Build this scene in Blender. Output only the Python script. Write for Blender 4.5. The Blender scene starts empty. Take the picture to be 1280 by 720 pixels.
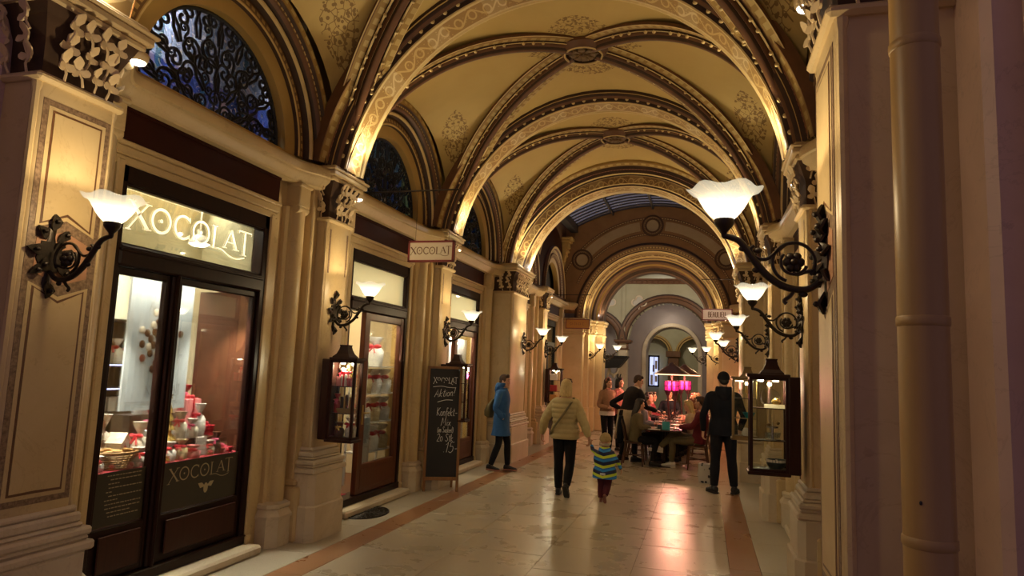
import bpy, bmesh, math, random
from mathutils import Vector, Matrix, Euler
from mathutils.kdtree import KDTree
S = bpy.context.scene
COL = S.collection
rnd = random.Random(7)
PI = math.pi
R_ = math.radians

# ------------------------------------------------------------------ camera
F_PX, YAW, PITCH, ROLL = 846.17, R_(16.066), R_(6.746), R_(-2.299)
fw = Vector((-math.sin(YAW) * math.cos(PITCH), math.cos(YAW) * math.cos(PITCH), math.sin(PITCH)))
rt = Vector((math.cos(YAW), math.sin(YAW), 0)); dn = fw.cross(rt)
rt, dn = rt * math.cos(ROLL) + dn * math.sin(ROLL), dn * math.cos(ROLL) - rt * math.sin(ROLL)
cd = bpy.data.cameras.new('camera'); cam = bpy.data.objects.new('camera', cd); COL.objects.link(cam)
cd.sensor_width = 36.0; cd.lens = F_PX / 1280 * 36.0; cd.clip_start = 0.05; cd.clip_end = 200
m = Matrix.Identity(4)
for i in range(3):
    m[i][0], m[i][1], m[i][2] = rt[i], -dn[i], -fw[i]
m[0][3], m[1][3], m[2][3] = 1.55, 0.0, 1.85
cam.matrix_world = m
S.camera = cam

# ------------------------------------------------------------------ world (dusk sky over the open street and the glass roof)
W = bpy.data.worlds.new('world'); S.world = W; W.use_nodes = True
bg = W.node_tree.nodes['Background']; bg.inputs[0].default_value = (0.30, 0.20, 0.30, 1); bg.inputs[1].default_value = 0.34

# ------------------------------------------------------------------ exposure
vs = S.view_settings
vs.view_transform = 'Standard'; vs.look = 'None'; vs.gamma = 1.0; vs.use_curve_mapping = False
vs.exposure = 0.35
S.cycles.use_denoising = True
S.cycles.max_bounces = 8; S.cycles.diffuse_bounces = 4; S.cycles.glossy_bounces = 3; S.cycles.transmission_bounces = 6; S.cycles.transparent_max_bounces = 12
S.cycles.sample_clamp_indirect = 4.0
WARM = (1.0, 0.77, 0.45)
LAMP_W = 22.0       # one tulip lamp
UP_W = 50.0         # one uplight on an abacus
def light(name, kind, loc, energy, col=WARM, size=0.05, rot=None, spot=None, sizey=None, blend=.5, parent=None):
    d = bpy.data.lights.new(name, kind); d.energy = energy; d.color = col
    if kind in ('POINT', 'SPOT'): d.shadow_soft_size = size
    if kind == 'SPOT': d.spot_size = spot; d.spot_blend = blend
    if kind == 'AREA':
        d.shape = 'RECTANGLE'; d.size = size; d.size_y = sizey or size
    o = bpy.data.objects.new(name, d); COL.objects.link(o); o.location = loc
    if rot: o.rotation_euler = rot
    if parent: o.parent = parent
    return o

# ------------------------------------------------------------------ object helpers
def tag(o, label=None, cat=None, group=None, kind=None):
    if label: o['label'] = label
    if cat: o['category'] = cat
    if group: o['group'] = group
    if kind: o['kind'] = kind
    return o
def empty(name, loc=(0, 0, 0), rz=0, parent=None):
    o = bpy.data.objects.new(name, None); COL.objects.link(o); o.location = loc; o.rotation_euler = (0, 0, rz)
    o.empty_display_size = .1
    if parent: o.parent = parent
    return o
def link(name, mesh, parent=None, loc=(0, 0, 0), rot=None, scale=None):
    o = bpy.data.objects.new(name, mesh); COL.objects.link(o); o.location = loc
    if rot: o.rotation_euler = rot
    if scale: o.scale = scale
    if parent: o.parent = parent
    return o
def kids(o):
    return list(o.children)
def copy_tree(o, loc=None, rz=None, parent=None):
    c = o.copy(); COL.objects.link(c)
    if parent: c.parent = parent
    if loc is not None: c.location = loc
    if rz is not None: c.rotation_euler = (0, 0, rz)
    for ch in kids(o):
        copy_tree(ch, parent=c)
    return c

def cr(pts, n=6, closed=False):
    """Catmull-Rom resampling of points (tuples of any length)."""
    P = [tuple(p) for p in pts]; N = len(P); out = []
    rng = range(N if closed else N - 1)
    for i in rng:
        p0 = P[(i - 1) % N] if (closed or i > 0) else P[0]
        p1, p2 = P[i], P[(i + 1) % N]
        p3 = P[(i + 2) % N] if (closed or i + 2 < N) else P[-1]
        for k in range(n):
            t = k / n
            out.append(tuple(0.5 * (2 * b + (c - a) * t + (2 * a - 5 * b + 4 * c - d) * t * t + (3 * b - a - 3 * c + d) * t ** 3)
                             for a, b, c, d in zip(p0, p1, p2, p3)))
    if not closed: out.append(P[-1])
    return out

class B:
    """Collects polygons; build() links them as ONE mesh object."""
    def __init__(self, s=1):
        self.v = []; self.f = []; self.m = []; self.uv = []; self.s = s; self.X = None
    def add(self, vs_, fs, mi=0, uvs=None):
        o = len(self.v)
        for p in vs_:
            p = Vector(p)
            if self.X is not None: p = self.X @ p
            self.v.append((p.x * self.s, p.y, p.z))
        for k, f in enumerate(fs):
            f = list(f); u = list(uvs[k]) if uvs else None
            if self.s < 0:
                f.reverse()
                if u: u.reverse()
            self.f.append([i + o for i in f]); self.m.append(mi[k] if isinstance(mi, (list, tuple)) else mi)
            self.uv.append(u)
    def box(self, x0, x1, y0, y1, z0, z1, mi=0, bev=0.0):
        if x0 > x1: x0, x1 = x1, x0
        if y0 > y1: y0, y1 = y1, y0
        if z0 > z1: z0, z1 = z1, z0
        b = min(bev, (x1 - x0) * .45, (y1 - y0) * .45, (z1 - z0) * .45)
        if b <= 0:
            v = [(x, y, z) for z in (z0, z1) for x, y in ((x0, y0), (x1, y0), (x1, y1), (x0, y1))]
            self.add(v, [(3, 2, 1, 0), (4, 5, 6, 7), (0, 1, 5, 4), (1, 2, 6, 5), (2, 3, 7, 6), (3, 0, 4, 7)], mi)
        else:
            def ring(z, i):
                return [(x0 + i, y0 + b, z), (x0 + b, y0 + i, z), (x1 - b, y0 + i, z), (x1 - i, y0 + b, z), (x1 - i, y1 - b, z), (x1 - b, y1 - i, z), (x0 + b, y1 - i, z), (x0 + i, y1 - b, z)]
            rings = [ring(z0, b), ring(z0 + b, 0), ring(z1 - b, 0), ring(z1, b)]
            self.loft(rings, mi, True, True)
        return self
    def loft(self, rings, mi=0, cap0=True, cap1=True, closed=True):
        n = len(rings[0]); v = [p for r in rings for p in r]; f = []
        for i in range(len(rings) - 1):
            for j in range(n if closed else n - 1):
                k = (j + 1) % n
                f.append((i * n + j, i * n + k, (i + 1) * n + k, (i + 1) * n + j))
        if cap0: f.append(tuple(reversed(range(n))))
        if cap1: f.append(tuple((len(rings) - 1) * n + j for j in range(n)))
        self.add(v, f, mi); return self
    def lathe(self, prof, n=16, mi=0, c=(0, 0, 0), sx=1, sy=1, caps=True, wave=None):
        rings = []
        for q, (r, z) in enumerate(prof):
            rr = []
            for j in range(n):
                a = 2 * PI * j / n
                w = wave(q / (len(prof) - 1), a) if wave else (0, 0)
                rr.append((c[0] + (r + w[0]) * math.cos(a) * sx, c[1] + (r + w[0]) * math.sin(a) * sy, c[2] + z + w[1]))
            rings.append(rr)
        return self.loft(rings, mi, caps, caps)
    def tube(self, pts, r=.01, n=6, mi=0, caps=True, closed=False):
        P = [Vector(p) for p in pts]; N = len(P)
        rs = r if isinstance(r, list) else [r] * N
        T = [(P[min(i + 1, N - 1)] - P[max(i - 1, 0)]) for i in range(N)]
        T = [t.normalized() if t.length > 1e-9 else Vector((0, 0, 1)) for t in T]
        a = Vector((0, 0, 1)) if abs(T[0].z) < .9 else Vector((1, 0, 0))
        nrm = (a - T[0] * a.dot(T[0])).normalized(); rings = []
        for i in range(N):
            nrm = nrm - T[i] * nrm.dot(T[i])
            nrm = nrm.normalized() if nrm.length > 1e-6 else T[i].orthogonal().normalized()
            bn = T[i].cross(nrm)
            q = rs[i]; q = q if isinstance(q, (list, tuple)) else (q, q)
            rings.append([tuple(P[i] + nrm * (math.cos(2 * PI * j / n) * q[0]) + bn * (math.sin(2 * PI * j / n) * q[1])) for j in range(n)])
        return self.loft(rings, mi, caps, caps)
    def ball(self, c, r, n=10, m_=6, mi=0, rot=None):
        if not isinstance(r, (list, tuple)): r = (r, r, r)
        v = []; f = []
        for i in range(m_ + 1):
            t = PI * i / m_
            for j in range(n):
                a = 2 * PI * j / n
                p = Vector((r[0] * math.sin(t) * math.cos(a), r[1] * math.sin(t) * math.sin(a), -r[2] * math.cos(t)))
                if rot: p = rot @ p
                v.append((c[0] + p.x, c[1] + p.y, c[2] + p.z))
        for i in range(m_):
            for j in range(n):
                k = (j + 1) % n
                f.append((i * n + j, i * n + k, (i + 1) * n + k, (i + 1) * n + j))
        self.add(v, f, mi); return self
    def prism(self, poly, axis, a, b, mi=0):
        """polygon (2-D) extruded along axis 'x','y','z' from a to b."""
        def P(p, t): return {'x': (t, p[0], p[1]), 'y': (p[0], t, p[1]), 'z': (p[0], p[1], t)}[axis]
        return self.loft([[P(p, a) for p in poly], [P(p, b) for p in poly]], mi)
    def quad(self, a, b, c, d, mi=0, uv=((0, 0), (1, 0), (1, 1), (0, 1))):
        self.add([a, b, c, d], [(0, 1, 2, 3)], mi, [uv]); return self
    def sweep(self, frames, prof, mats, closed=False):
        """frames: list of (origin, A, Bv, s): a profile point (a,b) lands at origin + A*a + Bv*b; s = arc length. mats: one per profile segment."""
        n = len(prof); v = []; f = []; mi = []; uvs = []
        L = [0]
        for i in range(1, n): L.append(L[-1] + math.hypot(prof[i][0] - prof[i - 1][0], prof[i][1] - prof[i - 1][1]))
        for (o, A, Bv, s) in frames:
            for (a, b) in prof: v.append(tuple(Vector(o) + Vector(A) * a + Vector(Bv) * b))
        for i in range(len(frames) - 1):
            for j in range(n - 1):
                f.append((i * n + j, i * n + j + 1, (i + 1) * n + j + 1, (i + 1) * n + j))
                mi.append(mats[j] if isinstance(mats, (list, tuple)) else mats)
                s0, s1 = frames[i][3], frames[i + 1][3]; w = L[j + 1] - L[j]
                uvs.append(((s0, 0), (s0, w), (s1, w), (s1, 0)))
        self.add(v, f, mi, uvs); return self
    def mesh(self, name, mats, smooth=None):
        me = bpy.data.meshes.new(name); me.from_pydata(self.v, [], self.f)
        if not isinstance(mats, (list, tuple)): mats = [mats]
        for q in mats: me.materials.append(q)
        me.polygons.foreach_set('material_index', self.m)
        if any(u for u in self.uv):
            ul = me.uv_layers.new(name='UVMap'); flat = []
            for f, u in zip(self.f, self.uv):
                for k in range(len(f)): flat.extend(u[k] if u else (0, 0))
            ul.data.foreach_set('uv', flat)
        if smooth is not None:
            me.polygons.foreach_set('use_smooth', [True] * len(me.polygons)); me.set_sharp_from_angle(angle=R_(smooth))
        me.update(); return me
    def build(self, name, mats, parent=None, loc=(0, 0, 0), smooth=None, rot=None):
        return link(name, self.mesh(name, mats, smooth), parent, loc, rot)

def arc_frames(x0, z0, Y, r, a0=0, a1=PI, n=40):
    """half circle in the XZ plane at depth Y: profile a = along +Y, b = radial outward."""
    fr = []
    for i in range(n + 1):
        t = a0 + (a1 - a0) * i / n
        d = Vector((math.cos(t), 0, math.sin(t)))
        fr.append((Vector((x0, Y, z0)) + d * r, Vector((0, 1, 0)), d, r * (t - a0)))
    return fr
def side_arc_frames(u, y0, z0, a0=0, a1=PI, n=32):
    """half circle in a side wall: profile a = radius, b = u (distance from the middle of the passage)."""
    fr = []
    for i in range(n + 1):
        t = a0 + (a1 - a0) * i / n
        fr.append((Vector((u, y0, z0)), Vector((0, math.cos(t), math.sin(t))), Vector((1, 0, 0)), 1.2 * (t - a0)))
    return fr

# ------------------------------------------------------------------ materials
MAT = {}
def nodes(name):
    m_ = bpy.data.materials.new(name); m_.use_nodes = True
    nt = m_.node_tree; b = nt.nodes['Principled BSDF']; MAT[name] = m_
    return m_, nt, b
def N(nt, t, **kw):
    n = nt.nodes.new(t)
    for k, v in kw.items():
        if k.startswith('i_'):
            n.inputs[int(k[2:])].default_value = v
        else: setattr(n, k, v)
    return n
def rgba(c): return (c[0], c[1], c[2], 1)
def mixc(nt, fac, a, b):
    n = N(nt, 'ShaderNodeMix', data_type='RGBA')
    for sock, v in ((n.inputs[0], fac), (n.inputs[6], a), (n.inputs[7], b)):
        if isinstance(v, (tuple, list)): sock.default_value = rgba(v)
        elif isinstance(v, (int, float)): sock.default_value = v
        else: nt.links.new(v, sock)
    return n.outputs[2]
def mth(nt, op, a, b=None, c=None, clamp=False):
    n = N(nt, 'ShaderNodeMath', operation=op, use_clamp=clamp)
    for i, v in enumerate((a, b, c)):
        if v is None: continue
        if isinstance(v, (int, float)): n.inputs[i].default_value = v
        else: nt.links.new(v, n.inputs[i])
    return n.outputs[0]
def ramp(nt, fac, stops, interp='LINEAR'):
    n = N(nt, 'ShaderNodeValToRGB'); cr_ = n.color_ramp; cr_.interpolation = interp
    while len(cr_.elements) > 1: cr_.elements.remove(cr_.elements[-1])
    cr_.elements[0].position = stops[0][0]; cr_.elements[0].color = rgba(stops[0][1])
    for p, c in stops[1:]:
        e = cr_.elements.new(p); e.color = rgba(c)
    nt.links.new(fac, n.inputs[0]); return n.outputs[0]
def coord(nt, kind='Object', scale=1.0):
    tc = N(nt, 'ShaderNodeTexCoord'); out = tc.outputs[kind]
    if scale != 1.0:
        mp = N(nt, 'ShaderNodeMapping'); mp.inputs['Scale'].default_value = scale if isinstance(scale, tuple) else (scale,) * 3
        nt.links.new(out, mp.inputs[0]); out = mp.outputs[0]
    return out
def noise(nt, vec, scale, detail=4, rough=.55, dist=0):
    n = N(nt, 'ShaderNodeTexNoise'); n.inputs['Scale'].default_value = scale; n.inputs['Detail'].default_value = detail
    n.inputs['Roughness'].default_value = rough; n.inputs['Distortion'].default_value = dist
    nt.links.new(vec, n.inputs['Vector']); return n.outputs[0]
def bump(nt, b, h, strength=.3, dist=.01):
    n = N(nt, 'ShaderNodeBump'); n.inputs['Strength'].default_value = strength; n.inputs['Distance'].default_value = dist
    nt.links.new(h, n.inputs['Height']); nt.links.new(n.outputs[0], b.inputs['Normal'])
def mat(name, c, rough=.6, metal=0., c2=None, scale=4, detail=5, bmp=0., bsc=30, spec=.5, emit=0., ecol=None, rand=0., coat=0., stretch=None):
    m_, nt, b = nodes(name)
    b.inputs['Base Color'].default_value = rgba(c); b.inputs['Roughness'].default_value = rough; b.inputs['Metallic'].default_value = metal
    b.inputs['Specular IOR Level'].default_value = spec
    if coat: b.inputs['Coat Weight'].default_value = coat; b.inputs['Coat Roughness'].default_value = .12
    vec = coord(nt, 'Object', stretch or 1.0); src = None
    if c2:
        f = noise(nt, vec, scale, detail)
        src = ramp(nt, f, [(.3, c), (.7, c2)])
    if rand:
        oi = N(nt, 'ShaderNodeObjectInfo')
        k = mth(nt, 'MULTIPLY_ADD', oi.outputs['Random'], rand, 1 - rand / 2)
        hs = N(nt, 'ShaderNodeHueSaturation'); nt.links.new(k, hs.inputs['Value'])
        if src is not None: nt.links.new(src, hs.inputs['Color'])
        else: hs.inputs['Color'].default_value = rgba(c)
        src = hs.outputs[0]
    if src is not None: nt.links.new(src, b.inputs['Base Color'])
    if bmp:
        bump(nt, b, noise(nt, vec, bsc, 4), bmp, .01)
    if emit:
        b.inputs['Emission Color'].default_value = rgba(ecol or c); b.inputs['Emission Strength'].default_value = emit
    return m_
def glass_mat(name, tint=(1, 1, 1), refl=.08, rough=0.02, frost=0.0, fcol=(.9, .9, .85)):
    """thin pane: mostly see-through, some mirror, optionally a frosted share"""
    m_, nt, b = nodes(name); nt.nodes.remove(b); out = nt.nodes['Material Output']
    t = N(nt, 'ShaderNodeBsdfTransparent'); t.inputs[0].default_value = rgba(tint)
    g = N(nt, 'ShaderNodeBsdfGlossy'); g.inputs['Roughness'].default_value = rough
    fr = N(nt, 'ShaderNodeFresnel'); fr.inputs[0].default_value = 1.45
    k = mth(nt, 'MULTIPLY_ADD', fr.outputs[0], .5, refl * .1, clamp=True)
    mx = N(nt, 'ShaderNodeMixShader'); nt.links.new(k, mx.inputs[0]); nt.links.new(t.outputs[0], mx.inputs[1]); nt.links.new(g.outputs[0], mx.inputs[2])
    res = mx
    if frost:
        d = N(nt, 'ShaderNodeBsdfDiffuse'); d.inputs[0].default_value = rgba(fcol)
        tl = N(nt, 'ShaderNodeBsdfTranslucent'); tl.inputs[0].default_value = rgba(fcol)
        m2 = N(nt, 'ShaderNodeMixShader'); m2.inputs[0].default_value = .5; nt.links.new(d.outputs[0], m2.inputs[1]); nt.links.new(tl.outputs[0], m2.inputs[2])
        m3 = N(nt, 'ShaderNodeMixShader'); m3.inputs[0].default_value = frost; nt.links.new(mx.outputs[0], m3.inputs[1]); nt.links.new(m2.outputs[0], m3.inputs[2]); res = m3
    nt.links.new(res.outputs[0], out.inputs[0]); return m_

# stone of the piers: cream marble with faint veins and grime
def stone_mat(name, c, c2, vein, rough=.42, vs=1.3):
    m_, nt, b = nodes(name); vec = coord(nt)
    f = noise(nt, vec, 1.7, 6, .6, .6); base = ramp(nt, f, [(.3, c2), (.65, c)])
    v = noise(nt, vec, vs, 8, .62, 1.8)
    line = mth(nt, 'SUBTRACT', v, .5); line = mth(nt, 'ABSOLUTE', line); line = mth(nt, 'LESS_THAN', line, .006)
    base = mixc(nt, mth(nt, 'MULTIPLY', line, .20), base, vein)
    g = noise(nt, vec, 9, 6, .7); base = mixc(nt, mth(nt, 'MULTIPLY', mth(nt, 'GREATER_THAN', g, .64), .25), base, vein)
    nt.links.new(base, b.inputs['Base Color']); b.inputs['Roughness'].default_value = rough
    bump(nt, b, noise(nt, vec, 22, 5), .12, .01); return m_
stone_mat('stone', (.60, .46, .245), (.52, .385, .19), (.33, .21, .10))
stone_mat('stone_pale', (.63, .54, .40), (.54, .44, .30), (.34, .25, .15), .55)
stone_mat('stone_pink', (.62, .44, .33), (.50, .34, .25), (.28, .18, .14), .4)
stone_mat('plaster_grey', (.52, .50, .46), (.46, .44, .38), (.36, .34, .30), .8)
mat('inlay_brown', (.16, .07, .03), .4, c2=(.10, .045, .02), scale=14, bmp=.05)
mat('inlay_granite', (.30, .20, .12), .4, c2=(.12, .07, .04), scale=60, detail=2)
mat('inlay_pink', (.46, .24, .14), .4, c2=(.36, .19, .10), scale=20)
mat('capital_ground', (.075, .036, .014), .8, c2=(.05, .025, .01), scale=9)
mat('capital_leaf', (.72, .57, .34), .55, c2=(.60, .44, .23), scale=12, bmp=.1)
mat('gold_band', (.50, .33, .10), .55, c2=(.42, .27, .08), scale=7, bmp=.1)
mat('gold_plain', (.42, .27, .08), .6, c2=(.37, .235, .065), scale=3)
mat('gold_light', (.66, .50, .22), .5, c2=(.56, .40, .16), scale=9)
mat('moulding_brown', (.145, .058, .018), .5, c2=(.10, .040, .012), scale=8, bmp=.1)
mat('moulding_dark', (.055, .024, .009), .6, c2=(.035, .015, .006), scale=8)
mat('fascia_red', (.034, .0055, .003), .5, c2=(.026, .0045, .0025), scale=5, bmp=.05, spec=.12)
mat('dark_wood', (.020, .006, .0035), .40, c2=(.012, .004, .0025), spec=.15, scale=5, stretch=(6, 6, .6), bmp=.05)
mat('panel_wood', (.045, .012, .007), .4, c2=(.030, .008, .005), scale=5, stretch=(7, 7, .5), spec=.2)
mat('red_wood', (.12, .036, .016), .35, c2=(.08, .024, .011), scale=5, stretch=(7, 7, .5), spec=.3)
mat('iron', (.034, .025, .017), .40, .6, bmp=.2, bsc=60)
mat('iron_black', (.010, .010, .011), .5, .4)
mat('brass', (.50, .34, .12), .3, .9)

def terrazzo(name, c, c2, sp, rough, rand=.12, fleck=.42):
    m_, nt, b = nodes(name); vec = coord(nt)
    ge = N(nt, 'ShaderNodeNewGeometry'); pos = ge.outputs['Position']
    base = ramp(nt, noise(nt, pos, 1.1, 6, .6), [(.3, c2), (.7, c)])
    vo = N(nt, 'ShaderNodeTexVoronoi'); vo.inputs['Scale'].default_value = 85; nt.links.new(pos, vo.inputs['Vector'])
    spk = mth(nt, 'LESS_THAN', vo.outputs['Distance'], .30); col = N(nt, 'ShaderNodeSeparateColor'); nt.links.new(vo.outputs['Color'], col.inputs[0])
    spk = mth(nt, 'MULTIPLY', spk, mth(nt, 'GREATER_THAN', col.outputs[0], 1 - fleck))
    base = mixc(nt, mth(nt, 'MULTIPLY', spk, .32), base, sp)
    lt = mth(nt, 'MULTIPLY', mth(nt, 'LESS_THAN', vo.outputs['Distance'], .25), mth(nt, 'GREATER_THAN', col.outputs[1], .8))
    base = mixc(nt, mth(nt, 'MULTIPLY', lt, .2), base, tuple(min(1, x * 1.7) for x in c))
    oi = N(nt, 'ShaderNodeObjectInfo'); k = mth(nt, 'MULTIPLY_ADD', oi.outputs['Random'], rand, 1 - rand / 2)
    hs = N(nt, 'ShaderNodeHueSaturation'); nt.links.new(k, hs.inputs['Value']); nt.links.new(base, hs.inputs['Color'])
    nt.links.new(hs.outputs[0], b.inputs['Base Color'])
    rn = noise(nt, pos, 2.2, 5, .6); nt.links.new(mth(nt, 'MULTIPLY_ADD', rn, .22, rough - .11), b.inputs['Roughness'])
    bump(nt, b, noise(nt, pos, 38, 3), .10, .004); return m_
terrazzo('floor_stone', (.47, .40, .285), (.42, .355, .25), (.27, .215, .145), .29)
terrazzo('floor_stripe', (.35, .175, .085), (.28, .135, .06), (.15, .06, .03), .30)
terrazzo('floor_margin', (.44, .385, .29), (.39, .34, .255), (.12, .10, .07), .42)
mat('floor_joint', (.17, .125, .075), .8)

# painted bands that follow a moulding: UV = (arc length, width)
def uvsep(nt):
    s = N(nt, 'ShaderNodeSeparateXYZ'); nt.links.new(coord(nt, 'UV'), s.inputs[0]); return s.outputs[0], s.outputs[1]
def frieze_mat(name, ground, line, light_, w):
    m_, nt, b = nodes(name); u, v = uvsep(nt)
    vc = mth(nt, 'MULTIPLY_ADD', v, 2 / w, -1.0)                    # -1..1 across
    su = mth(nt, 'MULTIPLY', u, 2 * PI / .36)
    wave = mth(nt, 'MULTIPLY', mth(nt, 'SINE', su), .55)
    d = mth(nt, 'ABSOLUTE', mth(nt, 'SUBTRACT', vc, wave)); stem = mth(nt, 'LESS_THAN', d, .12)
    # curls: circles sitting in every bend
    fu = mth(nt, 'SUBTRACT', mth(nt, 'FRACT', mth(nt, 'ADD', mth(nt, 'DIVIDE', u, .18), 0.0)), .5)
    sg = mth(nt, 'SIGN', mth(nt, 'SINE', su))
    cy = mth(nt, 'ADD', vc, mth(nt, 'MULTIPLY', sg, -.05)); rr = mth(nt, 'SQRT', mth(nt, 'ADD', mth(nt, 'POWER', mth(nt, 'MULTIPLY', fu, 1.1), 2.0), mth(nt, 'POWER', mth(nt, 'MULTIPLY', cy, .55), 2.0)))
    ring = mth(nt, 'LESS_THAN', mth(nt, 'ABSOLUTE', mth(nt, 'SUBTRACT', rr, .26)), .05)
    vo = N(nt, 'ShaderNodeTexVoronoi'); vo.inputs['Scale'].default_value = 26; nt.links.new(coord(nt, 'UV'), vo.inputs['Vector'])
    leafs = mth(nt, 'LESS_THAN', vo.outputs['Distance'], .24)
    k = mth(nt, 'MAXIMUM', stem, mth(nt, 'MAXIMUM', ring, mth(nt, 'MULTIPLY', leafs, .8)), clamp=True)
    per = mth(nt, 'ABSOLUTE', mth(nt, 'SUBTRACT', mth(nt, 'FRACT', mth(nt, 'DIVIDE', u, .72)), .5))
    cross = mth(nt, 'LESS_THAN', per, .16)
    base = mixc(nt, mth(nt, 'MULTIPLY', cross, .30), ground, light_)
    col = mixc(nt, k, base, mixc(nt, cross, line, light_))
    edge = mth(nt, 'GREATER_THAN', mth(nt, 'ABSOLUTE', vc), .86); col = mixc(nt, edge, col, light_)
    nt.links.new(col, b.inputs['Base Color']); b.inputs['Roughness'].default_value = .55
    bump(nt, b, k, .5, .008); return m_
frieze_mat('painted_frieze', (.30, .175, .05), (.50, .345, .125), (.58, .45, .23), .34)
frieze_mat('carved_frieze', (.20, .11, .035), (.46, .31, .11), (.50, .36, .15), .22)
def dash_mat(name, ground, dash, edge, step, w, fill=.55):
    m_, nt, b = nodes(name); u, v = uvsep(nt)
    vc = mth(nt, 'ABSOLUTE', mth(nt, 'MULTIPLY_ADD', v, 2 / w, -1.0))
    fu = mth(nt, 'ABSOLUTE', mth(nt, 'SUBTRACT', mth(nt, 'FRACT', mth(nt, 'DIVIDE', u, step)), .5))
    k = mth(nt, 'MULTIPLY', mth(nt, 'LESS_THAN', fu, fill / 2), mth(nt, 'LESS_THAN', vc, .42))
    e = mth(nt, 'GREATER_THAN', vc, .80)
    col = mixc(nt, k, ground, dash); col = mixc(nt, e, col, edge)
    nt.links.new(col, b.inputs['Base Color']); b.inputs['Roughness'].default_value = .55
    bump(nt, b, k, .25, .006); return m_
dash_mat('border_band', (.31, .19, .05), (.46, .33, .12), (.17, .08, .03), .13, .13)
dash_mat('bead_band', (.14, .07, .025), (.52, .36, .14), (.12, .05, .02), .055, .06, .62)
dash_mat('egg_band', (.15, .08, .03), (.42, .27, .09), (.36, .22, .07), .085, .10, .6)
dash_mat('red_bead', (.17, .06, .025), (.45, .17, .07), (.20, .08, .03), .05, .05, .5)

# vault paint: ochre with a leaf spray painted round the boss and in the corners; UV = (x, y from the bay's middle)
def vault_mat():
    m_, nt, b = nodes('vault_paint'); u, v = uvsep(nt)
    base = ramp(nt, noise(nt, coord(nt), 1.3, 5), [(.3, (.47, .325, .10)), (.7, (.52, .37, .122))])
    au = mth(nt, 'ABSOLUTE', u); av = mth(nt, 'ABSOLUTE', v)
    z1 = mth(nt, 'MULTIPLY', mth(nt, 'GREATER_THAN', av, .34), mth(nt, 'LESS_THAN', mth(nt, 'ADD', av, mth(nt, 'MULTIPLY', mth(nt, 'POWER', au, 2.0), 1.9)), .82))
    z1 = mth(nt, 'MULTIPLY', z1, mth(nt, 'LESS_THAN', au, .46))
    z3 = mth(nt, 'MULTIPLY', mth(nt, 'GREATER_THAN', au, .36), mth(nt, 'LESS_THAN', mth(nt, 'ADD', au, mth(nt, 'MULTIPLY', av, 1.3)), .76))
    # plumes growing out of the corners between wall arch and rib: along (2.26,1.34) -> (1.98,.60)
    t = mth(nt, 'ADD', mth(nt, 'MULTIPLY', mth(nt, 'SUBTRACT', 2.26, au), .354), mth(nt, 'MULTIPLY', mth(nt, 'SUBTRACT', 1.34, av), .935))
    pw = mth(nt, 'ABSOLUTE', mth(nt, 'SUBTRACT', mth(nt, 'MULTIPLY', mth(nt, 'SUBTRACT', 2.26, au), .935), mth(nt, 'MULTIPLY', mth(nt, 'SUBTRACT', 1.34, av), .354)))
    hw_ = mth(nt, 'MULTIPLY', mth(nt, 'MULTIPLY', t, mth(nt, 'SUBTRACT', .80, t)), 1.25)
    z2 = mth(nt, 'MULTIPLY', mth(nt, 'LESS_THAN', pw, hw_), mth(nt, 'GREATER_THAN', t, .02))
    zone = mth(nt, 'MAXIMUM', mth(nt, 'MAXIMUM', z1, z3), z2)
    vo = N(nt, 'ShaderNodeTexVoronoi'); vo.inputs['Scale'].default_value = 21; nt.links.new(coord(nt, 'UV'), vo.inputs['Vector'])
    leaf = mth(nt, 'LESS_THAN', vo.outputs['Distance'], .40)
    vo2 = N(nt, 'ShaderNodeTexVoronoi', feature='DISTANCE_TO_EDGE'); vo2.inputs['Scale'].default_value = 11; nt.links.new(coord(nt, 'UV'), vo2.inputs['Vector'])
    stem = mth(nt, 'LESS_THAN', vo2.outputs['Distance'], .035)
    k = mth(nt, 'MULTIPLY', zone, mth(nt, 'MAXIMUM', leaf, stem))
    col = mixc(nt, mth(nt, 'MULTIPLY', k, .85), base, (.17, .09, .022))
    nt.links.new(col, b.inputs['Base Color']); b.inputs['Roughness'].default_value = .75
vault_mat()
mat('white_enamel', (.75, .72, .66), .4)
mat('black_paint', (.012, .010, .010), .5)
mat('wall_warm', (.60, .48, .30), .8, c2=(.55, .43, .26), scale=3)
mat('boss_gold_shaded', (.17, .095, .028), .6, c2=(.11, .06, .018), scale=20)  # gold darkened in colour to stand for shade inside the boss recess
mat('window_blue', (.5, .6, .8), .4, emit=.9, ecol=(.55, .62, 1.0))
mat('lamp_white', (1, .95, .85), .4, emit=9, ecol=(1, .90, .72))
m_ = glass_mat('lunette_glass', (.75, .8, .85), .10)
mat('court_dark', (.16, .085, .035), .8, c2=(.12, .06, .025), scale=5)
mat('roof_metal', (.06, .055, .06), .5, .3)
glass_mat('roof_glass', (.78, 1, .92), .10, frost=.30, fcol=(.55, .66, .64))
mat('gable_paint', (.29, .155, .06), .8, c2=(.23, .12, .045), scale=3)
mat('gable_panel', (.42, .31, .18), .8, c2=(.36, .26, .13), scale=3)
mat('gable_line', (.085, .04, .018), .8)
mat('wall_olive', (.42, .40, .28), .8, c2=(.36, .34, .23), scale=2)
mat('wall_lavender', (.42, .365, .35), .8, c2=(.38, .33, .32), scale=2)
# ================================================================== THE SETTING
SM = 40
PIL = {(-1, 0): 3.03, (-1, 1): 6.64, (-1, 2): 10.0, (1, 0): 3.19, (1, 1): 6.64, (1, 2): 10.0}
BAYS = [(4.91, 1.69), (8.31, 1.69), (11.62, 1.62)]
ZS, RA = 3.60, 2.30            # springing and soffit radius of the transverse arches
WW, RISE, DROP = 2.42, 2.45, .60

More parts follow.
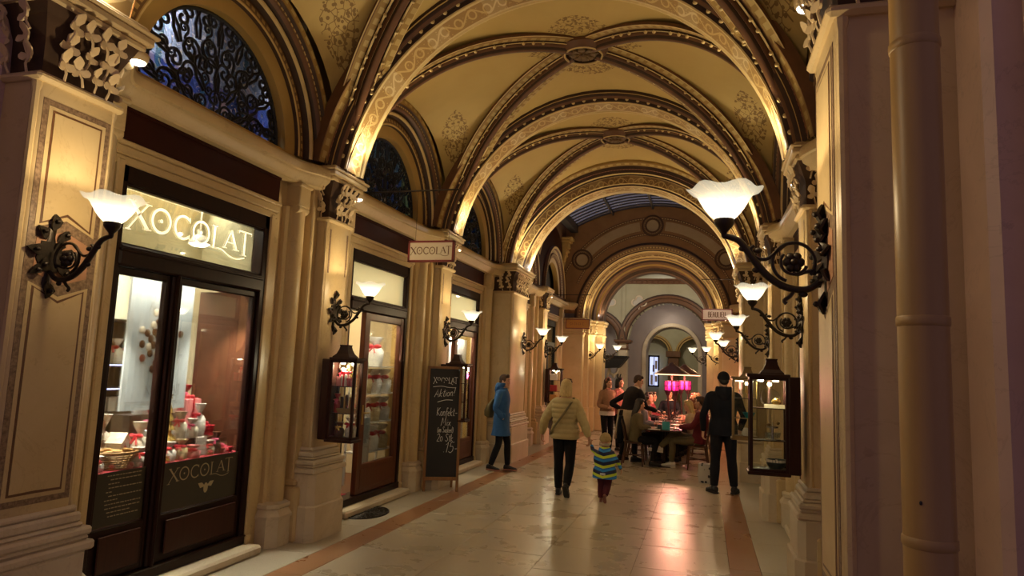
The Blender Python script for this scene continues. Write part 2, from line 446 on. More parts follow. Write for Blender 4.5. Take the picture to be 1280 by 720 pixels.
def st(name, me_or_b, mats=None, parent=None, smooth=None, loc=(0, 0, 0), label=None):
    o = me_or_b.build(name, mats, parent, loc, smooth)
    if parent is None: o['kind'] = 'structure'
    if label: o['label'] = label
    return o

# ------------------------------------------------------------------ floor: terrazzo slabs, two red stripes, margins
b = B(); b.box(-5.5, 5.5, -1, 44, -.3, -.006)
floor = st('floor', b, MAT['floor_joint'], label='speckled grey-brown terrazzo slab floor of the arcade with two red stripes')
def slab_mesh(name, w, l, m_):
    q = B(); g = .0018
    q.box(-w / 2 + g, w / 2 - g, -l / 2 + g, l / 2 - g, -.03, 0, 0, .003); return q.mesh(name, m_)
NX, Y0F, DY, NY = 4, .6, .89, 25
wx = 3.58 / NX
sm_ = slab_mesh('slab', wx, DY, MAT['floor_stone'])
for j in range(NY):
    for i in range(NX):
        off = .5 * DY if i % 2 else 0
        link('slab', sm_, floor, (-1.79 + wx * (i + .5), Y0F + DY * (j + .5) + off - .4, rnd.uniform(-.0012, .0004)))
ss = slab_mesh('stripe_slab', .29, 1.8, MAT['floor_stripe'])
ms = slab_mesh('margin_slab', .95, 1.2, MAT['floor_margin'])
for s in (-1, 1):
    for j in range(13): link('stripe_slab', ss, floor, (s * 1.935, .9 + 1.8 * j, rnd.uniform(-.001, 0)))
    for j in range(19): link('margin_slab', ms, floor, (s * 2.555, .6 + 1.2 * j, rnd.uniform(-.001, 0)))
b = B(); b.box(-5.4, 5.4, 22.85, 44, -.05, -.001); st('paving', b, MAT['floor_stone'], floor)

# ------------------------------------------------------------------ ceiling: groin vaults, ribs, arches, bosses
b = B(); b.box(-3.4, 3.4, 2.45, 14.45, 6.35, 6.6)
ceiling = st('ceiling', b, MAT['vault_paint'], label='ochre rib-vaulted ceiling with painted golden arches and bosses')

def zweb(x, y, H):
    a, c = min(1, abs(x) / WW), min(1, abs(y) / H)
    if a >= c:      # side cell: rises towards the wall arch
        return ZS + RISE * math.sqrt(max(0, 1 - c * c)) - DROP * (a * a - c * c)
    return ZS + RISE * math.sqrt(max(0, 1 - a * a))
def web(Yc, H):
    q = B(); n = 24
    for cell in range(4):
        grid = []
        for i in range(n + 1):
            lam = math.sin(i / n * PI / 2)
            row = []
            for j in range(n + 1):
                v = math.sin((j / n * 2 - 1) * PI / 2) * lam
                x, y = (v * WW, lam * H) if cell in (0, 2) else (lam * WW, v * H)
                if cell in (2, 3): x, y = -x, -y
                row.append((x, y + Yc, zweb(x, y, H)))
            grid.append(row)
        for i in range(n):
            for j in range(n):
                p = [grid[i][j], grid[i][j + 1], grid[i + 1][j + 1], grid[i + 1][j]]
                if cell in (0, 2): p.reverse()
                q.add(p, [(0, 1, 2, 3)], 0, [[(t[0], t[1] - Yc) for t in p]])
    return st('vault_web', q, MAT['vault_paint'], ceiling, 30)
RIB_M = ['moulding_brown', 'border_band', 'moulding_dark', 'gold_light']
def rib(Yc, H, sx, sy):
    q = B(); fr = []; n = 30; s_ = 0; prev = None
    side = Vector((sy * H, -sx * WW, 0)).normalized()
    for i in range(n + 1):
        lam = min(.990, math.sin((.045 + .955 * (i / n) * .93) * PI / 2)) if i else .06
        x, y = sx * WW * lam, sy * H * lam
        p = Vector((x, y + Yc, ZS + RISE * math.sqrt(max(0, 1 - lam * lam))))
        if prev is not None: s_ += (p - prev).length
        prev = p; fr.append([p, side, None, s_])
    for i in range(n + 1):
        t = (fr[min(i + 1, n)][0] - fr[max(i - 1, 0)][0]).normalized()
        nrm = side.cross(t)
        if nrm.z > 0: nrm = -nrm
        fr[i][2] = nrm
    half = [(.215, -.02), (.215, .016), (.205, .022), (.112, .03), (.108, .05), (.096, .055), (.086, .050), (.080, .030), (.068, .034), (.060, .070), (.050, .080), (.044, .075), (.036, .112), (.018, .126)]
    ms_ = [0, 3, 1, 2, 3, 3, 2, 2, 0, 0, 3, 2, 0]
    prof = [(-a, c) for a, c in half] + [(a, c) for a, c in reversed(half)]
    q.sweep(fr, prof, ms_ + [0] + ms_[::-1])
    o = st('diagonal_rib', q, [MAT[k] for k in RIB_M], ceiling, 45)
    # little carved leaves along both edges of the roll
    c = B(); L = fr[-1][3]; k = .18; d = 0.35
    while d < L - .3:
        i = next(t for t in range(n + 1) if fr[t][3] >= d)
        p, sd, nr, _ = fr[i]
        for e in (-1, 1):
            ctr = p + sd * (e * .10) + nr * .062
            c.ball(ctr, (.022, .022, .022), 6, 4)
        d += k
    if c.v:
        w_ = st('leaf_moulding', c, MAT['gold_light'], o, 60); w_['kind'] = 'stuff'
    return o
def boss(Yc):
    q = B(); z = ZS + RISE
    q.lathe([(.32, -.01), (.32, -.05), (.29, -.075), (.275, -.10), (.245, -.12), (.24, -.10)], 28, 0, (0, Yc, z), caps=False)
    q.lathe([(.0, -.03), (.235, -.03), (.24, -.10)], 28, 1, (0, Yc, z), caps=False)
    o = st('boss', q, [MAT['moulding_brown'], MAT['moulding_dark']], ceiling, 40)
    r_ = B(); r_.lathe([(.232, -.115), (.236, -.13), (.25, -.135), (.258, -.12)], 28, 0, (0, Yc, z), caps=False)
    st('boss_rim', r_, MAT['gold_light'], o, 60)
    lf = B()
    for k in range(8):
        a = k * PI / 4; ca, sa = math.cos(a), math.sin(a)
        pts = [(0.03, 0), (.08, .045), (.15, .05), (.205, 0), (.15, -.05), (.08, -.045)]
        ring0 = [(ca * x - sa * y, Yc + sa * x + ca * y, z - .055 - .05 * math.sin(x * 14)) for x, y in pts]
        ring1 = [(p[0], p[1], p[2] - .025) for p in ring0]
        lf.loft([ring1, ring0])
    lf.ball((0, Yc, z - .10), (.045, .045, .045), 10, 6)
    st('boss_leaves', lf, MAT['boss_gold_shaded'], o)
    return o
ARCH_M = ['painted_frieze', 'gold_light', 'moulding_dark', 'moulding_brown', 'gold_plain', 'border_band', 'red_bead']
def arch(Y, R, zs=ZS, hf=.17, front=None, back=None, a0=.0, n=48, name='transverse_arch'):
    """stepped painted arch; front/back: optional (b) heights by which the faces are carried further up"""
    half = [(hf, 0), (hf + .012, -.014), (hf + .03, -.014), (hf + .04, 0), (hf + .045, .045), (hf + .06, .05), (hf + .085, .035), (hf + .115, .06), (hf + .125, .10),
            (hf + .14, .105), (hf + .145, .15), (hf + .16, .16), (hf + .27, .185), (hf + .275, .30)]
    hm = [1, 1, 1, 2, 2, 3, 3, 2, 4, 2, 6, 5, 3]
    q = B()
    pr = [(-a, c) for a, c in reversed(half)] + half
    q.sweep(arc_frames(0, zs, Y, R, a0, PI - a0, n), pr, hm[::-1] + [0] + hm)
    o = st(name, q, [MAT[k] for k in ARCH_M], ceiling, 40)
    c = B(); L = PI * R; m_ = int(L / .16)
    for k in range(1, m_):
        t = PI * k / m_
        if t < a0 + .05 or t > PI - a0 - .05: continue
        d = Vector((math.cos(t), 0, math.sin(t)))
        for e in (-1, 1):
            ctr = Vector((0, Y + e * (hf + .07), zs)) + d * (R + .035)
            c.ball(ctr, (.026, .018, .026), 6, 4)
    w_ = st('leaf_moulding', c, MAT['gold_light'], o, 60); w_['kind'] = 'stuff'
    return o
for (Yc, H) in BAYS:
    web(Yc, H)
    for sx in (-1, 1):
        for sy in (-1, 1): rib(Yc, H, sx, sy)
    boss(Yc)
arch(6.64, RA, a0=R_(8.8)); arch(10.0, RA, a0=R_(8.8))

def ringarch(Y, steps, mats, name, zs=ZS, n=48, parent=None, smooth=40, a0=0.):
    """steps: profile [(y, R)] of a whole stepped arch"""
    q = B(); prof = [(y, r - 2.0) for y, r in steps]
    q.sweep(arc_frames(0, zs, Y, 2.0, a0, PI - a0, n), prof, [ARCH_M2.index(k) for k in mats])
    return st(name, q, [MAT[k] for k in ARCH_M2], parent or ceiling, smooth)
ARCH_M2 = ['painted_frieze', 'gold_light', 'moulding_dark', 'moulding_brown', 'gold_plain', 'border_band', 'red_bead', 'carved_frieze', 'bead_band', 'egg_band', 'wall_warm', 'plaster_grey', 'stone', 'gold_band']
# arch over the two entrance piers
ringarch(3.1, [(-.5, 2.75), (-.5, 2.30), (-.36, 2.26), (-.34, 2.10), (-.17, 2.08), (-.15, 2.06), (.17, 2.06), (.19, 2.08), (.20, 2.16), (.28, 2.18), (.30, 2.30), (.40, 2.33), (.42, 2.75)],
         ['stone', 'stone', 'moulding_brown', 'gold_plain', 'gold_light', 'painted_frieze', 'gold_light', 'moulding_dark', 'moulding_brown', 'moulding_dark', 'border_band', 'gold_plain'], 'entrance_arch', 3.62, a0=R_(9))
# thick arch between the vaults and the glass-roofed court
A3, R3, Z3 = 13.75, 2.15, 3.46
ringarch(A3, [(-.62, 2.80), (-.62, 2.54), (-.50, 2.50), (-.48, 2.44), (-.44, 2.44), (-.42, 2.38), (-.36, 2.37), (-.33, 2.40), (-.30, 2.36), (-.29, 2.20), (-.25, 2.19), (-.24, 2.155),
             (-.20, 2.15), (.30, 2.15), (.33, 2.19), (.36, 2.20), (.38, 2.34), (.55, 2.36), (.56, 2.80)],
         ['gold_plain', 'border_band', 'moulding_dark', 'red_bead', 'moulding_dark', 'gold_light', 'moulding_brown', 'moulding_dark', 'carved_frieze', 'gold_light', 'moulding_dark', 'gold_light',
          'painted_frieze', 'gold_light', 'moulding_brown', 'carved_frieze', 'moulding_brown', 'gold_plain'], 'court_arch', Z3, a0=R_(13))

# ------------------------------------------------------------------ side walls
walls = {}
for s, nm in ((-1, 'left'), (1, 'right')):
    b = B(s)
    for (y0, y1) in ((2.62, 3.62), (6.18, 7.06), (9.56, 10.44), (12.9, 14.55)):
        b.box(2.74, 3.1, y0, y1, 0, 6.3)
    b.box(2.74, 3.1, 14.5, 20.9, 3.45, 3.95); b.box(2.74, 3.1, 14.5, 20.9, 5.0, 6.4)
    for (y0, y1) in ((16.6, 17.4), (20.2, 20.9)): b.box(2.74, 3.1, y0, y1, 0, 6.4)
    for (Yc, H) in BAYS: b.box(2.74, 3.1, Yc - 1.4, Yc + 1.4, 3.28, 3.94); b.box(2.80, 3.1, Yc - 1.4, Yc + 1.4, 5.25, 6.3)
    walls[s] = st('wall_' + nm, b, MAT['gold_plain'], label='cream stone and gold painted arcade wall on the %s side' % nm)

def leaf_mesh(k):
    """a curled broad-lobed leaf standing on its stalk, facing -u"""
    q = B(); r_ = random.Random(k); rim = []
    for a, L in ((-28, .85), (90, 1.12), (208, .85)):
        for da, rr in ((-46, .42), (-34, .80), (-14, 1.0), (0, 1.08), (14, 1.0), (34, .80), (46, .42)):
            t = R_(a + da * .98); rad = .072 * rr * L * (1 + r_.uniform(-.07, .07))
            rim.append((math.cos(t) * rad, math.sin(t) * rad + .005, rr))
    vs_ = [(-.020, 0, .008)]
    for y, z, rr in rim: vs_.append((-.020 - .06 * max(0, rr - .45) * (.6 + 5 * z), y, z))
    n = len(rim); fs = [(0, i + 1, (i + 1) % n + 1) for i in range(n)]
    bk = len(vs_); vs_ += [(x + .014, y * .92, z * .92) for x, y, z in vs_]
    fs += [(bk, bk + (i + 1) % n + 1, bk + i + 1) for i in range(n)]
    for i in range(n): j = (i + 1) % n; fs.append((i + 1, bk + i + 1, bk + j + 1, j + 1))
    q.add(vs_, fs)
    q.tube([(-.012, 0, .0), (-.02, .004, -.05), (0, .008, -.10)], [.007, .008, .009], 5)
    return q
LEAF = {s: [None] * 3 for s in (-1, 1)}
for s in (-1, 1):
    for k in range(3):
        q = leaf_mesh(k); q2 = B(s); q2.add(q.v, q.f); LEAF[s][k] = q2.mesh('capital_leaf', MAT['capital_leaf'], 50)

PIL_CACHE = {}
def pilaster(s, Y, u0, hw=.235, depth=.42, wide_ped=False, rich=True, inlay=False):
    key = (s, u0, hw, depth, inlay)
    def part(name, fn, mats, parent, smooth=None):
        k2 = key + (name,)
        if k2 not in PIL_CACHE:
            q = B(s); fn(q); PIL_CACHE[k2] = q.mesh(name, mats, smooth)
        return link(name, PIL_CACHE[k2], parent, (0, Y, 0) if parent is walls[s] else (0, 0, 0))
    def shaft(q):
        c = .035; x0, x1 = u0, u0 + depth
        poly = [(x0, -hw + c), (x0, hw - c), (x0 + c * .4, hw - c * .4), (x0 + c, hw), (x1, hw), (x1, -hw), (x0 + c, -hw), (x0 + c * .4, -hw + c * .4)]
        q.prism(poly, 'z', .84, 3.40)
        for e in (-1, 1): q.lathe([(.030, .94), (.022, .98), (.022, 3.3), (.03, 3.33), (.03, 3.36)], 8, 0, (x0 + .03, e * (hw - .01), 0))
    p = part('pilaster', shaft, MAT['stone'], walls[s], 35)
    if u0 > 2.3: part('backing_pier', lambda q: (q.box(u0 + .13, u0 + .36, -hw - .11, hw + .11, 0, 3.74, 0, .012), q.box(u0 + .05, u0 + .36, -hw - .15, hw + .15, 0, .55, 0, .02), q.box(u0 + .09, u0 + .36, -hw - .13, hw + .13, .55, .62, 0, .02)), MAT['stone'], p)
    def ped(q):
        for (z0, z1, g, c) in ((0, .36, .115, .07), (.36, .68, .09, .06)):
            x0, h2 = u0 - g, hw + g
            poly = [(x0, -h2 + c), (x0, h2 - c), (x0 + c, h2), (u0 + depth, h2), (u0 + depth, -h2), (x0 + c, -h2)]
            q.prism(poly, 'z', z0, z1 - .012)
            sh = [(a + (.012 if a < u0 + depth - .01 else 0), y * .97) for a, y in poly]
            q.loft([[(a, y, z1 - .012) for a, y in poly], [(a, y, z1) for a, y in sh]])
    part('pedestal', ped, MAT['stone_pale'], p)
    def base(q):
        for (z0, z1, g) in ((.68, .735, .10), (.735, .765, .075), (.765, .815, .085), (.815, .84, .05), (.84, .90, .04), (.90, .94, .022)):
            q.box(u0 - g, u0 + depth, -hw - g, hw + g, z0, z1, 0, .014)
    part('base_moulding', base, MAT['stone_pale'], p)
    # stone intarsia on the shaft's face
    def chev(w, z0, zc0, z1, zc1): return [(-w, z0), (0, zc0), (w, z0), (w, z1), (0, zc1), (-w, z1)]
    def plate(q, poly, t, mi):
        q.prism([(y, z) for y, z in poly], 'x', u0 - t, u0 + .002, mi)
    a = hw - .035
    if inlay:
        part('inlay_border', lambda q: (plate(q, [(-a, .99), (a, .99), (a, 3.27), (-a, 3.27)], .0025, 0),
                                        plate(q, [(-a + .055, 2.28), (0, 2.22), (a - .055, 2.28), (a - .055, 2.475), (0, 2.535), (-a + .055, 2.475)], .005, 1)),
             [MAT['inlay_granite'], MAT['inlay_pink']], p)
        for nm, za, zac, zb, zbc in (('upper_inlay', 2.53, 2.60, 3.235, 3.235), ('lower_inlay', 1.025, 1.025, 2.225, 2.155)):
            def lay(q, za=za, zac=zac, zb=zb, zbc=zbc):
                plate(q, chev(a - .035, za, zac, zb, zbc), .005, 0)
                plate(q, chev(a - .060, za + .022, zac + .024, zb - .022, zbc - .024 if zbc != zb else zb - .022), .007, 1)
                plate(q, chev(a - .073, za + .036, zac + .040, zb - .034, zbc - .040 if zbc != zb else zb - .034), .009, 0)
            part(nm, lay, [MAT['stone'], MAT['inlay_brown']], p)
    else:
        part('inlay_strips', lambda q: [q.box(u0 - .003, u0 + .002, e * (hw - .055) - .014, e * (hw - .055) + .014, 2.80, 3.28) for e in (-1, 1)], MAT['inlay_granite'], p)
    def cap(q):
        def rg(z, g): return [(u0 - g, -hw - g, z), (u0 - g, hw + g, z), (u0 + depth, hw + g, z), (u0 + depth, -hw - g, z)]
        q.loft([[(x, y, z) for x, y, z in rg(z, g)] for z, g in ((3.40, -.02), (3.62, -.01), (3.74, .035), (3.82, .075))], 0)
        q.box(u0 - .035, u0 + depth, -hw - .035, hw + .035, 3.355, 3.405, 1, .018)
        for z0, z1, g, gy in ((3.80, 3.845, .085, .10), (3.845, 3.90, .115, .135), (3.90, 3.925, .135, .16)):
            q.box(u0 - g, u0 + depth, -hw - gy, hw + gy, z0, z1, 1, .012)
        q.box(u0 - .10, u0 + depth, -hw - .10, hw + .10, 3.925, 3.965, 1, .03)
    part('capital', cap, [MAT['capital_ground'], MAT['stone']], p)
    # leaves on the front and both sides of the capital
    spots = []
    for r_, (z, cols) in enumerate(((3.49, 4), (3.605, 3), (3.715, 4))):
        cols = max(cols, int(round(cols * hw / .27)))
        for i in range(cols):
            y = (-hw + .05) + (2 * hw - .10) * (i + .5) / cols
            spots.append((u0 - .022 - (.045 if r_ == 2 else .0), y, z, 0))
    for e in (-1, 1):
        for r_, z in enumerate((3.49, 3.61, 3.725)):
            for i in range(2):
                spots.append((u0 + .07 + .17 * i + (.04 if r_ == 1 else 0), e * (hw + .015 + (.04 if r_ == 2 else 0)), z, e))
    if rich:
        lr = random.Random(5)
        for i, (u, y, z, e) in enumerate(spots):
            ang = {0: 0, 1: -PI / 2, -1: PI / 2}[e] * s
            o = link('capital_leaf', LEAF[s][i % 3], p, (s * u, y, z), (s * lr.uniform(-.45, .45) * 0 + lr.uniform(-.35, .35), 0, ang + lr.uniform(-.3, .3)), (lr.uniform(.80, 1.0),) * 3)
    # small uplight on the far corner
    def lampb(q):
        q.lathe([(.05, 0), (.062, .02), (.062, .05), (.055, .06)], 14, 0, (u0 - .02, hw + .10, 3.745))
        q.ball((u0 - .02, hw + .10, 3.745), (.048, .048, .022), 12, 6, 1)
    part('spotlight', lampb, [MAT['stone'], MAT['lamp_white']], p, 40)
    return p

def jamb(s, Y, u=2.66):
    """engaged half-round pier with a flared foot and a bracket under the cornice"""
    q = B(s)
    poly = [(u + .08, -.155), (u, -.155), (u - .02, -.13), (u - .02, -.10)]
    for i in range(9):
        t = -PI / 2 + PI * i / 8; poly.append((u - .03 - .085 * math.cos(t), .088 * math.sin(t)))
    poly += [(u - .02, .10), (u - .02, .13), (u, .155), (u + .08, .155)]
    q.prism(poly[::-1], 'z', .40, 3.44)
    k = ('jamb', s)
    o = st('jamb_pier', q, MAT['stone'], walls[s], 35, (0, Y, 0))
    q = B(s)
    def oct_(g): return [(u + .08, -.17 - g), (u - .06 - g, -.17 - g), (u - .14 - g, -.09 - g * .5), (u - .14 - g, .09 + g * .5), (u - .06 - g, .17 + g), (u + .08, .17 + g)]
    q.loft([[(a, y, z) for a, y in oct_(g)][::-1] for z, g in ((0, .02), (.27, .02), (.275, .035), (.30, .035), (.36, -.005), (.375, .01), (.41, .01), (.43, -.03))])
    st('jamb_foot', q, MAT['stone_pale'], o)
    q = B(s)
    q.box(u - .12, u + .08, -.10, .10, 3.45, 3.70, 0, .01)
    q.box(u - .14, u + .08, -.115, .115, 3.66, 3.70, 0, .01)
    q.tube([(u - .07, -.09, 3.43), (u - .07, .09, 3.43)], .05, 10); q.tube([(u - .05, -.07, 3.36), (u - .05, .07, 3.36)], .028, 8)
    st('bracket', q, MAT['stone'], o, 40)
    return o

CORN = [(.16, 3.685), (.06, 3.70), (.05, 3.73), (.00, 3.77), (-.01, 3.80), (-.035, 3.81), (-.045, 3.87), (-.03, 3.90), (.0, 3.915), (.30, 3.93)]
def cornice(s, y0, y1, ub=2.52, ue0=2.38, ue1=2.38, c0=True, c1=True):
    """moulded shelf that swings out to the capitals at its ends"""
    path = []
    def curve(ya, yb, ua, ub_, n=8):
        return [(ua + (ub_ - ua) * (.5 - .5 * math.cos(PI * i / n)), ya + (yb - ya) * i / n) for i in range(n + 1)]
    L = .46
    path += curve(y0, y0 + L, ue0, ub) if c0 else [(ub, y0)]
    path += curve(y1 - L, y1, ub, ue1) if c1 else [(ub, y1)]
    fr = []; d = 0
    for i, (u, y) in enumerate(path):
        if i: d += math.hypot(u - path[i - 1][0], y - path[i - 1][1])
        fr.append((Vector((u, y, 0)), Vector((1, 0, 0)), Vector((0, 0, 1)), d))
    q = B(s); q.sweep(fr, [(a, z) for a, z in CORN], 0)
    return st('cornice', q, MAT['stone'], walls[s], 40)

def scroll_pts(turns, r0, cx, cz, a0, sgn, n=22):
    out = []
    for i in range(n + 1):
        t = i / n; r = r0 * (1 - .86 * t); a = a0 + sgn * turns * 2 * PI * t
        out.append((0, cx + r * math.cos(a), cz + r * math.sin(a)))
    return out
SCR = {}
def scroll(kind):
    if kind in SCR: return SCR[kind]
    q = B()
    if kind == 'scroll_pair':
        for e in (-1, 1):
            q.tube([(0, e * .01, -.10), (0, e * .02, -.02)] + [(0, e * (.065 - p[1]), p[2] + .03) for p in scroll_pts(1.3, .062, 0, 0, 0, 1)], .0105, 5)
        q.ball((0, 0, .09), (.012, .022, .04), 6, 4)
    elif kind == 'scroll':
        q.tube([(0, .0, -.11), (0, .05, -.06)] + [(0, p[1] - .005, p[2]) for p in scroll_pts(1.5, .066, 0, 0, 0, 1)], .0105, 5)
    else:
        q.tube([(0, p[1], p[2]) for p in scroll_pts(1.4, .05, 0, .05, -PI / 2, 1)], .0105, 5)
        q.tube([(0, -p[1], -p[2]) for p in scroll_pts(1.4, .05, 0, .05, -PI / 2, 1)], .0105, 5)
    SCR[kind] = q.mesh(kind, MAT['iron_black'], 60); return SCR[kind]

WIN = [0]
def lunette(s, Yc, H, r0=.95, u=2.64, zc=3.98, room=None, ring_h=1.42):
    mats = ['gold_plain', 'egg_band', 'moulding_brown', 'gold_light', 'moulding_dark', 'border_band', 'bead_band', 'gold_band']
    prof = [(r0, u + .14), (r0, u), (r0 + .02, u - .01), (r0 + .15, u - .015), (r0 + .155, u - .055), (r0 + .175, u - .06), (r0 + .255, u - .045), (r0 + .26, u - .03), (r0 + .285, u - .03), (r0 + .29, u - .10),
            (r0 + .305, u - .125), (r0 + .325, u - .125), (r0 + .335, u - .10), (r0 + .355, u - .10), (r0 + .36, u - .15), (r0 + .385, u - .18), (r0 + .42, u - .185), (r0 + .43, u - .22), (r0 + .51, u - .225), (r0 + .60, u - .1)]
    mm = [0, 0, 0, 4, 3, 1, 3, 2, 4, 3, 3, 4, 2, 4, 2, 6, 4, 5, 7]
    prof = [(r * min(1, (H - .02) / 1.62) if r > r0 + .3 else r, q_) for r, q_ in prof]
    q = B(s); q.sweep(side_arc_frames(0, Yc, zc, 0, PI, 40), prof, mm)
    q.sweep([(Vector((0, Yc - 1.66, 0)), Vector((0, 0, 1)), Vector((1, 0, 0)), 0), (Vector((0, Yc + 1.66, 0)), Vector((0, 0, 1)), Vector((1, 0, 0)), 3.3)], [(3.92, u + .14), (3.97, u + .14), (3.985, u - .02), (3.94, u - .04)], 0)
    o = st('wall_arch', q, [MAT[k] for k in mats], walls[s], 40)
    # flat gold spandrel behind the mouldings
    # the window itself: iron grille before a dark pane
    WIN[0] += 1
    w = empty('window_%d' % WIN[0], (s * (u + .10), Yc, zc)); w['kind'] = 'structure'
    w['label'] = 'half-round window with black wrought-iron scroll grille'
    q = B(); q.prism([(0, 0)] + [(r0 * math.cos(PI * i / 24), r0 * math.sin(PI * i / 24)) for i in range(25)], 'x', .055 * s, .06 * s)
    q.build('pane', MAT['lunette_glass'], w)
    q = B(); fr_r = [(0, (r0 - .015) * math.cos(PI * i / 28), (r0 - .015) * math.sin(PI * i / 28)) for i in range(29)]
    q.tube(fr_r, .022, 6); q.tube([(0, -r0, .02), (0, r0, .02)], .022, 6)
    q.tube([(0, 0, 0), (0, 0, r0)], .011, 5)
    q.build('grille_frame', MAT['iron_black'], w, smooth=60)
    lr = random.Random(3)
    for rr, n_, kind, sc in ((.83, 9, 'scroll_pair', 1.55), (.60, 8, 'scroll', 1.55), (.40, 5, 'scroll_pair', 1.5), (.18, 3, 'scroll', 1.25), (.72, 8, 's_scroll', 1.15), (.30, 4, 's_scroll', 1.1)):
        for i in range(n_):
            a = PI * (i + .5) / n_
            link(kind, scroll(kind), w, (0, rr * math.cos(a), rr * math.sin(a)), (a - PI / 2 + lr.uniform(-.25, .25) + (0 if i % 2 else .6 * (kind == 'scroll')), 0, 0), (sc, sc * (1 if i % 2 or kind != 'scroll' else -1), sc))
    return w

# mezzanine rooms behind the lunettes
def mezz(s, Yc, cool):
    q = B(s); q.box(3.25, 3.3, Yc - 1.3, Yc + 1.3, 3.9, 5.4)
    q.box(2.80, 3.3, Yc - 1.32, Yc - 1.27, 3.9, 5.4); q.box(2.80, 3.3, Yc + 1.27, Yc + 1.32, 3.9, 5.4)
    q.box(2.80, 3.3, Yc - 1.3, Yc + 1.3, 5.35, 5.4); q.box(2.80, 3.3, Yc - 1.3, Yc + 1.3, 3.9, 3.93)
    o = st('mezzanine', q, MAT['mezz_wall'], walls[s])
    if cool: light('mezzanine_light', 'AREA', (s * 2.98, Yc - .55, 5.3), cool[0], cool[1], .3, (0, 0, 0), sizey=.9)
def mezz_mat():
    m_, nt, b = nodes('mezz_wall'); sp = N(nt, 'ShaderNodeSeparateXYZ'); nt.links.new(coord(nt), sp.inputs[0])
    k = mth(nt, 'LESS_THAN', mth(nt, 'ADD', sp.outputs[2], mth(nt, 'MULTIPLY', sp.outputs[1], -.06)), 4.25)
    k2 = mth(nt, 'LESS_THAN', mth(nt, 'FRACT', mth(nt, 'MULTIPLY', sp.outputs[1], 1.7)), .12)
    c = mixc(nt, k, (.62, .62, .66), (.10, .14, .42)); c = mixc(nt, mth(nt, 'MULTIPLY', k2, .7), c, (.05, .22, .22))
    nt.links.new(c, b.inputs['Base Color'])
mezz_mat()

# pilasters, jamb piers, cornices, fascias, wall arches
for s in (-1, 1):
    for k in (0, 1, 2):
        Y = PIL[(s, k)]
        pilaster(s, Y, 2.06 if k == 0 else 2.40, .26 if k == 0 else .235, .72 if k == 0 else .42, inlay=k == 0)
    pilaster(s, 13.72, 2.20, .60, .6)
    pilaster(s, 17.0, 2.40)
    for yj in (3.72, 6.15, 7.13, 9.50, 10.50, 12.82): jamb(s, yj)
    for yj in (14.95, 16.35, 17.65, 19.9): jamb(s, yj)
    cornice(s, 3.40, 6.34, ue0=2.20); cornice(s, 6.90, 9.72); cornice(s, 10.28, 13.12); cornice(s, 14.3, 16.72, ue0=2.3); cornice(s, 17.28, 20.5, ue1=2.25)
    for y0, y1 in (((3.90 if s < 0 else 3.98), 5.84), (7.38, 9.24), (10.70, 12.54), (15.1, 16.2), (17.8, 19.75)):
        b = B(s); b.box(2.645, 2.75, y0, y1, 3.44, 3.69)
        b.box(2.632, 2.66, y0, y1, 3.665, 3.69); st('fascia', b, MAT['fascia_red'], walls[s])
        b = B(s)
        for z0, z1, u in ((3.265, 3.33, 2.67), (3.33, 3.40, 2.65), (3.40, 3.435, 2.625)): b.box(u, 2.76, y0 - .04, y1 + .04, z0, z1, 0, .008)
        for e, ye in ((-1, y0), (1, y1)):
            b.box(2.66, 2.80, ye, ye + e * -.07, .10, 3.30, 0, .01); b.box(2.64, 2.80, ye, ye + e * -.085, 0, .16, 0, .01)
        st('door_surround', b, MAT['stone'], walls[s])
        # flat wall between surround and pilaster
    b = B(s)
    for y0, y1 in ((3.3, 3.90 if s < 0 else 3.98), (5.84, 6.45), (6.80, 7.38), (9.24, 9.82), (10.18, 10.70), (12.54, 13.2), (14.3, 15.1), (16.2, 16.75), (17.25, 17.8), (19.75, 20.9)):
        b.box(2.70, 2.86, y0, y1, 0, 3.70)
    st('wall_panel', b, MAT['stone'], walls[s])
    b = B(s)
    for y0, y1 in ((3.2, 3.72), (6.10, 7.14), (9.50, 10.44), (12.8, 13.2)): b.box(2.655, 2.80, y0, y1, 3.9, 6.2)
    st('wall_backing', b, MAT['gold_plain'], walls[s])
    for i, (Yc, H) in enumerate(BAYS):
        lunette(s, Yc, H); mezz(s, Yc, [(650, (.88, .88, 1.0)), (170.0, (.45, .88, 1.0)), (60.0, (.3, .85, .8))][i])

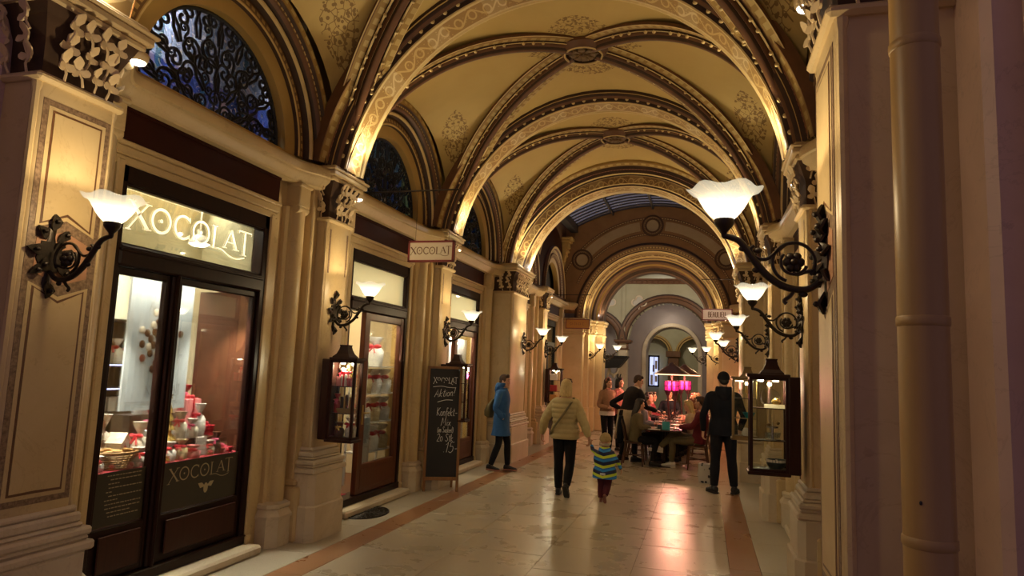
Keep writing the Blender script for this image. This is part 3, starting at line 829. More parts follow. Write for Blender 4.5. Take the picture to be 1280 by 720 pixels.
# ------------------------------------------------------------------ court with the glass roof
for s in (-1, 1):
    for Yc, H in ((15.65, 1.30), (18.75, 1.55)):
        prof = [(.78, 2.80), (.78, 2.66), (.90, 2.65), (.91, 2.60), (1.00, 2.58), (1.02, 2.62), (1.10, 2.61), (1.12, 2.55), (1.17, 2.54), (1.19, 2.62), (2.0, 2.66)]
        q = B(s); q.sweep(side_arc_frames(0, Yc, 4.0, 0, PI, 28), [(r * H / 1.35 if r < 1.5 else r, u) for r, u in prof], [0, 1, 2, 3, 2, 1, 2, 4, 2, 5])
        st('wall_arch', q, [MAT[k] for k in ('gold_plain', 'wall_warm', 'moulding_brown', 'egg_band', 'gold_light', 'fascia_red')], walls[s], 40)
        q = B(s); q.box(2.86, 2.9, Yc - 1.3, Yc + 1.3, 3.9, 5.4); st('blind_window', q, MAT['iron_black'], walls[s])
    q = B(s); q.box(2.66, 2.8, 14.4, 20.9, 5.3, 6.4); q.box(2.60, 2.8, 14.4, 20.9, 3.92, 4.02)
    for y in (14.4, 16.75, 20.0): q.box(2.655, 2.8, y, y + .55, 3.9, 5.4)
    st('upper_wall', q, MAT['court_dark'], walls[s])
    q = B(s)   # upper bracket capitals that carry the roof beam
    for y in (17.0, 20.1):
        q.box(2.45, 2.7, y - .16, y + .16, 5.55, 5.72, 0, .02); q.box(2.40, 2.7, y - .2, y + .2, 5.72, 5.80, 0, .015); q.box(2.34, 2.7, y - .24, y + .24, 5.80, 5.88, 0, .015)
        q.loft([[(2.7, y - .1, 4.75), (2.66, y - .1, 4.75), (2.66, y + .1, 4.75), (2.7, y + .1, 4.75)], [(2.7, y - .13, 5.1), (2.6, y - .13, 5.1), (2.6, y + .13, 5.1), (2.7, y + .13, 5.1)], [(2.7, y - .15, 5.55), (2.5, y - .15, 5.55), (2.5, y + .15, 5.55), (2.7, y + .15, 5.55)]])
        for dz in (5.2, 5.33, 5.46):
            for dy in (-.1, 0, .1): q.ball((2.5 + (5.46 - dz) * .4, y + dy, dz), .04, 6, 4)
    st('roof_bracket', q, MAT['gold_band'], walls[s])
# glazed barrel roof: curved bars across, panes between
def zroof(x): return 6.28 + .62 * (1 - (x / 2.35) ** 2)
q = B(); q.box(-2.5, -2.28, 14.3, 20.6, 6.12, 6.36); q.box(2.28, 2.5, 14.3, 20.6, 6.12, 6.36)
roof = q.build('glass_roof', MAT['roof_metal']); roof['kind'] = 'structure'; roof['label'] = 'dark glazed barrel roof over the court with close curved glazing bars'
bar = B(); npt = 14
xs = [-2.3 + 4.6 * i / npt for i in range(npt + 1)]
bar.loft([[(x, -.022, zroof(x) - .012), (x, .022, zroof(x) - .012), (x, .022, zroof(x) + .02), (x, -.022, zroof(x) + .02)] for x in xs])
barm = bar.mesh('glazing_bar', MAT['roof_metal'])
pane = B(); pane.sweep([(Vector((x, 0, zroof(x))), Vector((0, 1, 0)), Vector((0, 0, 1)), x) for x in xs], [(-.15, .03), (.15, .03)], 0)
panem = pane.mesh('roof_pane', MAT['roof_glass'], 30)
for i in range(21):
    y = 14.45 + i * .30
    link('glazing_bar', barm, roof, (0, y, 0)); link('roof_pane', panem, roof, (0, y + .15, 0))
q = B()
for xx in (-1.2, 0, 1.2): q.box(xx - .03, xx + .03, 14.3, 20.6, zroof(xx) - .09, zroof(xx) - .02)
st('roof_purlin', q, MAT['roof_metal'], roof)

# far arch of the court: flat gable with medallions above stepped orders
YE = 20.5
q = B(); top = [(-2.9, 6.2)] + [(x, zroof(x) + .1) for x in xs] + [(2.9, 6.2)]
n = 40; inner = [(2.05 * math.cos(PI - PI * i / n), 3.6 + 2.05 * math.sin(PI * i / n)) for i in range(n + 1)]
outer = []
for i in range(n + 1):
    t = PI - PI * i / n; d = (math.cos(t), math.sin(t)); r = 0
    while r < 6:
        x, z = d[0] * r, 3.6 + d[1] * r
        if abs(x) > 2.9 or z > (zroof(max(-2.35, min(2.35, x))) + .1): break
        r += .02
    outer.append((d[0] * r, 3.6 + d[1] * r))
for i in range(n):
    q.add([(inner[i][0], YE, inner[i][1]), (inner[i + 1][0], YE, inner[i + 1][1]), (outer[i + 1][0], YE, outer[i + 1][1]), (outer[i][0], YE, outer[i][1])], [(0, 1, 2, 3)])
wall_far = q.build('wall_far', MAT['gable_paint']); wall_far['kind'] = 'structure'; wall_far['label'] = 'painted gable wall with round medallions over the far court arch'
def band(R0, R1, t0, t1, y, thick, m_, name, zc=3.6, n=40):
    q = B(); fr = arc_frames(0, zc, y, 2.0, t0, t1, n)
    q.sweep(fr, [(0, R0 - 2), (-thick, R0 - 2), (-thick, R1 - 2), (0, R1 - 2)], 0); return st(name, q, m_, wall_far, 40)
band(2.56, 2.84, R_(44), R_(82), YE, .012, MAT['gable_panel'], 'painted_panel'); band(2.56, 2.84, R_(98), R_(136), YE, .012, MAT['gable_panel'], 'painted_panel')
for r in (2.44, 2.93): band(r - .035, r + .035, R_(22), R_(158), YE, .015, MAT['bead_band'], 'painted_border')
for a in (38, 90, 142):
    c_ = (2.70 * math.cos(R_(a)), 3.6 + 2.70 * math.sin(R_(a)))
    q = B()
    fr = [(Vector((c_[0], YE, c_[1])), Vector((math.cos(t), 0, math.sin(t))), Vector((0, -1, 0)), t * .3) for t in [2 * PI * i / 28 for i in range(29)]]
    q.sweep(fr, [(.33, 0), (.33, .02), (.28, .035), (.26, .02), (.235, .02), (.22, .03), (.19, .03), (.17, .015), (0.001, .02)], [0, 0, 1, 1, 0, 0, 1, 2])
    st('medallion', q, [MAT['gable_line'], MAT['bead_band'], MAT['gable_panel']], wall_far, 40)
# stepped orders of the far arch and the passage behind it
st3 = [(0, 2.32), (-.02, 2.32), (-.04, 2.25), (-.02, 2.22), (0.0, 2.10), (.03, 2.07), (.06, 2.05), (.30, 2.05), (.33, 2.03), (.36, 1.97), (.40, 1.93), (.62, 1.93), (.66, 1.90), (.68, 1.84), (.80, 1.80), (.85, 1.80), (.88, 1.74), (1.15, 1.72), (1.2, 1.62), (1.3, 1.60), (1.7, 1.60), (1.72, 2.4)]
ringarch(YE, st3, ['moulding_brown', 'moulding_dark', 'moulding_brown', 'egg_band', 'moulding_dark', 'gold_light', 'gold_plain', 'moulding_brown', 'carved_frieze', 'gold_light', 'moulding_brown', 'gold_plain', 'moulding_dark', 'moulding_brown', 'moulding_dark', 'gold_plain',
          'moulding_brown', 'moulding_dark', 'moulding_brown', 'moulding_dark', 'stone'], 'far_arch', 3.46)
for s in (-1, 1):
    q = B(s)
    for u, y0, y1 in ((2.05, 20.5, 20.9), (1.93, 20.85, 21.25), (1.80, 21.2, 21.45), (1.60, 21.6, 22.3)):
        q.box(u, 3.2, y0, y1, 0, 3.30); q.box(u - .03, 3.2, y0 - .03, y1 + .03, 0, .75, 0, .02); q.box(u - .03, 3.2, y0 - .03, y1 + .03, 2.95, 3.02, 0, .02)
        q.box(u - .05, 3.2, y0 - .05, y1 + .05, 3.30, 3.38, 0, .02); q.box(u - .08, 3.2, y0 - .08, y1 + .08, 3.38, 3.46, 0, .02)
    st('arch_pier', q, MAT['stone'], walls[s])
    q = B(s)
    for y in (20.62, 21.0, 21.3, 21.75):
        for dz in (3.06, 3.14, 3.22): q.ball((2.0 - (y - 20.6) * .36, y - .1, dz), .045, 6, 4)
    st('capital_leaves', q, MAT['capital_leaf'], walls[s])

# ------------------------------------------------------------------ hall beyond: pale wall, dark and pale arches
YB = 27.0
def arched_wall(name, Y, x0, x1, z1, holes, m_, thick=.4, parent=None, n=20):
    """wall in the XZ plane with round-headed openings: holes = (xc, half width, springing z)"""
    q = B(); xs_ = sorted({x0, x1} | {h[0] + d for h in holes for d in (-h[1], h[1])})
    def col(xa, xb, lo):  # fill above lo(x)
        m2 = 20 if lo else 1
        for i in range(m2):
            a, c = xa + (xb - xa) * i / m2, xa + (xb - xa) * (i + 1) / m2
            za, zc_ = (lo(a), lo(c)) if lo else (0, 0)
            q.add([(a, Y, za), (c, Y, zc_), (c, Y, z1), (a, Y, z1)], [(0, 1, 2, 3)])
            if lo: q.add([(a, Y, za), (a, Y + thick, za), (c, Y + thick, zc_), (c, Y, zc_)], [(0, 1, 2, 3)])
    for i in range(len(xs_) - 1):
        xa, xb = xs_[i], xs_[i + 1]; mid = (xa + xb) / 2
        h = next((h for h in holes if abs(mid - h[0]) < h[1]), None)
        col(xa, xb, (lambda x, h=h: h[2] + math.sqrt(max(0, h[1] ** 2 - (x - h[0]) ** 2))) if h else None)
    for h in holes:
        for e in (-1, 1):
            x = h[0] + e * h[1]; q.add([(x, Y, 0), (x, Y + thick, 0), (x, Y + thick, h[2]), (x, Y, h[2])], [(0, 1, 2, 3)])
    o = q.build(name, m_, parent)
    if not parent: o['kind'] = 'structure'
    return o
def proj_x(px, py, Y):  # (only used once, to set the hall's axis) image column -> x at depth Y
    d = rt * ((px - 640) / F_PX) + dn * ((py - 360) / F_PX) + fw
    return 1.55 + d.x * Y / d.y, 1.85 + d.z * Y / d.y
AX = .14
wb = arched_wall('wall_hall', YB, -4.5, 4.5, 5.55, [(AX, 1.55, 3.05), (-2.75, .95, 3.05)], MAT['wall_olive'], .5); wb['label'] = 'pale olive hall wall with trefoils and a dark-banded arch'
q = B()
for (xc, r, zc) in ((AX, 1.55, 3.05), (-2.75, .95, 3.05)):
    fr = arc_frames(xc, zc, YB, r, 0, PI, 30)
    q.sweep(fr, [(0, 0.36), (-.05, .36), (-.07, .30), (-.06, .22), (-.03, .20), (-.05, .05), (-.02, 0), (.5, 0)], [0, 0, 1, 0, 1, 0, 0])
st('arch_band', q, [MAT['moulding_dark'], MAT['moulding_brown']], wb, 40)
q = B()
q.box(-1.74, -1.38, YB - .16, YB + .3, 0, 2.75, 0, .02); q.box(-1.80, -1.32, YB - .22, YB + .3, 0, .7, 0, .02)
q.box(-1.78, -1.34, YB - .20, YB + .3, 2.75, 2.80, 1, .01); q.box(-1.72, -1.40, YB - .14, YB + .3, 2.80, 3.0, 0, .01); q.box(-1.86, -1.26, YB - .26, YB + .3, 3.0, 3.05, 1, .01); q.box(-1.90, -1.22, YB - .3, YB + .3, 3.05, 3.13, 1, .01)
for e in (-1.74, -1.38):
    for dz in (2.83, 2.9, 2.97): q.ball((e, YB - .17, dz), .05, 6, 4, 1)
q.box(1.66, 2.1, YB - .16, YB + .3, 0, 3.1, 0, .02)
st('hall_pier', q, [MAT['stone_pale'], MAT['moulding_brown']], wb)
q = B(); q.box(-1.62, -1.50, YB - .05, YB, 3.2, 5.4); st('wall_strip', q, MAT['wall_olive'], wb)
q = B(); q.box(-4.5, 4.5, YB - .12, YB, 5.36, 5.50); q.box(-4.5, 4.5, YB - .2, YB, 5.50, 5.56)
for i in range(44): q.box(-4.4 + i * .2, -4.28 + i * .2, YB - .18, YB, 5.40, 5.48)
st('hall_cornice', q, MAT['moulding_brown'], wb)
def trefoil(xc, zc, k=.26):
    q = B(); pts = []
    for lobe, (a, rr) in enumerate(((150, 1), (30, 1))): pass
    base = []
    for ca, cz, r0, r1 in ((-.62, 0, 250, 110), (0, .55, 195, -15), (.62, 0, 70, -70)):
        for i in range(9):
            t = R_(r0 + (r1 - r0) * i / 8); base.append((ca + .58 * math.cos(t), cz + .58 * math.sin(t)))
    base += [(.16, -.62), (0, -1.1), (-.16, -.62)]
    pts = [(xc + k * x, zc + k * z) for x, z in base]; cx_, cz_ = xc, zc
    inn = [(xc + (x - xc) * .80, zc + (z - zc) * .80) for x, z in pts]
    m2 = len(pts)
    v = [(x, YB - .05, z) for x, z in pts] + [(x, YB - .05, z) for x, z in inn] + [(x, YB, z) for x, z in pts] + [(x, YB + .0, z) for x, z in inn]
    f = []
    for i in range(m2):
        j = (i + 1) % m2
        f += [(i, j, m2 + j, m2 + i), (2 * m2 + i, 2 * m2 + j, j, i), (m2 + i, m2 + j, 3 * m2 + j, 3 * m2 + i)]
    q.add(v, f, 0); q.add([(x, YB - .004, z) for x, z in inn], [tuple(range(m2))], 1)
    return st('trefoil', q, [MAT['stone_pale'], MAT['plaster_grey']], wb)
trefoil(-.97, 4.62); trefoil(-2.18, 4.62)
w2 = arched_wall('wall_inner', 28.6, -4.5, 4.5, 5.55, [(AX + .10, 1.04, 2.75)], MAT['wall_lavender'], 1.2); w2['label'] = 'lavender-grey inner wall with a plain round arch'
q = B(); fr = arc_frames(AX + .10, 2.75, 28.6, 1.04, 0, PI, 28)
q.sweep(fr, [(0, .16), (-.05, .15), (-.05, .03), (-.02, 0), (.3, 0)], 0)
q.box(AX + .10 - 1.20, AX + .10 - 1.04, 28.55, 28.6, 0, 2.75); q.box(AX + .10 + 1.04, AX + .10 + 1.20, 28.55, 28.6, 0, 2.75); st('arch_trim', q, MAT['stone_pale'], w2, 40)
YD = 35.0
w3 = arched_wall('wall_end', YD, -3.2, 3.2, 6, [(-.95, .72, 2.9), (1.05, .72, 2.9)], MAT['wall_olive'], .3); w3['label'] = 'olive end wall with two round-headed bays beside a pier'
q = B(); q.box(-.22, .30, YD - .35, YD, 0, 2.7, 0, .03); q.box(-.32, .40, YD - .45, YD, 2.7, 3.0, 0, .03); q.box(-.30, .38, YD - .42, YD, 0, .6, 0, .03); st('end_pier', q, MAT['moulding_brown'], w3)
q = B()
for xc in (-.95, 1.05):
    q.sweep(arc_frames(xc, 2.9, YD, .72, 0, PI, 24), [(0, .22), (-.10, .20), (-.12, .12), (-.08, .08), (-.10, .02), (-.02, 0), (.25, 0)], [0, 0, 1, 0, 1, 0])
st('end_arch', q, [MAT['gold_plain'], MAT['moulding_brown']], w3, 40)
q = B(); q.box(-3.2, 3.2, YD + .5, YD + .6, 0, 6); st('end_backing', q, MAT['wall_olive'], w3)
# hall sides and ceilings
q = B(); q.box(-4.6, -4.5, 22, 36, 0, 5.6); q.box(4.5, 4.6, 22, 36, 0, 5.6); q.box(-4.6, -2.4, 22.1, 22.25, 0, 6.4); q.box(2.4, 4.6, 22.1, 22.25, 0, 6.4); q.box(-3.2, -3.1, 28, 36, 0, 6); q.box(3.1, 3.2, 28, 36, 0, 6); q.box(-3.2, 3.2, 28.6, 36, 6, 6.1)
q.box(-4.6, 4.6, 22, 36, 6.3, 6.4) if False else None
o = q.build('wall_hall_side', MAT['wall_olive']); o['kind'] = 'structure'; o['label'] = 'side walls and ceiling of the hall behind the court'
# back walls behind the shops so that no daylight leaks in
for s in (-1, 1):
    q = B(s); q.box(5.3, 5.4, 2.4, 21, 0, 6.4); q.box(3.1, 5.4, 2.45, 21, 3.75, 3.85); q.box(3.3, 5.4, 2.45, 2.55, 0, 6.4); q.box(3.1, 5.4, 20.8, 20.9, 0, 6.4); q.box(3.1, 5.4, 2.45, 21, 6.3, 6.4)
    for y in (6.62, 10.0, 13.72, 17.0): q.box(2.86, 5.3, y - .06, y + .06, 0, 3.8)
    st('shop_partition', q, MAT['wall_warm'], walls[s])

# ------------------------------------------------------------------ entrance piers' outer sides
q = B(-1)
q.box(2.32, 4.2, 2.72, 3.0, 0, 7, 0, .02)
o = q.build('wall_front_left', MAT['stone_pink']); o['kind'] = 'structure'; o['label'] = 'shaded outer pier face beside the nearest left pillar'
q = B(); q.box(-3.0, -2.2, -2.0, 2.15, 0, 7); o = q.build('wall_street', MAT['stone_pink']); o['kind'] = 'structure'; o['label'] = 'added unseen wall that shades the left entrance pier'  # added out of view to keep sky light off the left pier face
light('pier_fill_spot', 'SPOT', (-2.7, 2.35, 4.4), 110, (1, .78, .46), .1, (Vector((2.6, 2.75, 2.2)) - Vector((-2.7, 2.35, 4.4))).to_track_quat('-Z', 'Y').to_euler(), R_(36), blend=.9)  # added unseen spot that warms the side strips of the right pier
q = B(1); q.box(2.27, 4.2, 2.96, 3.3, 0, 7, 0, .012)
q.box(2.50, 4.2, 2.66, 2.98, 0, 7, 0, .03)
q.box(2.62, 4.2, 2.50, 2.68, 0, 7, 0, .03)
o = q.build('wall_front_right', MAT['stone_pink']); o['kind'] = 'structure'; o['label'] = 'shaded stepped outer pier face right of the drainpipe'

# ------------------------------------------------------------------ real light sources of the vaults (uplights behind the abaci)
for s in (-1, 1):
    for Y, u in ((PIL[(s, 0)], 1.86), (6.62, 2.10), (10.0, 2.10), (13.3, 1.97), (13.95, 1.97), (20.62, 1.87), (21.6, 1.6)):
        zl = 4.0 if Y < 13 else 3.6 if Y > 20 else 3.98; f_ = 1.0 if Y < 20 else .35
        light('uplight', 'SPOT', (s * u, Y, zl), UP_W * .8 * f_, (1, .82, .54), .06, Euler((PI, 0, 0)), R_(110), blend=.8)
        light('uplight_foot', 'POINT', (s * (u + .07), Y, zl + .03), UP_W * .032 * f_, (1, .93, .84), .03)
        light('uplight_far', 'SPOT', (s * (u + .25), Y + .38, 3.95), UP_W * .5, (1, .74, .42), .03, Euler((PI, 0, 0)), R_(130), blend=.8) if Y < 12 else None

# added unseen fill lights that brighten the hall behind the court
for x, y, z, e in ((-2.0, 24.0, 4.6, 90), (2.0, 24.0, 4.6, 90), (-.3, 31.5, 4.9, 110), (.14, 27.9, 3.9, 8)):
    if e: light('hall_fill', 'POINT', (x, y, z), e, (1, .86, .66), .15)

# lit showcase window in the end wall, dark awning by the hall's left doorway
WIN[0] += 1
w_ = empty('window_%d' % WIN[0], (0, 0, 0)); w_['kind'] = 'structure'; w_['label'] = 'narrow bluish lit window in the end wall'
q = B(); q.box(-1.22, -1.14, YD + .06, YD + .16, 1.20, 2.78); q.box(-.74, -.66, YD + .06, YD + .16, 1.20, 2.78); q.box(-1.22, -.66, YD + .06, YD + .16, 2.70, 2.78); q.box(-1.22, -.66, YD + .06, YD + .16, 1.20, 1.28); q.box(-.94, -.91, YD + .06, YD + .12, 1.28, 2.7); q.build('frame', MAT['iron_black'], w_)
q = B(); q.box(-1.14, -.74, YD + .14, YD + .15, 1.28, 2.70); q.build('lit_pane', MAT['window_blue'], w_)
for i, (x, z, a, h) in enumerate(((-1.10, 1.30, .12, .5), (-1.0, 1.95, .10, .35), (-.88, 1.45, .12, .30), (-.88, 2.1, .11, .42))):
    q = B(); q.box(x, x + a, YD + .12, YD + .138, z, z + h); q.build('display_card', MAT['wall_lavender'], w_)
t = empty('awning', (0, 0, 0)); tag(t, 'black canopy with a carved white bracket by the far left doorway', 'awning')
q = B(); q.prism([(-2.75, 2.48), (-1.30, 2.42), (-1.62, 2.03), (-2.75, 1.95)], 'y', 26.0, 26.72); q.build('canopy', MAT['iron_black'], t)
q = B(); q.box(-2.75, -1.28, 25.96, 26.74, 2.42, 2.48); q.build('top_edge', MAT['iron_black'], t)
q = B(); q.tube([(-2.02, 26.35, 1.98), (-1.95, 26.3, 1.80), (-1.82, 26.3, 1.74), (-1.70, 26.32, 1.84), (-1.66, 26.4, 2.0)], .05, 8); q.tube([(-2.02, 26.35, 1.98), (-2.08, 26.35, 1.6), (-2.05, 26.4, 1.2), (-2.05, 26.4, 0)], .04, 8); q.ball((-1.82, 26.3, 1.72), (.07, .05, .09), 8, 6); q.build('bracket', MAT['stone_pale'], t, smooth=60)
# ================================================================== LETTERING
def ell(cx, cy, rx, ry, a0, a1, n=18):
    return [(cx + rx * math.cos(R_(a0 + (a1 - a0) * i / n)), cy + ry * math.sin(R_(a0 + (a1 - a0) * i / n))) for i in range(n + 1)]
# (advance, [(polyline, width)]) for the roman capitals of the shop's name
SERIF = {
 'X': (.78, [([(.02, 1), (.70, 0)], .13), ([(.66, 1), (.34, .52), (-.02, -.12)], .055), ([(-.08, .985), (.17, .985)], .035), ([(.52, .985), (.78, .985)], .035), ([(-.12, -.12), (.10, -.12)], .035), ([(.56, .015), (.84, .015)], .035)]),
 'O': (.92, [(ell(.42, .5, .36, .47, 0, 360, 26), .09), (ell(.42, .5, .035, .035, 0, 360, 8), .07)]),
 'C': (.80, [(ell(.42, .5, .36, .47, 42, 318, 22), .09), ([(.68, .98), (.68, .74)], .035), ([(.70, .26), (.70, .06)], .03)]),
 'L': (.62, [([(.12, 1), (.12, .02)], .11), ([(0, .985), (.26, .985)], .035), ([(-.02, .015), (.30, .015)], .04), (cr([(.20, .02), (.55, .0), (.95, -.20), (1.35, -.25), (1.75, -.12)], 6), .05)]),
 'A': (.74, [([(.34, 1), (.04, .14)], .05), ([(.34, 1), (.66, .14)], .11), ([(.16, .42), (.54, .42)], .035), ([(-.06, .14), (.16, .14)], .03), ([(.52, .14), (.80, .14)], .03)]),
 'T': (.70, [([(.34, 1.1), (.34, -.02)], .11), ([(.0, 1.1), (.70, 1.1)], .05), ([(.01, 1.11), (.01, .98)], .03), ([(.69, 1.11), (.69, .98)], .03), ([(.22, -.01), (.47, -.01)], .03)]),
}
HAND = {
 'X': (.8, [[(0, 1), (.6, 0)], [(.6, 1), (0, 0)]]), 'O': (.8, [ell(.33, .45, .3, .45, 90, 450, 14)]), 'C': (.75, [ell(.36, .45, .32, .45, 50, 310, 12)]),
 'L': (.6, [[(.05, 1), (.05, 0), (.5, 0)]]), 'A': (.72, [[(0, 0), (.3, 1), (.6, 0)], [(.1, .35), (.5, .35)]]), 'T': (.7, [[(.3, 1), (.3, 0)], [(0, 1), (.62, 1)]]),
 'k': (.5, [[(.05, 1), (.05, 0)], [(.38, .55), (.05, .25), (.4, 0)]]), 't': (.4, [cr([(.18, .9), (.15, .2), (.22, .02), (.35, .06)], 4), [(.02, .62), (.34, .62)]]),
 'i': (.25, [[(.08, .5), (.08, .06), (.18, 0)], [(.09, .70), (.10, .74)]]), 'o': (.5, [ell(.2, .26, .18, .26, 90, 450, 10)]), 'n': (.5, [[(.05, .52), (.05, 0)], cr([(.05, .35), (.2, .53), (.34, .42), (.36, 0)], 4)]),
 '!': (.3, [[(.12, 1.1), (.10, .30)], [(.10, .08), (.11, .02)]]), 'K': (.7, [[(.08, 1), (.08, 0)], [(.55, 1), (.08, .48), (.6, 0)]]),
 'f': (.4, [cr([(.40, .92), (.26, 1.0), (.17, .8), (.16, -.25)], 4), [(.02, .55), (.34, .55)]]), 'e': (.46, [[(.04, .28), (.36, .32)] + ell(.2, .26, .17, .25, 15, 300, 10)]), '-': (.5, [[(.08, .35), (.42, .37)]]),
 'M': (.85, [cr([(0, 0), (.06, .1), (.14, 1)], 3), [(.14, 1), (.36, .3), (.6, 1), (.68, 0)]]), 'x': (.45, [[(.02, .5), (.36, 0)], [(.36, .5), (.0, 0)]]), '(': (.35, [ell(.45, .4, .35, .65, 130, 230, 8)]), ')': (.35, [ell(-.15, .4, .35, .65, 50, -50, 8)]),
 'm': (.7, [[(.05, .5), (.05, 0)], cr([(.05, .35), (.17, .52), (.28, .4), (.28, 0)], 4), cr([(.28, .35), (.42, .52), (.52, .4), (.54, 0)], 4)]), 'S': (.65, [cr([(.5, .85), (.3, 1), (.08, .8), (.3, .52), (.5, .25), (.28, 0), (.02, .15)], 4)]),
 'a': (.5, [ell(.2, .25, .17, .25, 60, 420, 10), [(.37, .5), (.37, .06), (.45, 0)]]), 'c': (.42, [ell(.22, .26, .18, .26, 50, 310, 10)]), 'r': (.36, [[(.05, .5), (.05, 0)], cr([(.05, .32), (.16, .5), (.30, .48)], 4)]), 'l': (.25, [[(.08, 1), (.08, .05), (.17, 0)]]),
 '2': (.6, [cr([(.03, .8), (.25, 1), (.46, .78), (.3, .4), (.0, 0)], 4) + [(.52, 0)]]), '0': (.6, [ell(.22, .32, .2, .32, 90, 450, 12)]), '1': (.42, [[(.0, .72), (.24, 1), (.16, 0)]]), '5': (.6, [[(.50, 1), (.14, 1), (.08, .58)], cr([(.08, .58), (.4, .58), (.44, .2), (.2, -.03), (-.02, .1)], 4)]),
 '.': (.2, [[(.04, .02), (.05, .06)]]), ' ': (.35, []), 'B': (.52, [[(.05, 1), (.05, 0)], cr([(.05, 1), (.34, .95), (.34, .62), (.05, .54)], 4), cr([(.05, .54), (.42, .48), (.42, .06), (.05, 0)], 4)]), 'E': (.46, [[(.40, 1), (.05, 1), (.05, 0), (.40, 0)], [(.05, .52), (.32, .52)]]),
 'U': (.52, [[(.05, 1), (.05, .2)] + ell(.23, .18, .18, .18, 180, 360, 8) + [(.41, .2), (.41, 1)]]), 'I': (.22, [[(.08, 1), (.08, 0)]]), 'F': (.5, [[(.42, 1), (.06, 1), (.06, 0)], [(.06, .52), (.34, .52)]]),
}
def ribbon(q, pts, w, P, mi=0):
    """flat stroke along 2-D points; P maps (x, z) to space"""
    n = len(pts); L = []; R2 = []
    for i in range(n):
        a, c = pts[max(0, i - 1)], pts[min(n - 1, i + 1)]
        dx, dz = c[0] - a[0], c[1] - a[1]; l = math.hypot(dx, dz) or 1; nx, nz = -dz / l * w / 2, dx / l * w / 2
        L.append(P(pts[i][0] + nx, pts[i][1] + nz)); R2.append(P(pts[i][0] - nx, pts[i][1] - nz))
    q.add(L + R2, [(i, i + 1, n + i + 1, n + i) for i in range(n - 1)], mi)
def write_serif(q, P, x0, z0, h, text='XOCOLAT', sx=1.0, wk=1.0):
    x = x0
    for ch in text:
        adv, strokes = SERIF[ch]
        for pts, w in strokes: ribbon(q, [(x + px * h * sx, z0 + pz * h) for px, pz in pts], w * h * wk, P)
        x += adv * h * sx
    return x
def write_hand(q, P, x0, z0, h, text, w, slant=0.0, sx=1.0, rise=0.0):
    x = x0
    for ch in text:
        adv, strokes = HAND[ch]
        for pts in strokes: ribbon(q, [(x + (px + slant * pz) * h * sx, z0 + pz * h + rise * (x - x0)) for px, pz in pts], w, P)
        x += adv * h * sx
    return x
def width(text, h, T, sx=1.0): return sum(T[c][0] for c in text) * h * sx

def vinyl_mat():
    m_, nt, b = nodes('letter_white'); nt.nodes.remove(b); out = nt.nodes['Material Output']
    d = N(nt, 'ShaderNodeBsdfDiffuse'); d.inputs[0].default_value = (.9, .88, .80, 1); tl = N(nt, 'ShaderNodeBsdfTranslucent'); tl.inputs[0].default_value = (.95, .93, .85, 1)
    a = N(nt, 'ShaderNodeAddShader'); nt.links.new(d.outputs[0], a.inputs[0]); nt.links.new(tl.outputs[0], a.inputs[1]); nt.links.new(a.outputs[0], out.inputs[0])
mat('chalk', (.75, .74, .70), .9); mat('slate', (.012, .012, .012), .55, bmp=.05); mat('print_grey', (.22, .22, .24), .7); vinyl_mat()
mat('letter_gold', (.40, .34, .20), .5); mat('letter_brown', (.13, .06, .03), .6); mat('sign_face', (.55, .47, .33), .5); mat('sign_face_pink', (.58, .46, .40), .5); mat('sign_amber', (.48, .21, .03), .5)
mat('sign_red', (.16, .02, .018), .4); mat('oak', (.30, .15, .05), .4, c2=(.22, .10, .03), scale=6, stretch=(8, 8, .6)); mat('vitrine_wood', (.042, .015, .010), .4, spec=.2, c2=(.028, .010, .007), scale=5, stretch=(6, 6, .6))
mat('vitrine_gold', (.22, .15, .06), .4, .3)
glass_mat('pane_glass', (.96, .97, .95), .10); glass_mat('transom_glass', (.95, .96, .92), .08, frost=.35, fcol=(.80, .80, .66)); glass_mat('crystal', (.93, .96, .96), .25)
mat('film_dark', (.030, .026, .018), .35)

# ================================================================== WALL LAMPS
def shade_mat():
    m_, nt, b = nodes('tulip_glass'); nt.nodes.remove(b); out = nt.nodes['Material Output']
    sp = N(nt, 'ShaderNodeSeparateXYZ'); nt.links.new(coord(nt), sp.inputs[0])
    mr = N(nt, 'ShaderNodeMapRange'); mr.inputs[1].default_value = .17; mr.inputs[2].default_value = .335; nt.links.new(sp.outputs[2], mr.inputs[0])
    st_ = ramp(nt, mr.outputs[0], [(0, (.6, .6, .6)), (.2, (1, 1, 1)), (.5, (.62, .62, .62)), (.75, (.33, .33, .33)), (1, (.20, .20, .20))])
    em = N(nt, 'ShaderNodeEmission'); em.inputs[0].default_value = (1, .86, .60, 1)
    nt.links.new(mth(nt, 'MULTIPLY', st_, 2.9), em.inputs[1])
    tl = N(nt, 'ShaderNodeBsdfTranslucent'); tl.inputs[0].default_value = (.012, .011, .009, 1)
    gl = N(nt, 'ShaderNodeBsdfGlossy'); gl.inputs[1].default_value = .25; gl.inputs[0].default_value = (.08, .08, .08, 1)
    a1 = N(nt, 'ShaderNodeAddShader'); a2 = N(nt, 'ShaderNodeAddShader')
    nt.links.new(em.outputs[0], a1.inputs[0]); nt.links.new(tl.outputs[0], a1.inputs[1]); nt.links.new(a1.outputs[0], a2.inputs[0]); nt.links.new(gl.outputs[0], a2.inputs[1])
    tp = N(nt, 'ShaderNodeBsdfTransparent'); tp.inputs[0].default_value = (1, .96, .88, 1); mx = N(nt, 'ShaderNodeMixShader'); mx.inputs[0].default_value = .34
    nt.links.new(a2.outputs[0], mx.inputs[1]); nt.links.new(tp.outputs[0], mx.inputs[2]); nt.links.new(mx.outputs[0], out.inputs[0])
shade_mat()
mat('bulb', (1, .9, .7), .4, emit=14, ecol=(1, .88, .62))
LM = {}
GM = {}
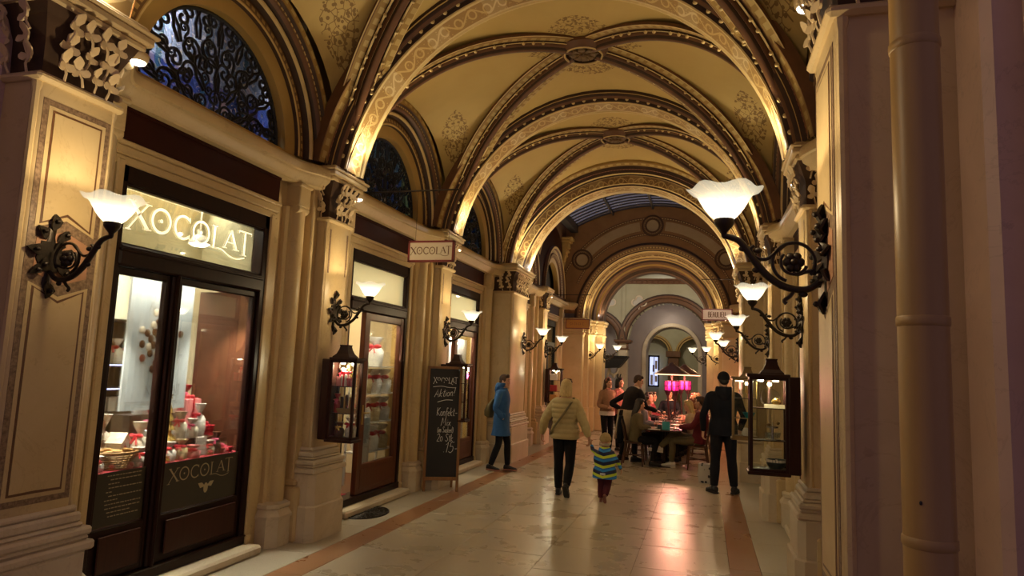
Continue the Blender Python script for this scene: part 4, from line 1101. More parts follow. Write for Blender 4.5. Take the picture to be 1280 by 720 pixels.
def lamp_meshes():
    q = B()      # back plate: cluster of cast leaves on a spindle
    q.loft([[(x, .024 * w * math.cos(a), z + 0 * a) if False else (x + .012 * math.sin(a), .030 * w * math.cos(a), z) for a in [PI * i / 6 for i in range(7)]] for x, w, z in ((0, .3, -.21), (0, 1.1, -.16), (.0, .7, -.10), (0, 1.5, -.02), (0, 1.5, .05), (0, .8, .11), (0, 1.0, .16), (0, .2, .20))])
    q.add([(x, y, z) for x in (-.001, .012) for y, z in ((-.05, -.09), (.05, -.09), (.085, -.02), (.06, .08), (-.06, .08), (-.085, -.02))], [(5, 4, 3, 2, 1, 0), (6, 7, 8, 9, 10, 11)] + [(i, (i + 1) % 6, 6 + (i + 1) % 6, 6 + i) for i in range(6)])
    lr = random.Random(2)
    for (y, z, a, k) in ((0, .17, 90, 1.0), (.05, .11, 50, .9), (-.05, .11, 130, .9), (.075, .02, 10, 1.0), (-.075, .02, 170, 1.0), (.065, -.07, -40, .9), (-.065, -.07, 220, .9), (0, -.17, -90, 1.0), (.03, .05, 60, .8), (-.03, -.03, 230, .8)):
        ca, sa = math.cos(R_(a)), math.sin(R_(a))
        pts = [(-.03, 0, .01), (.0, .024, .03), (.03, .030, .045), (.062, .012, .03), (.075, 0, .02), (.062, -.012, .03), (.03, -.030, .045), (0, -.024, .03)]
        top = [(h, y + k * (ca * p - sa * w), z + k * (sa * p + ca * w)) for p, w, h in pts]
        q.loft([[(h - .012, y_, z_) for h, y_, z_ in top], top])
        q.ball((.045, y + ca * .03, z + sa * .03), .014, 6, 4)
    LM['backplate'] = q.mesh('backplate', MAT['iron'], 50)
    q = B()
    arm = cr([(.02, 0, -.09), (.08, 0, -.135), (.17, 0, -.125), (.25, 0, -.07), (.31, 0, .01), (.365, 0, .085), (.43, 0, .11)], 5)
    q.tube(arm, [.013 + .004 * math.sin(i / len(arm) * PI) for i in range(len(arm))], 8)
    for x, z, a in ((.19, -.105, 250), (.275, -.04, 330), (.30, .03, 150), (.10, -.14, 260), (.335, .06, 320)):
        q.ball((x + .018 * math.cos(R_(a)), 0, z + .018 * math.sin(R_(a))), (.020, .012, .014), 6, 4)
    q.tube(cr([(.13, 0, -.135), (.15, 0, -.165), (.175, 0, -.185), (.165, 0, -.20)], 4), .009, 6)
    LM['arm'] = q.mesh('arm', MAT['iron'], 60)
    q = B()
    ring = [(.135 + .088 * math.cos(t), 0, -.015 + .088 * math.sin(t)) for t in [R_(-70 + 290 * i / 26) for i in range(27)]]
    q.tube(ring, .008, 6)
    q.tube(cr([(.165, 0, .068), (.21, 0, .03), (.25, 0, .0), (.295, 0, .01), (.315, 0, .045), (.30, 0, .062)], 4), .008, 6)
    q.tube(cr([(.055, 0, -.05), (.09, 0, -.06), (.12, 0, -.07), (.14, 0, -.06)], 4), .008, 6)
    q.tube([(.135 + .055 * math.cos(t), .012, -.015 + .055 * math.sin(t)) for t in [R_(200 + 200 * i / 14) for i in range(15)]], .007, 6)
    LM['scroll'] = q.mesh('scroll', MAT['iron'], 60)
    q = B()
    for k in range(6):
        a = k * PI / 3; q.ball((.135 + .026 * math.cos(a), 0, -.015 + .026 * math.sin(a)), (.022, .022, .022), 7, 5)
    q.ball((.135, 0, -.015), (.02, .03, .02), 8, 6)
    LM['rosette'] = q.mesh('rosette', MAT['iron'], 60)
    q = B(); q.lathe([(.004, .095), (.012, .105), (.014, .125), (.035, .15), (.044, .165), (.044, .19), (.038, .192)], 16, 0, (.43, 0, 0))
    LM['holder'] = q.mesh('holder', MAT['iron'], 50)
    q = B()
    prof = [(.036, .178), (.046, .188), (.066, .208), (.088, .236), (.106, .266), (.121, .292), (.140, .312), (.160, .322), (.166, .325)]
    wv = lambda t, a: ((.007 * t ** 4) * math.cos(6 * a), .010 * t ** 3 * math.cos(6 * a + .5))
    q.lathe(prof, 36, 0, (.43, 0, 0), caps=False, wave=wv)
    LM['glass_shade'] = q.mesh('glass_shade', MAT['tulip_glass'], 180)
    q = B(); q.lathe([(.012, .178), (.018, .19), (.026, .205), (.024, .222), (.012, .232), (.0, .234)], 12, 0, (.43, 0, 0)); LM['bulb'] = q.mesh('bulb', MAT['bulb'], 180)
lamp_meshes()
def sconce(s, u, Y, label, z=2.38, w=1.0):
    t = empty('wall_lamp', (s * u, Y, z), 0 if s < 0 else PI)
    tag(t, label, 'lamp', 'tulip wall lamps')
    bp = link('backplate', LM['backplate'], t); arm = link('arm', LM['arm'], t); sc = link('scroll', LM['scroll'], arm); link('rosette', LM['rosette'], sc)
    h = link('holder', LM['holder'], t); link('glass_shade', LM['glass_shade'], t); link('bulb', LM['bulb'], h)
    light('lamp_light', 'POINT', (.43, 0, .250), LAMP_W * w, WARM, .025, parent=t)
    return t
for a in ((-1, 2.06, 2.95, 'iron scroll wall lamp with tulip glass on the nearest left pillar, beside the display window'),
          (-1, 2.40, 6.64, 'iron scroll wall lamp with tulip glass above the left chocolate display case'),
          (-1, 2.40, 10.0, 'iron scroll wall lamp with tulip glass above the chalkboard'),
          (-1, 2.18, 13.95, 'iron scroll wall lamp with tulip glass on the wide left pier above the blue coat', 2.38, 1.7),
          (-1, 2.40, 17.0, 'wall lamp with tulip glass left of the amber hanging sign', 2.38, 1.7),
          (-1, 2.02, 21.0, 'wall lamp with tulip glass on the far left arch pier, nearer of two', 2.38, 1.7),
          (-1, 1.60, 21.95, 'wall lamp with tulip glass on the far left arch pier, farther of two', 2.38, 1.7),
          (1, 2.06, 3.19, 'large black scroll wall lamp with tulip glass on the nearest right pillar'),
          (1, 2.40, 6.64, 'iron scroll wall lamp with tulip glass above the nearest right display case'),
          (1, 2.40, 10.0, 'iron scroll wall lamp with tulip glass just right of the BEAULIEU sign'),
          (1, 2.18, 13.95, 'small tulip wall lamp under the BEAULIEU sign', 2.38, 1.7),
          (1, 2.40, 17.0, 'small tulip wall lamp behind the BEAULIEU sign, over the diners', 2.38, 1.7),
          (1, 2.02, 21.0, 'tiny tulip wall lamp on the far right arch pier', 2.38, 1.7),
          (1, 1.60, 21.95, 'farthest tulip wall lamp at the right end of the arcade', 2.38, 1.7)): sconce(*a)

# ================================================================== SHOP FRONTS
DOOR = [0]
def shopfront(s, Yc, kind, w=.89, y0=None):
    """dark wooden shop front in a 1.78 m opening: frame, transom, doors or window below"""
    WIN[0] += 1
    root = empty('window_%d' % WIN[0], (0, 0, 0)); root['kind'] = 'structure'
    y0, y1 = (y0 or Yc - w), Yc + w; ug = 2.735
    def P(n, fn, m_, parent=root, smooth=None):
        q = B(s); fn(q); return q.build(n, m_, parent, smooth=smooth)
    def frame(q):
        for a, c in ((y0, y0 + .10), (y1 - .10, y1)): q.box(2.68, 2.80, a, c, .12, 3.28, 0, .01)
        q.box(2.68, 2.80, y0, y1, 3.13, 3.28, 0, .01)
        q.box(2.665, 2.81, y0 + .08, y1 - .08, 2.50, 2.665, 0, .015); q.box(2.655, 2.70, y0 + .08, y1 - .08, 2.61, 2.64, 0, .008)
        q.box(2.70, 2.745, y0 + .10, y1 - .10, 2.655, 2.68); q.box(2.70, 2.745, y0 + .10, y1 - .10, 3.115, 3.14)
    wood = MAT['dark_wood'] if kind == 'display' else MAT['red_wood']
    P('frame', frame, MAT['dark_wood'])
    P('transom_pane', lambda q: q.box(ug, ug + .008, y0 + .10, y1 - .10, 2.66, 3.13), MAT['pane_glass' if kind == 'display' else 'transom_glass'])
    P('doorstep', lambda q: q.box(2.50, 2.95, y0 - .02, y1 + .02, 0, .085, 0, .02), MAT['stone_pale'])
    P('threshold', lambda q: q.box(2.66, 2.9, y0, y1, .085, .17, 0, .01), MAT['dark_wood'])
    if kind == 'display':
        root['label'] = 'tall dark wooden shop window with white XOCOLAT lettering on its upper pane'
        ym = 4.63
        for (a, c) in ((y0 + .10, ym - .05), (ym + .05, y1 - .10)):
            def leaf(q, a=a, c=c):
                for p_, r_ in ((a, a + .04), (c - .04, c)): q.box(2.71, 2.77, p_, r_, .17, 2.50, 0, .008)
                q.box(2.713, 2.767, a + .01, c - .01, 2.44, 2.498, 0, .008); q.box(2.713, 2.767, a + .01, c - .01, .172, .55, 0, .008)
            f = P('leaf_frame', leaf, MAT['dark_wood'])
            P('pane', lambda q, a=a, c=c: q.box(ug, ug + .008, a + .04, c - .04, .55, 2.45), MAT['pane_glass'], f)
            P('panel', lambda q, a=a, c=c: (q.box(2.685, 2.70, a + .08, c - .08, .23, .50, 0, .01)), MAT['panel_wood'], f)
            P('film', lambda q, a=a, c=c: q.box(ug - .004, ug - .001, a + .045, c - .045, .56, .955), MAT['film_dark'], f)
        P('mullion', lambda q: (q.box(2.685, 2.80, ym - .05, ym + .05, .17, 2.50, 0, .012), q.tube([(2.68, ym, .17), (2.68, ym, 2.5)], .018, 8)), MAT['dark_wood'])
        PL = lambda a, z: (2.731, a, z)
        q = B(s); write_serif(q, lambda x, z: (2.732, x, z), 4.12, 2.825, .205, sx=1.30, wk=1.1); q.build('white_lettering', MAT['letter_white'], root)
        q = B(s); write_serif(q, lambda x, z: (2.7275, x, z), 4.79, .790, .112, sx=1.28, wk=1.0); q.build('gold_lettering', MAT['letter_gold'], root)
        q = B(s)   # little winged cocoa pod below the lettering
        for e in (-1, 1): q.prism([(5.24 + e * .01, .70), (5.24 + e * .05, .735), (5.24 + e * .10, .735), (5.24 + e * .07, .69)][::e], 'x', 2.7268, 2.7275)
        q.prism([(5.24 + .028 * math.cos(t), .685 + .045 * math.sin(t)) for t in [2 * PI * i / 10 for i in range(10)]], 'x', 2.7266, 2.7275); q.build('gold_emblem', MAT['letter_gold'], root)
        q = B(s); lr = random.Random(4)   # rows of small print
        for r_ in range(11):
            x, z = 4.16 + lr.uniform(0, .05), .925 - r_ * .030
            while x < 4.49:
                w_ = lr.uniform(.012, .035); q.box(2.7268, 2.7275, x, x + w_, z, z + .007); x += w_ + .008
                if lr.random() < .06: break
        q.build('small_print', MAT['letter_gold'], root)
    else:
        root['label'] = {'door': 'open red-brown shop door under a frosted upper pane, beside the left display case', 'door_white': 'shop door with white boards behind its glass, behind the chalkboard'}.get(kind, 'dark wooden shop door with glass panes')
        ym = y0 + .52
        a, c = ym, y1 - .10
        def leaf(q):
            for p_, r_ in ((a, a + .14), (c - .10, c)): q.box(2.695, 2.765, p_, r_, .17, 2.50, 0, .008)
            q.box(2.698, 2.762, a + .02, c - .02, 2.40, 2.498, 0, .008); q.box(2.698, 2.762, a + .02, c - .02, .172, .54, 0, .008)
            q.box(2.69, 2.70, a + .10, c - .08, .24, .48, 0, .006)
        f = P('door_leaf', leaf, wood)
        P('pane', lambda q: q.box(ug - .01, ug, a + .12, c - .08, .53, 2.42), MAT['pane_glass'], f)
        P('handle', lambda q: (q.box(2.68, 2.70, a + .04, a + .08, 1.05, 1.30, 0, .008), q.tube([(2.69, a + .06, 1.2), (2.64, a + .06, 1.2), (2.64, a + .14, 1.2)], .010, 8)), MAT['brass'], f)
        # second leaf folded inwards
        def leaf2(q):
            q.X = Matrix.Translation((2.77, y0 + .12, 0)) @ Matrix.Rotation(R_(-16), 4, 'Z')
            q.box(0, .46, -.03, .03, .17, .9, 0, .008); q.box(0, .46, -.03, .03, 2.36, 2.48, 0, .008); q.box(0, .09, -.03, .03, .17, 2.48, 0, .008); q.box(.37, .46, -.03, .03, .17, 2.48, 0, .008)
            q.X = None
        P('door_leaf', leaf2, wood)
        if kind == 'door_white': P('board', lambda q: q.box(2.96, 2.98, a + .25, c + .2, .30, 2.36), MAT['white_enamel'])
    # room behind
    def room(q):
        q.box(4.4, 4.45, Yc - 1.6, Yc + 1.6, 0, 3.6); q.box(2.9, 4.4, Yc - 1.6, Yc + 1.6, 3.5, 3.55)
    P('shop_wall', room, MAT['shop_cream'])
    P('shop_floor', lambda q: q.box(2.9, 4.4, Yc - 1.6, Yc + 1.6, -.01, .10), MAT['red_wood'])
    return root
mat('shop_cream', (.72, .66, .48), .7, c2=(.66, .60, .42), scale=2)
mat('bulkhead_paint', (.40, .38, .26), .8, c2=(.36, .34, .23), scale=2)
mat('tube_white', (1, 1, .95), .4, emit=11, ecol=(1, .90, .66))
mat('partition_wood', (.085, .030, .013), .5, c2=(.058, .019, .008), scale=5, stretch=(7, 7, .5), spec=.2); mat('poster_white', (.40, .45, .49), .35); mat('choc', (.10, .040, .02), .3, c2=(.06, .022, .012), scale=20); mat('choc_red', (.22, .06, .04), .3); mat('choc_white', (.62, .55, .45), .35); mat('cloth_red', (.26, .008, .022), .7)
mat('wicker', (.30, .16, .05), .6, bmp=.5, bsc=90); mat('cello', (.70, .66, .56), .18, c2=(.52, .46, .38), scale=40, spec=.8); mat('cello_cream', (.72, .60, .38), .2, c2=(.52, .38, .18), scale=30, spec=.8); mat('cello_white', (.80, .78, .74), .2, c2=(.55, .5, .46), scale=40, spec=.8); mat('card_white', (.80, .78, .72), .6)
mat('ribbon_red', (.50, .015, .03), .3); mat('ribbon_pink', (.62, .06, .16), .3); mat('box_red', (.38, .02, .03), .4); mat('box_pink', (.62, .20, .20), .4); mat('biscuit', (.50, .27, .08), .7); mat('teal', (.02, .25, .30), .3); mat('teal_dark', (.02, .05, .06), .3); mat('gold_foil', (.62, .42, .12), .25, .8); mat('blue_led', (.4, .45, 1), .4, emit=3, ecol=(.45, .5, 1)); mat('shelf_dark', (.06, .035, .02), .5); mat('porcelain', (.80, .78, .72), .25); mat('silver', (.6, .6, .6), .25, .9)

shopfront(-1, 4.91, 'display', y0=3.93); shopfront(-1, 8.31, 'door'); shopfront(-1, 11.62, 'door_white')
for Yc in (4.91, 8.31, 11.62): shopfront(1, Yc, 'plain')
for s in (-1, 1):
    for y0, y1 in ((15.1, 16.2), (17.8, 19.75)):
        q = B(s); q.box(2.72, 2.80, y0, y0 + .12, 0, 3.28); q.box(2.72, 2.80, y1 - .12, y1, 0, 3.28); q.box(2.72, 2.80, y0, y1, 2.5, 2.64); q.box(2.72, 2.80, y0, y1, 3.1, 3.28); q.box(2.72, 2.80, y0, y1, 0, .5); q.box(2.72, 2.80, (y0 + y1) / 2 - .05, (y0 + y1) / 2 + .05, .5, 2.5)
        WIN[0] += 1; w_ = q.build('window_%d' % WIN[0], MAT['iron_black']); w_['kind'] = 'structure'; w_['label'] = 'dark court shop front between pilasters'
        q = B(s); q.box(2.77, 2.78, y0, y1, .5, 3.1); q.build('pane', MAT['pane_glass'], w_)
SHOP = {}
for s in (-1, 1):
    for i, Yc in enumerate((4.91, 8.31, 11.62)):
        k = (190, 60, 75)[i] if s < 0 else 14
        if s < 0 and i == 0: light('shop_light', 'AREA', (-3.95, Yc, 3.30), 170, (.92, .95, .90), .7, None, sizey=2.2)
        else: light('shop_light', 'AREA', (s * 3.7, Yc, 3.45), k, (1, .88, .62), 1.0, None, sizey=2.2)
    for Yc in (15.65, 18.75): light('shop_light', 'AREA', (s * 3.7, Yc, 3.4), 6, (1, .8, .5), .8, None, sizey=1.0)

ORD = ('first', 'second', 'third', 'fourth', 'fifth', 'sixth', 'seventh', 'eighth', 'ninth', 'tenth')
PRALINES = [(4.817, 2.204), (4.85, 2.124), (4.801, 2.098), (4.683, 2.047), (4.74, 2.025), (4.82, 2.038), (4.859, 2.006), (4.784, 1.976), (4.694, 1.928), (4.767, 1.906), (4.815, 1.925), (4.868, 1.936), (4.789, 1.852), (4.859, 1.849), (4.71, 1.81), (4.858, 1.771), (4.829, 1.719), (5.122, 2.035)]
# ---- display window of the first shop
def th(name, label, cat, loc, rz=0, group=None): return tag(empty(name, loc, rz), label, cat, group)
q = B(-1); q.box(2.79, 3.52, 4.03, 5.79, .20, .93)
plat = q.build('display_platform', MAT['shelf_dark']); tag(plat, 'low platform under a red cloth inside the display window', 'platform')
q = B(-1); q.box(2.785, 3.53, 4.035, 5.785, .93, .942, 0, .004); c_ = q.build('cloth', MAT['cloth_red'], plat)
q = B(-1); q.box(2.80, 3.46, 5.80, 5.83, .17, 2.50); o = q.build('partition_panel', MAT['partition_wood']); o['kind'] = 'structure'; o['label'] = 'tall reddish wooden side panel inside the display window'
q = B(-1); q.box(2.82, 3.45, 4.03, 5.80, 2.58, 2.61); q.box(3.42, 3.45, 4.03, 5.79, 2.61, 3.45); q.box(2.82, 4.3, 5.72, 5.75, 2.62, 3.4); o = q.build('bulkhead', MAT['bulkhead_paint']); o['kind'] = 'structure'; o['label'] = 'pale cream bulkhead behind the lettered upper pane'
light('transom_fill', 'AREA', (-3.30, 4.9, 3.40), 26, (1, .92, .72), .25, (0, R_(-62), 0), sizey=1.5); light('transom_fill', 'AREA', (-3.1, 4.9, 3.42), 9, (1, .90, .66), .3, None, sizey=1.4)  # added area lights: one backlights the lettering, one washes the bulkhead
t = th('tube_lamp', 'bright tube lamp along the top of the display window', 'lamp', (0, 0, 0))
q = B(-1); q.box(2.86, 2.93, 4.15, 5.35, 2.535, 2.58); q.build('housing', MAT['white_enamel'], t)
q = B(-1); q.box(2.865, 2.925, 4.18, 5.32, 2.515, 2.535); q.build('tube', MAT['tube_white'], t)
light('tube_light', 'AREA', (-2.86, 4.9, 2.48), 11, (1, .93, .75), .14, (0, R_(38), 0), sizey=1.6)
t = th('dome_lamp', 'small white dome lamp hanging behind the XOCOLAT lettering', 'lamp', (-3.2, 5.42, 2.93))
q = B(); q.lathe([(.10, 0), (.10, .02), (.06, .075), (.03, .09), (.03, .14)], 18); q.build('dome', MAT['white_enamel'], t, smooth=50)
q = B(); q.lathe([(.0, -.03), (.06, -.022), (.095, .0)], 18, caps=False); q.build('diffuser', MAT['tube_white'], t, smooth=60); q = B(); q.tube([(0, 0, .14), (0, 0, .5)], .008, 6); q.build('stem', MAT['white_enamel'], t)
for y_ in (4.20, 5.55): light('display_fill_spot', 'SPOT', (-2.84, y_, 2.46), 250, (1, .92, .74), .03, Vector((-.17, 0, -1.45)).to_track_quat('-Z', 'Y').to_euler(), R_(78), blend=.7)  # added spots without fixtures, aimed down to brighten the goods
# poster with pralines
t = th('poster', 'tall pale blue poster of scattered chocolates behind the display window', 'poster', (0, 0, 0))
q = B(-1); q.box(3.05, 3.07, 4.53, 5.25, 1.37, 2.52); q.build('board', MAT['poster_white'], t)
lr = random.Random(11)
for (y, z) in PRALINES:
    mk = lr.choice(('choc', 'choc', 'choc_red', 'choc_white', 'choc'))
    if mk not in GM:
        q = B(-1); q.loft([[(3.05 - d, r_ * math.cos(a), r_ * 1.08 * math.sin(a)) for a in [2 * PI * i / 14 for i in range(14)]] for r_, d in ((.031, -.001), (.031, .003), (.022, .008), (.008, .010))]); GM[mk] = q.mesh('printed_praline', MAT[mk], 60)
    link('printed_praline', GM[mk], t, (0, y, z))
q = B(-1); PP = lambda x, z: (3.047, x, z)
write_hand(q, PP, 4.73, 2.21, .08, 'Feine', .006, .25); write_serif(q, PP, 4.77, 1.50, .075); 
for i in range(26): q.box(3.0465, 3.047, 4.57 + i * .024, 4.57 + i * .024 + .016, 1.435, 1.441)
o = q.build('poster_lettering', MAT['print_grey'], t); o['kind'] = 'stuff'
# gift goods
def gm(key, fn, m_, smooth=None):
    if key not in GM:
        q = B(); fn(q); GM[key] = q.mesh(key, m_, smooth)
    return GM[key]
def gift_bag(label, loc, h=.20, w=.12, m_='cello', bow='ribbon_red', rz=0, group=None):
    t = th('gift_bag', label, 'gift bag', loc, rz, group)
    def body(q):
        rng_ = random.Random(int(h * 1000) + len(m_)); R = []
        for z, k in ((0, .92), (.25, 1.05), (.50, .98), (.62, .70), (.68, .28), (.74, .34), (.88, .75), (1.0, .95)):
            R.append([(w * .5 * k * math.cos(a) * (1 + .10 * math.cos(5 * a + z * 7) + rng_.uniform(-.05, .05)), w * .42 * k * math.sin(a) * (1 + rng_.uniform(-.06, .06)), z * h) for a in [2 * PI * i / 20 for i in range(20)]])
        q.loft(R)
    link('bag', gm('bag_%s_%d_%d' % (m_, h * 100, w * 100), body, MAT[m_], 70), t)
    def bw(q):
        for e in (-1, 1): q.ball((e * w * .25, -w * .28, h * .67), (w * .28, .012, w * .13), 8, 5)
        q.ball((0, -w * .30, h * .67), .014, 6, 4); q.tube([(0, -w * .3, h * .67), (w * .2, -w * .45, h * .45)], (.010), 4); q.tube([(0, -w * .3, h * .67), (-w * .2, -w * .45, h * .48)], .010, 4)
    link('bow', gm('bow_%s_%d_%d' % (bow, h * 100, w * 100), bw, MAT[bow], 60), t); return t
def gift_box(label, loc, sz, m_='box_red', ribbon=None, rz=0, lid=True, group=None):
    t = th('gift_box', label, 'box', loc, rz, group); x, y, z = sz
    link('body', gm('box_%s_%s' % (m_, sz), lambda q: q.box(-x / 2, x / 2, -y / 2, y / 2, 0, z * (.7 if lid else 1), 0, .004), MAT[m_]), t)
    if lid: link('lid', gm('lid_%s_%s' % (m_, sz), lambda q: q.box(-x / 2 - .004, x / 2 + .004, -y / 2 - .004, y / 2 + .004, z * .7, z, 0, .004), MAT[m_]), t)
    if ribbon: link('ribbon', gm('rib_%s_%s' % (ribbon, sz), lambda q: (q.box(-.009, .009, -y / 2 - .006, y / 2 + .006, -.0, z + .005), q.box(-x / 2 - .006, x / 2 + .006, -.009, .009, 0, z + .005), q.ball((.03, 0, z + .02), (.03, .012, .018), 8, 5), q.ball((-.03, 0, z + .02), (.03, .012, .018), 8, 5)), MAT[ribbon]), t)
    return t
zt = .942
gift_bag('small cellophane bag in the front left corner of the display window', (-2.90, 4.19, zt), .12, .15, 'cello_white', 'ribbon_red', .5)
t = th('basket', 'round wicker basket of biscuits at the front of the display window', 'basket', (-2.95, 4.42, zt))
q = B()
for i in range(7): q.lathe([(.105 + .008 * i - .006, .018 * i), (.112 + .008 * i, .018 * i + .009), (.105 + .008 * i - .006, .018 * i + .018)], 26, caps=False)
q.lathe([(.0, .004), (.11, .004)], 20, caps=False); q.build('weave', MAT['wicker'], t, smooth=40)
q = B()
for i in range(20):
    a = i * .9; q.tube([((.108) * math.cos(2 * PI * i / 20), (.108) * math.sin(2 * PI * i / 20), 0), (.166 * math.cos(2 * PI * i / 20), .166 * math.sin(2 * PI * i / 20), .13)], .005, 4)
q.tube([(.166 * math.cos(2 * PI * i / 24), .166 * math.sin(2 * PI * i / 24), .128) for i in range(25)], .010, 6); q.build('stakes', MAT['wicker'], t)
lr = random.Random(8)
for i in range(11):
    a = i * 2.4; r_ = .035 * math.sqrt(i) + .005
    t2 = link('biscuit', gm('biscuit', lambda q: q.lathe([(.0, 0), (.034, .002), (.038, .010), (.030, .020), (0, .024)], 12), MAT['biscuit'], 50), None, (-2.95 + r_ * math.cos(a), 4.42 + r_ * math.sin(a), zt + .105 + .012 * (i % 3)), (lr.uniform(-.5, .5), lr.uniform(-.5, .5), 0)); tag(t2, 'golden biscuit heaped in the front wicker basket', 'biscuit', 'biscuits in the basket')
def house(label, loc, rz, k=1.0):
    t = th('gingerbread_house', label, 'gingerbread house', loc, rz)
    q = B(); q.prism([(-.06 * k, 0), (.06 * k, 0), (.06 * k, .08 * k), (0, .14 * k), (-.06 * k, .08 * k)], 'x', -.06 * k, .06 * k); q.build('walls', MAT['card_white'], t)
    q = B(); q.prism([(-.078 * k, .075 * k), (0, .155 * k), (.078 * k, .075 * k), (.07 * k, .068 * k), (0, .14 * k), (-.07 * k, .068 * k)][::-1], 'x', -.075 * k, .075 * k); q.build('roof', MAT['choc_white'], t)
    q = B(); q.box(.06 * k, .064 * k, -.018 * k, .018 * k, 0, .05 * k); q.build('door', MAT['ribbon_red'], t)
    return t
house('white gingerbread house with red door behind the wicker basket', (-3.08, 4.58, zt + .10), .3, 1.0)
gift_box('low pale box under the white gingerbread house', (-3.08, 4.58, zt), (.17, .17, .10), 'card_white', None, .3)
gift_bag('clear bag of white sweets left of the gingerbread house', (-3.10, 4.36, zt), .26, .15, 'cello_white', 'ribbon_red')
gift_bag('tall cream cellophane bag leaning at the left edge of the display window', (-3.22, 4.20, zt), .36, .17, 'cello_cream', 'ribbon_red')
gift_box('dark brown pedestal box behind the sweets in the display window', (-3.22, 4.42, zt), (.20, .22, .20), 'choc', None, 0, False)
gift_bag('big ruffled dark chocolate bag on the brown pedestal box', (-3.20, 4.42, zt + .20), .30, .20, 'choc', 'ribbon_red')
gift_bag('clear bag with white top to the right of the ruffled dark bag', (-2.98, 4.70, zt), .34, .14, 'cello', 'ribbon_red')
gift_box('upright white card box before the poster foot', (-3.02, 4.80, zt), (.05, .14, .26), 'card_white', None, .2, False)
gift_box('red gift box tied with pink ribbon on top of the pile before the poster', (-2.90, 4.74, zt), (.10, .10, .06), 'box_red', 'ribbon_pink')
q = B(-1); q.box(3.22, 3.50, 4.10, 4.50, zt, zt + .36); q.box(3.30, 3.50, 4.90, 5.74, zt, zt + .36); o = q.build('back_riser', MAT['shelf_dark'], plat)
for lab, (x, y, z), h, w, mm, bw, rz in (
    ('white ruffled bag standing before the dark riser at the far left', (-3.14, 4.16, zt), .30, .14, 'cello_white', 'ribbon_red', .3), ('cream bag before the dark riser, behind the gingerbread house', (-3.19, 4.52, zt), .40, .15, 'cello', 'ribbon_red', 0),
    ('silver bag lying low right of the wicker basket', (-2.88, 4.76, zt + .06), .14, .12, 'cello_white', 'ribbon_pink', .2), ('gold-wrapped bag on the right riser beside the tall bag', (-3.36, 5.30, zt + .36), .30, .14, 'gold_foil', 'ribbon_red', 0),
    ('pale bag on the right riser, left of the crimson bag', (-3.36, 5.46, zt + .36), .36, .14, 'cello', 'ribbon_red', .4), ('crinkled white bag at the foot of the toy tree', (-2.94, 4.98, zt), .14, .10, 'cello_white', 'ribbon_red', .1),
    ('red-wrapped bag behind the toy tree', (-3.20, 5.05, zt), .46, .13, 'box_red', 'ribbon_pink', 0), ('clear bag of dark pieces between the stand box and the pane', (-2.90, 5.44, zt), .13, .11, 'choc_white', 'ribbon_red', .3)): gift_bag(lab, (x, y, z), h, w, mm, bw, rz)
for lab, (x, y, z), h, w, mm, bw, rz in (
    ('tall silver-topped bag at the back left of the display window', (-3.34, 4.24, zt + .36), .38, .17, 'cello', 'ribbon_red', .2), ('white bag with red cap at the back left, beside the silver-topped bag', (-3.32, 4.42, zt + .36), .32, .15, 'cello_white', 'ribbon_red', 0),
    ('squat bag of white sweets before the gingerbread house', (-2.86, 4.60, zt), .15, .14, 'cello_white', 'ribbon_red', .4), ('slim bag leaning on the poster foot', (-3.0, 4.88, zt), .30, .12, 'cello', 'ribbon_red', .1)): gift_bag(lab, (x, y, z), h, w, mm, bw, rz)
# right of the mullion
gift_box('long dark brown stand box in the right half of the display window', (-3.06, 5.30, zt), (.24, .50, .16), 'choc', None, 0, False)
t = th('toy_tree', 'small golden toy fir tree with a star right of the mullion', 'ornament', (-3.0, 5.02, zt + .0))
q = B()
for z, r_ in ((.16, .085), (.25, .07), (.33, .052), (.40, .036)): q.lathe([(.0, z + .11), (r_ * .45, z + .06), (r_, z), (r_ * .5, z + .01)], 12)
q.build('branches', MAT['gold_foil'], t); q = B(); q.lathe([(.06, 0), (.05, .04), (.014, .06), (.014, .2)], 10); q.build('trunk', MAT['biscuit'], t)
q = B(); q.prism([((.035 if i % 2 == 0 else .014) * math.cos(PI / 2 + i * PI / 5), .545 + (.035 if i % 2 == 0 else .014) * math.sin(PI / 2 + i * PI / 5)) for i in range(10)], 'x', -.005, .005); q.build('star', MAT['gold_foil'], t)
for lab, (x, y, z), h, w, mm, bw, rz in (
    ('red-bowed bag of pink sweets right beside the toy tree', (-3.0, 5.17, zt + .16), .24, .12, 'cello', 'ribbon_red', .2), ('short bag of dark truffles on the stand box', (-2.98, 5.30, zt + .16), .17, .11, 'choc_white', 'ribbon_pink', 0),
    ('tall clear bag with a crimson bow before the pink box', (-3.02, 5.43, zt + .16), .30, .12, 'cello_white', 'ribbon_red', -.2), ('bag of red and white canes at the glass, right of the mullion', (-2.88, 4.93, zt), .16, .12, 'cello_white', 'ribbon_red', 0),
    ('bag of brown cones in the front row right of the mullion', (-2.88, 5.07, zt), .17, .11, 'cello_cream', 'ribbon_red', .3), ('tall red-bowed bag at the back right of the display window', (-3.38, 5.12, zt + .36), .42, .19, 'cello_white', 'ribbon_red', .2), ('crimson bag at the back right, beside the pink box', (-3.36, 5.60, zt + .36), .26, .15, 'box_red', 'ribbon_pink', 0),
    ('white-topped dark figure bag at the right end of the front row', (-2.88, 5.52, zt), .20, .09, 'choc', 'ribbon_pink', 0),
    ('wrapped red bundle in the middle of the front row', (-2.86, 5.20, zt), .11, .13, 'box_pink', 'ribbon_red', .1)): gift_bag(lab, (x, y, z), h, w, mm, bw, rz)
gift_box('large upright pink gift box with a red bow behind the clear bags', (-3.14, 5.42, zt + .16), (.10, .20, .34), 'box_pink', 'ribbon_red', 0, False)
gift_box('white picture card in the front row of the display window', (-2.90, 5.34, zt), (.02, .13, .17), 'card_white', None, 0, False)
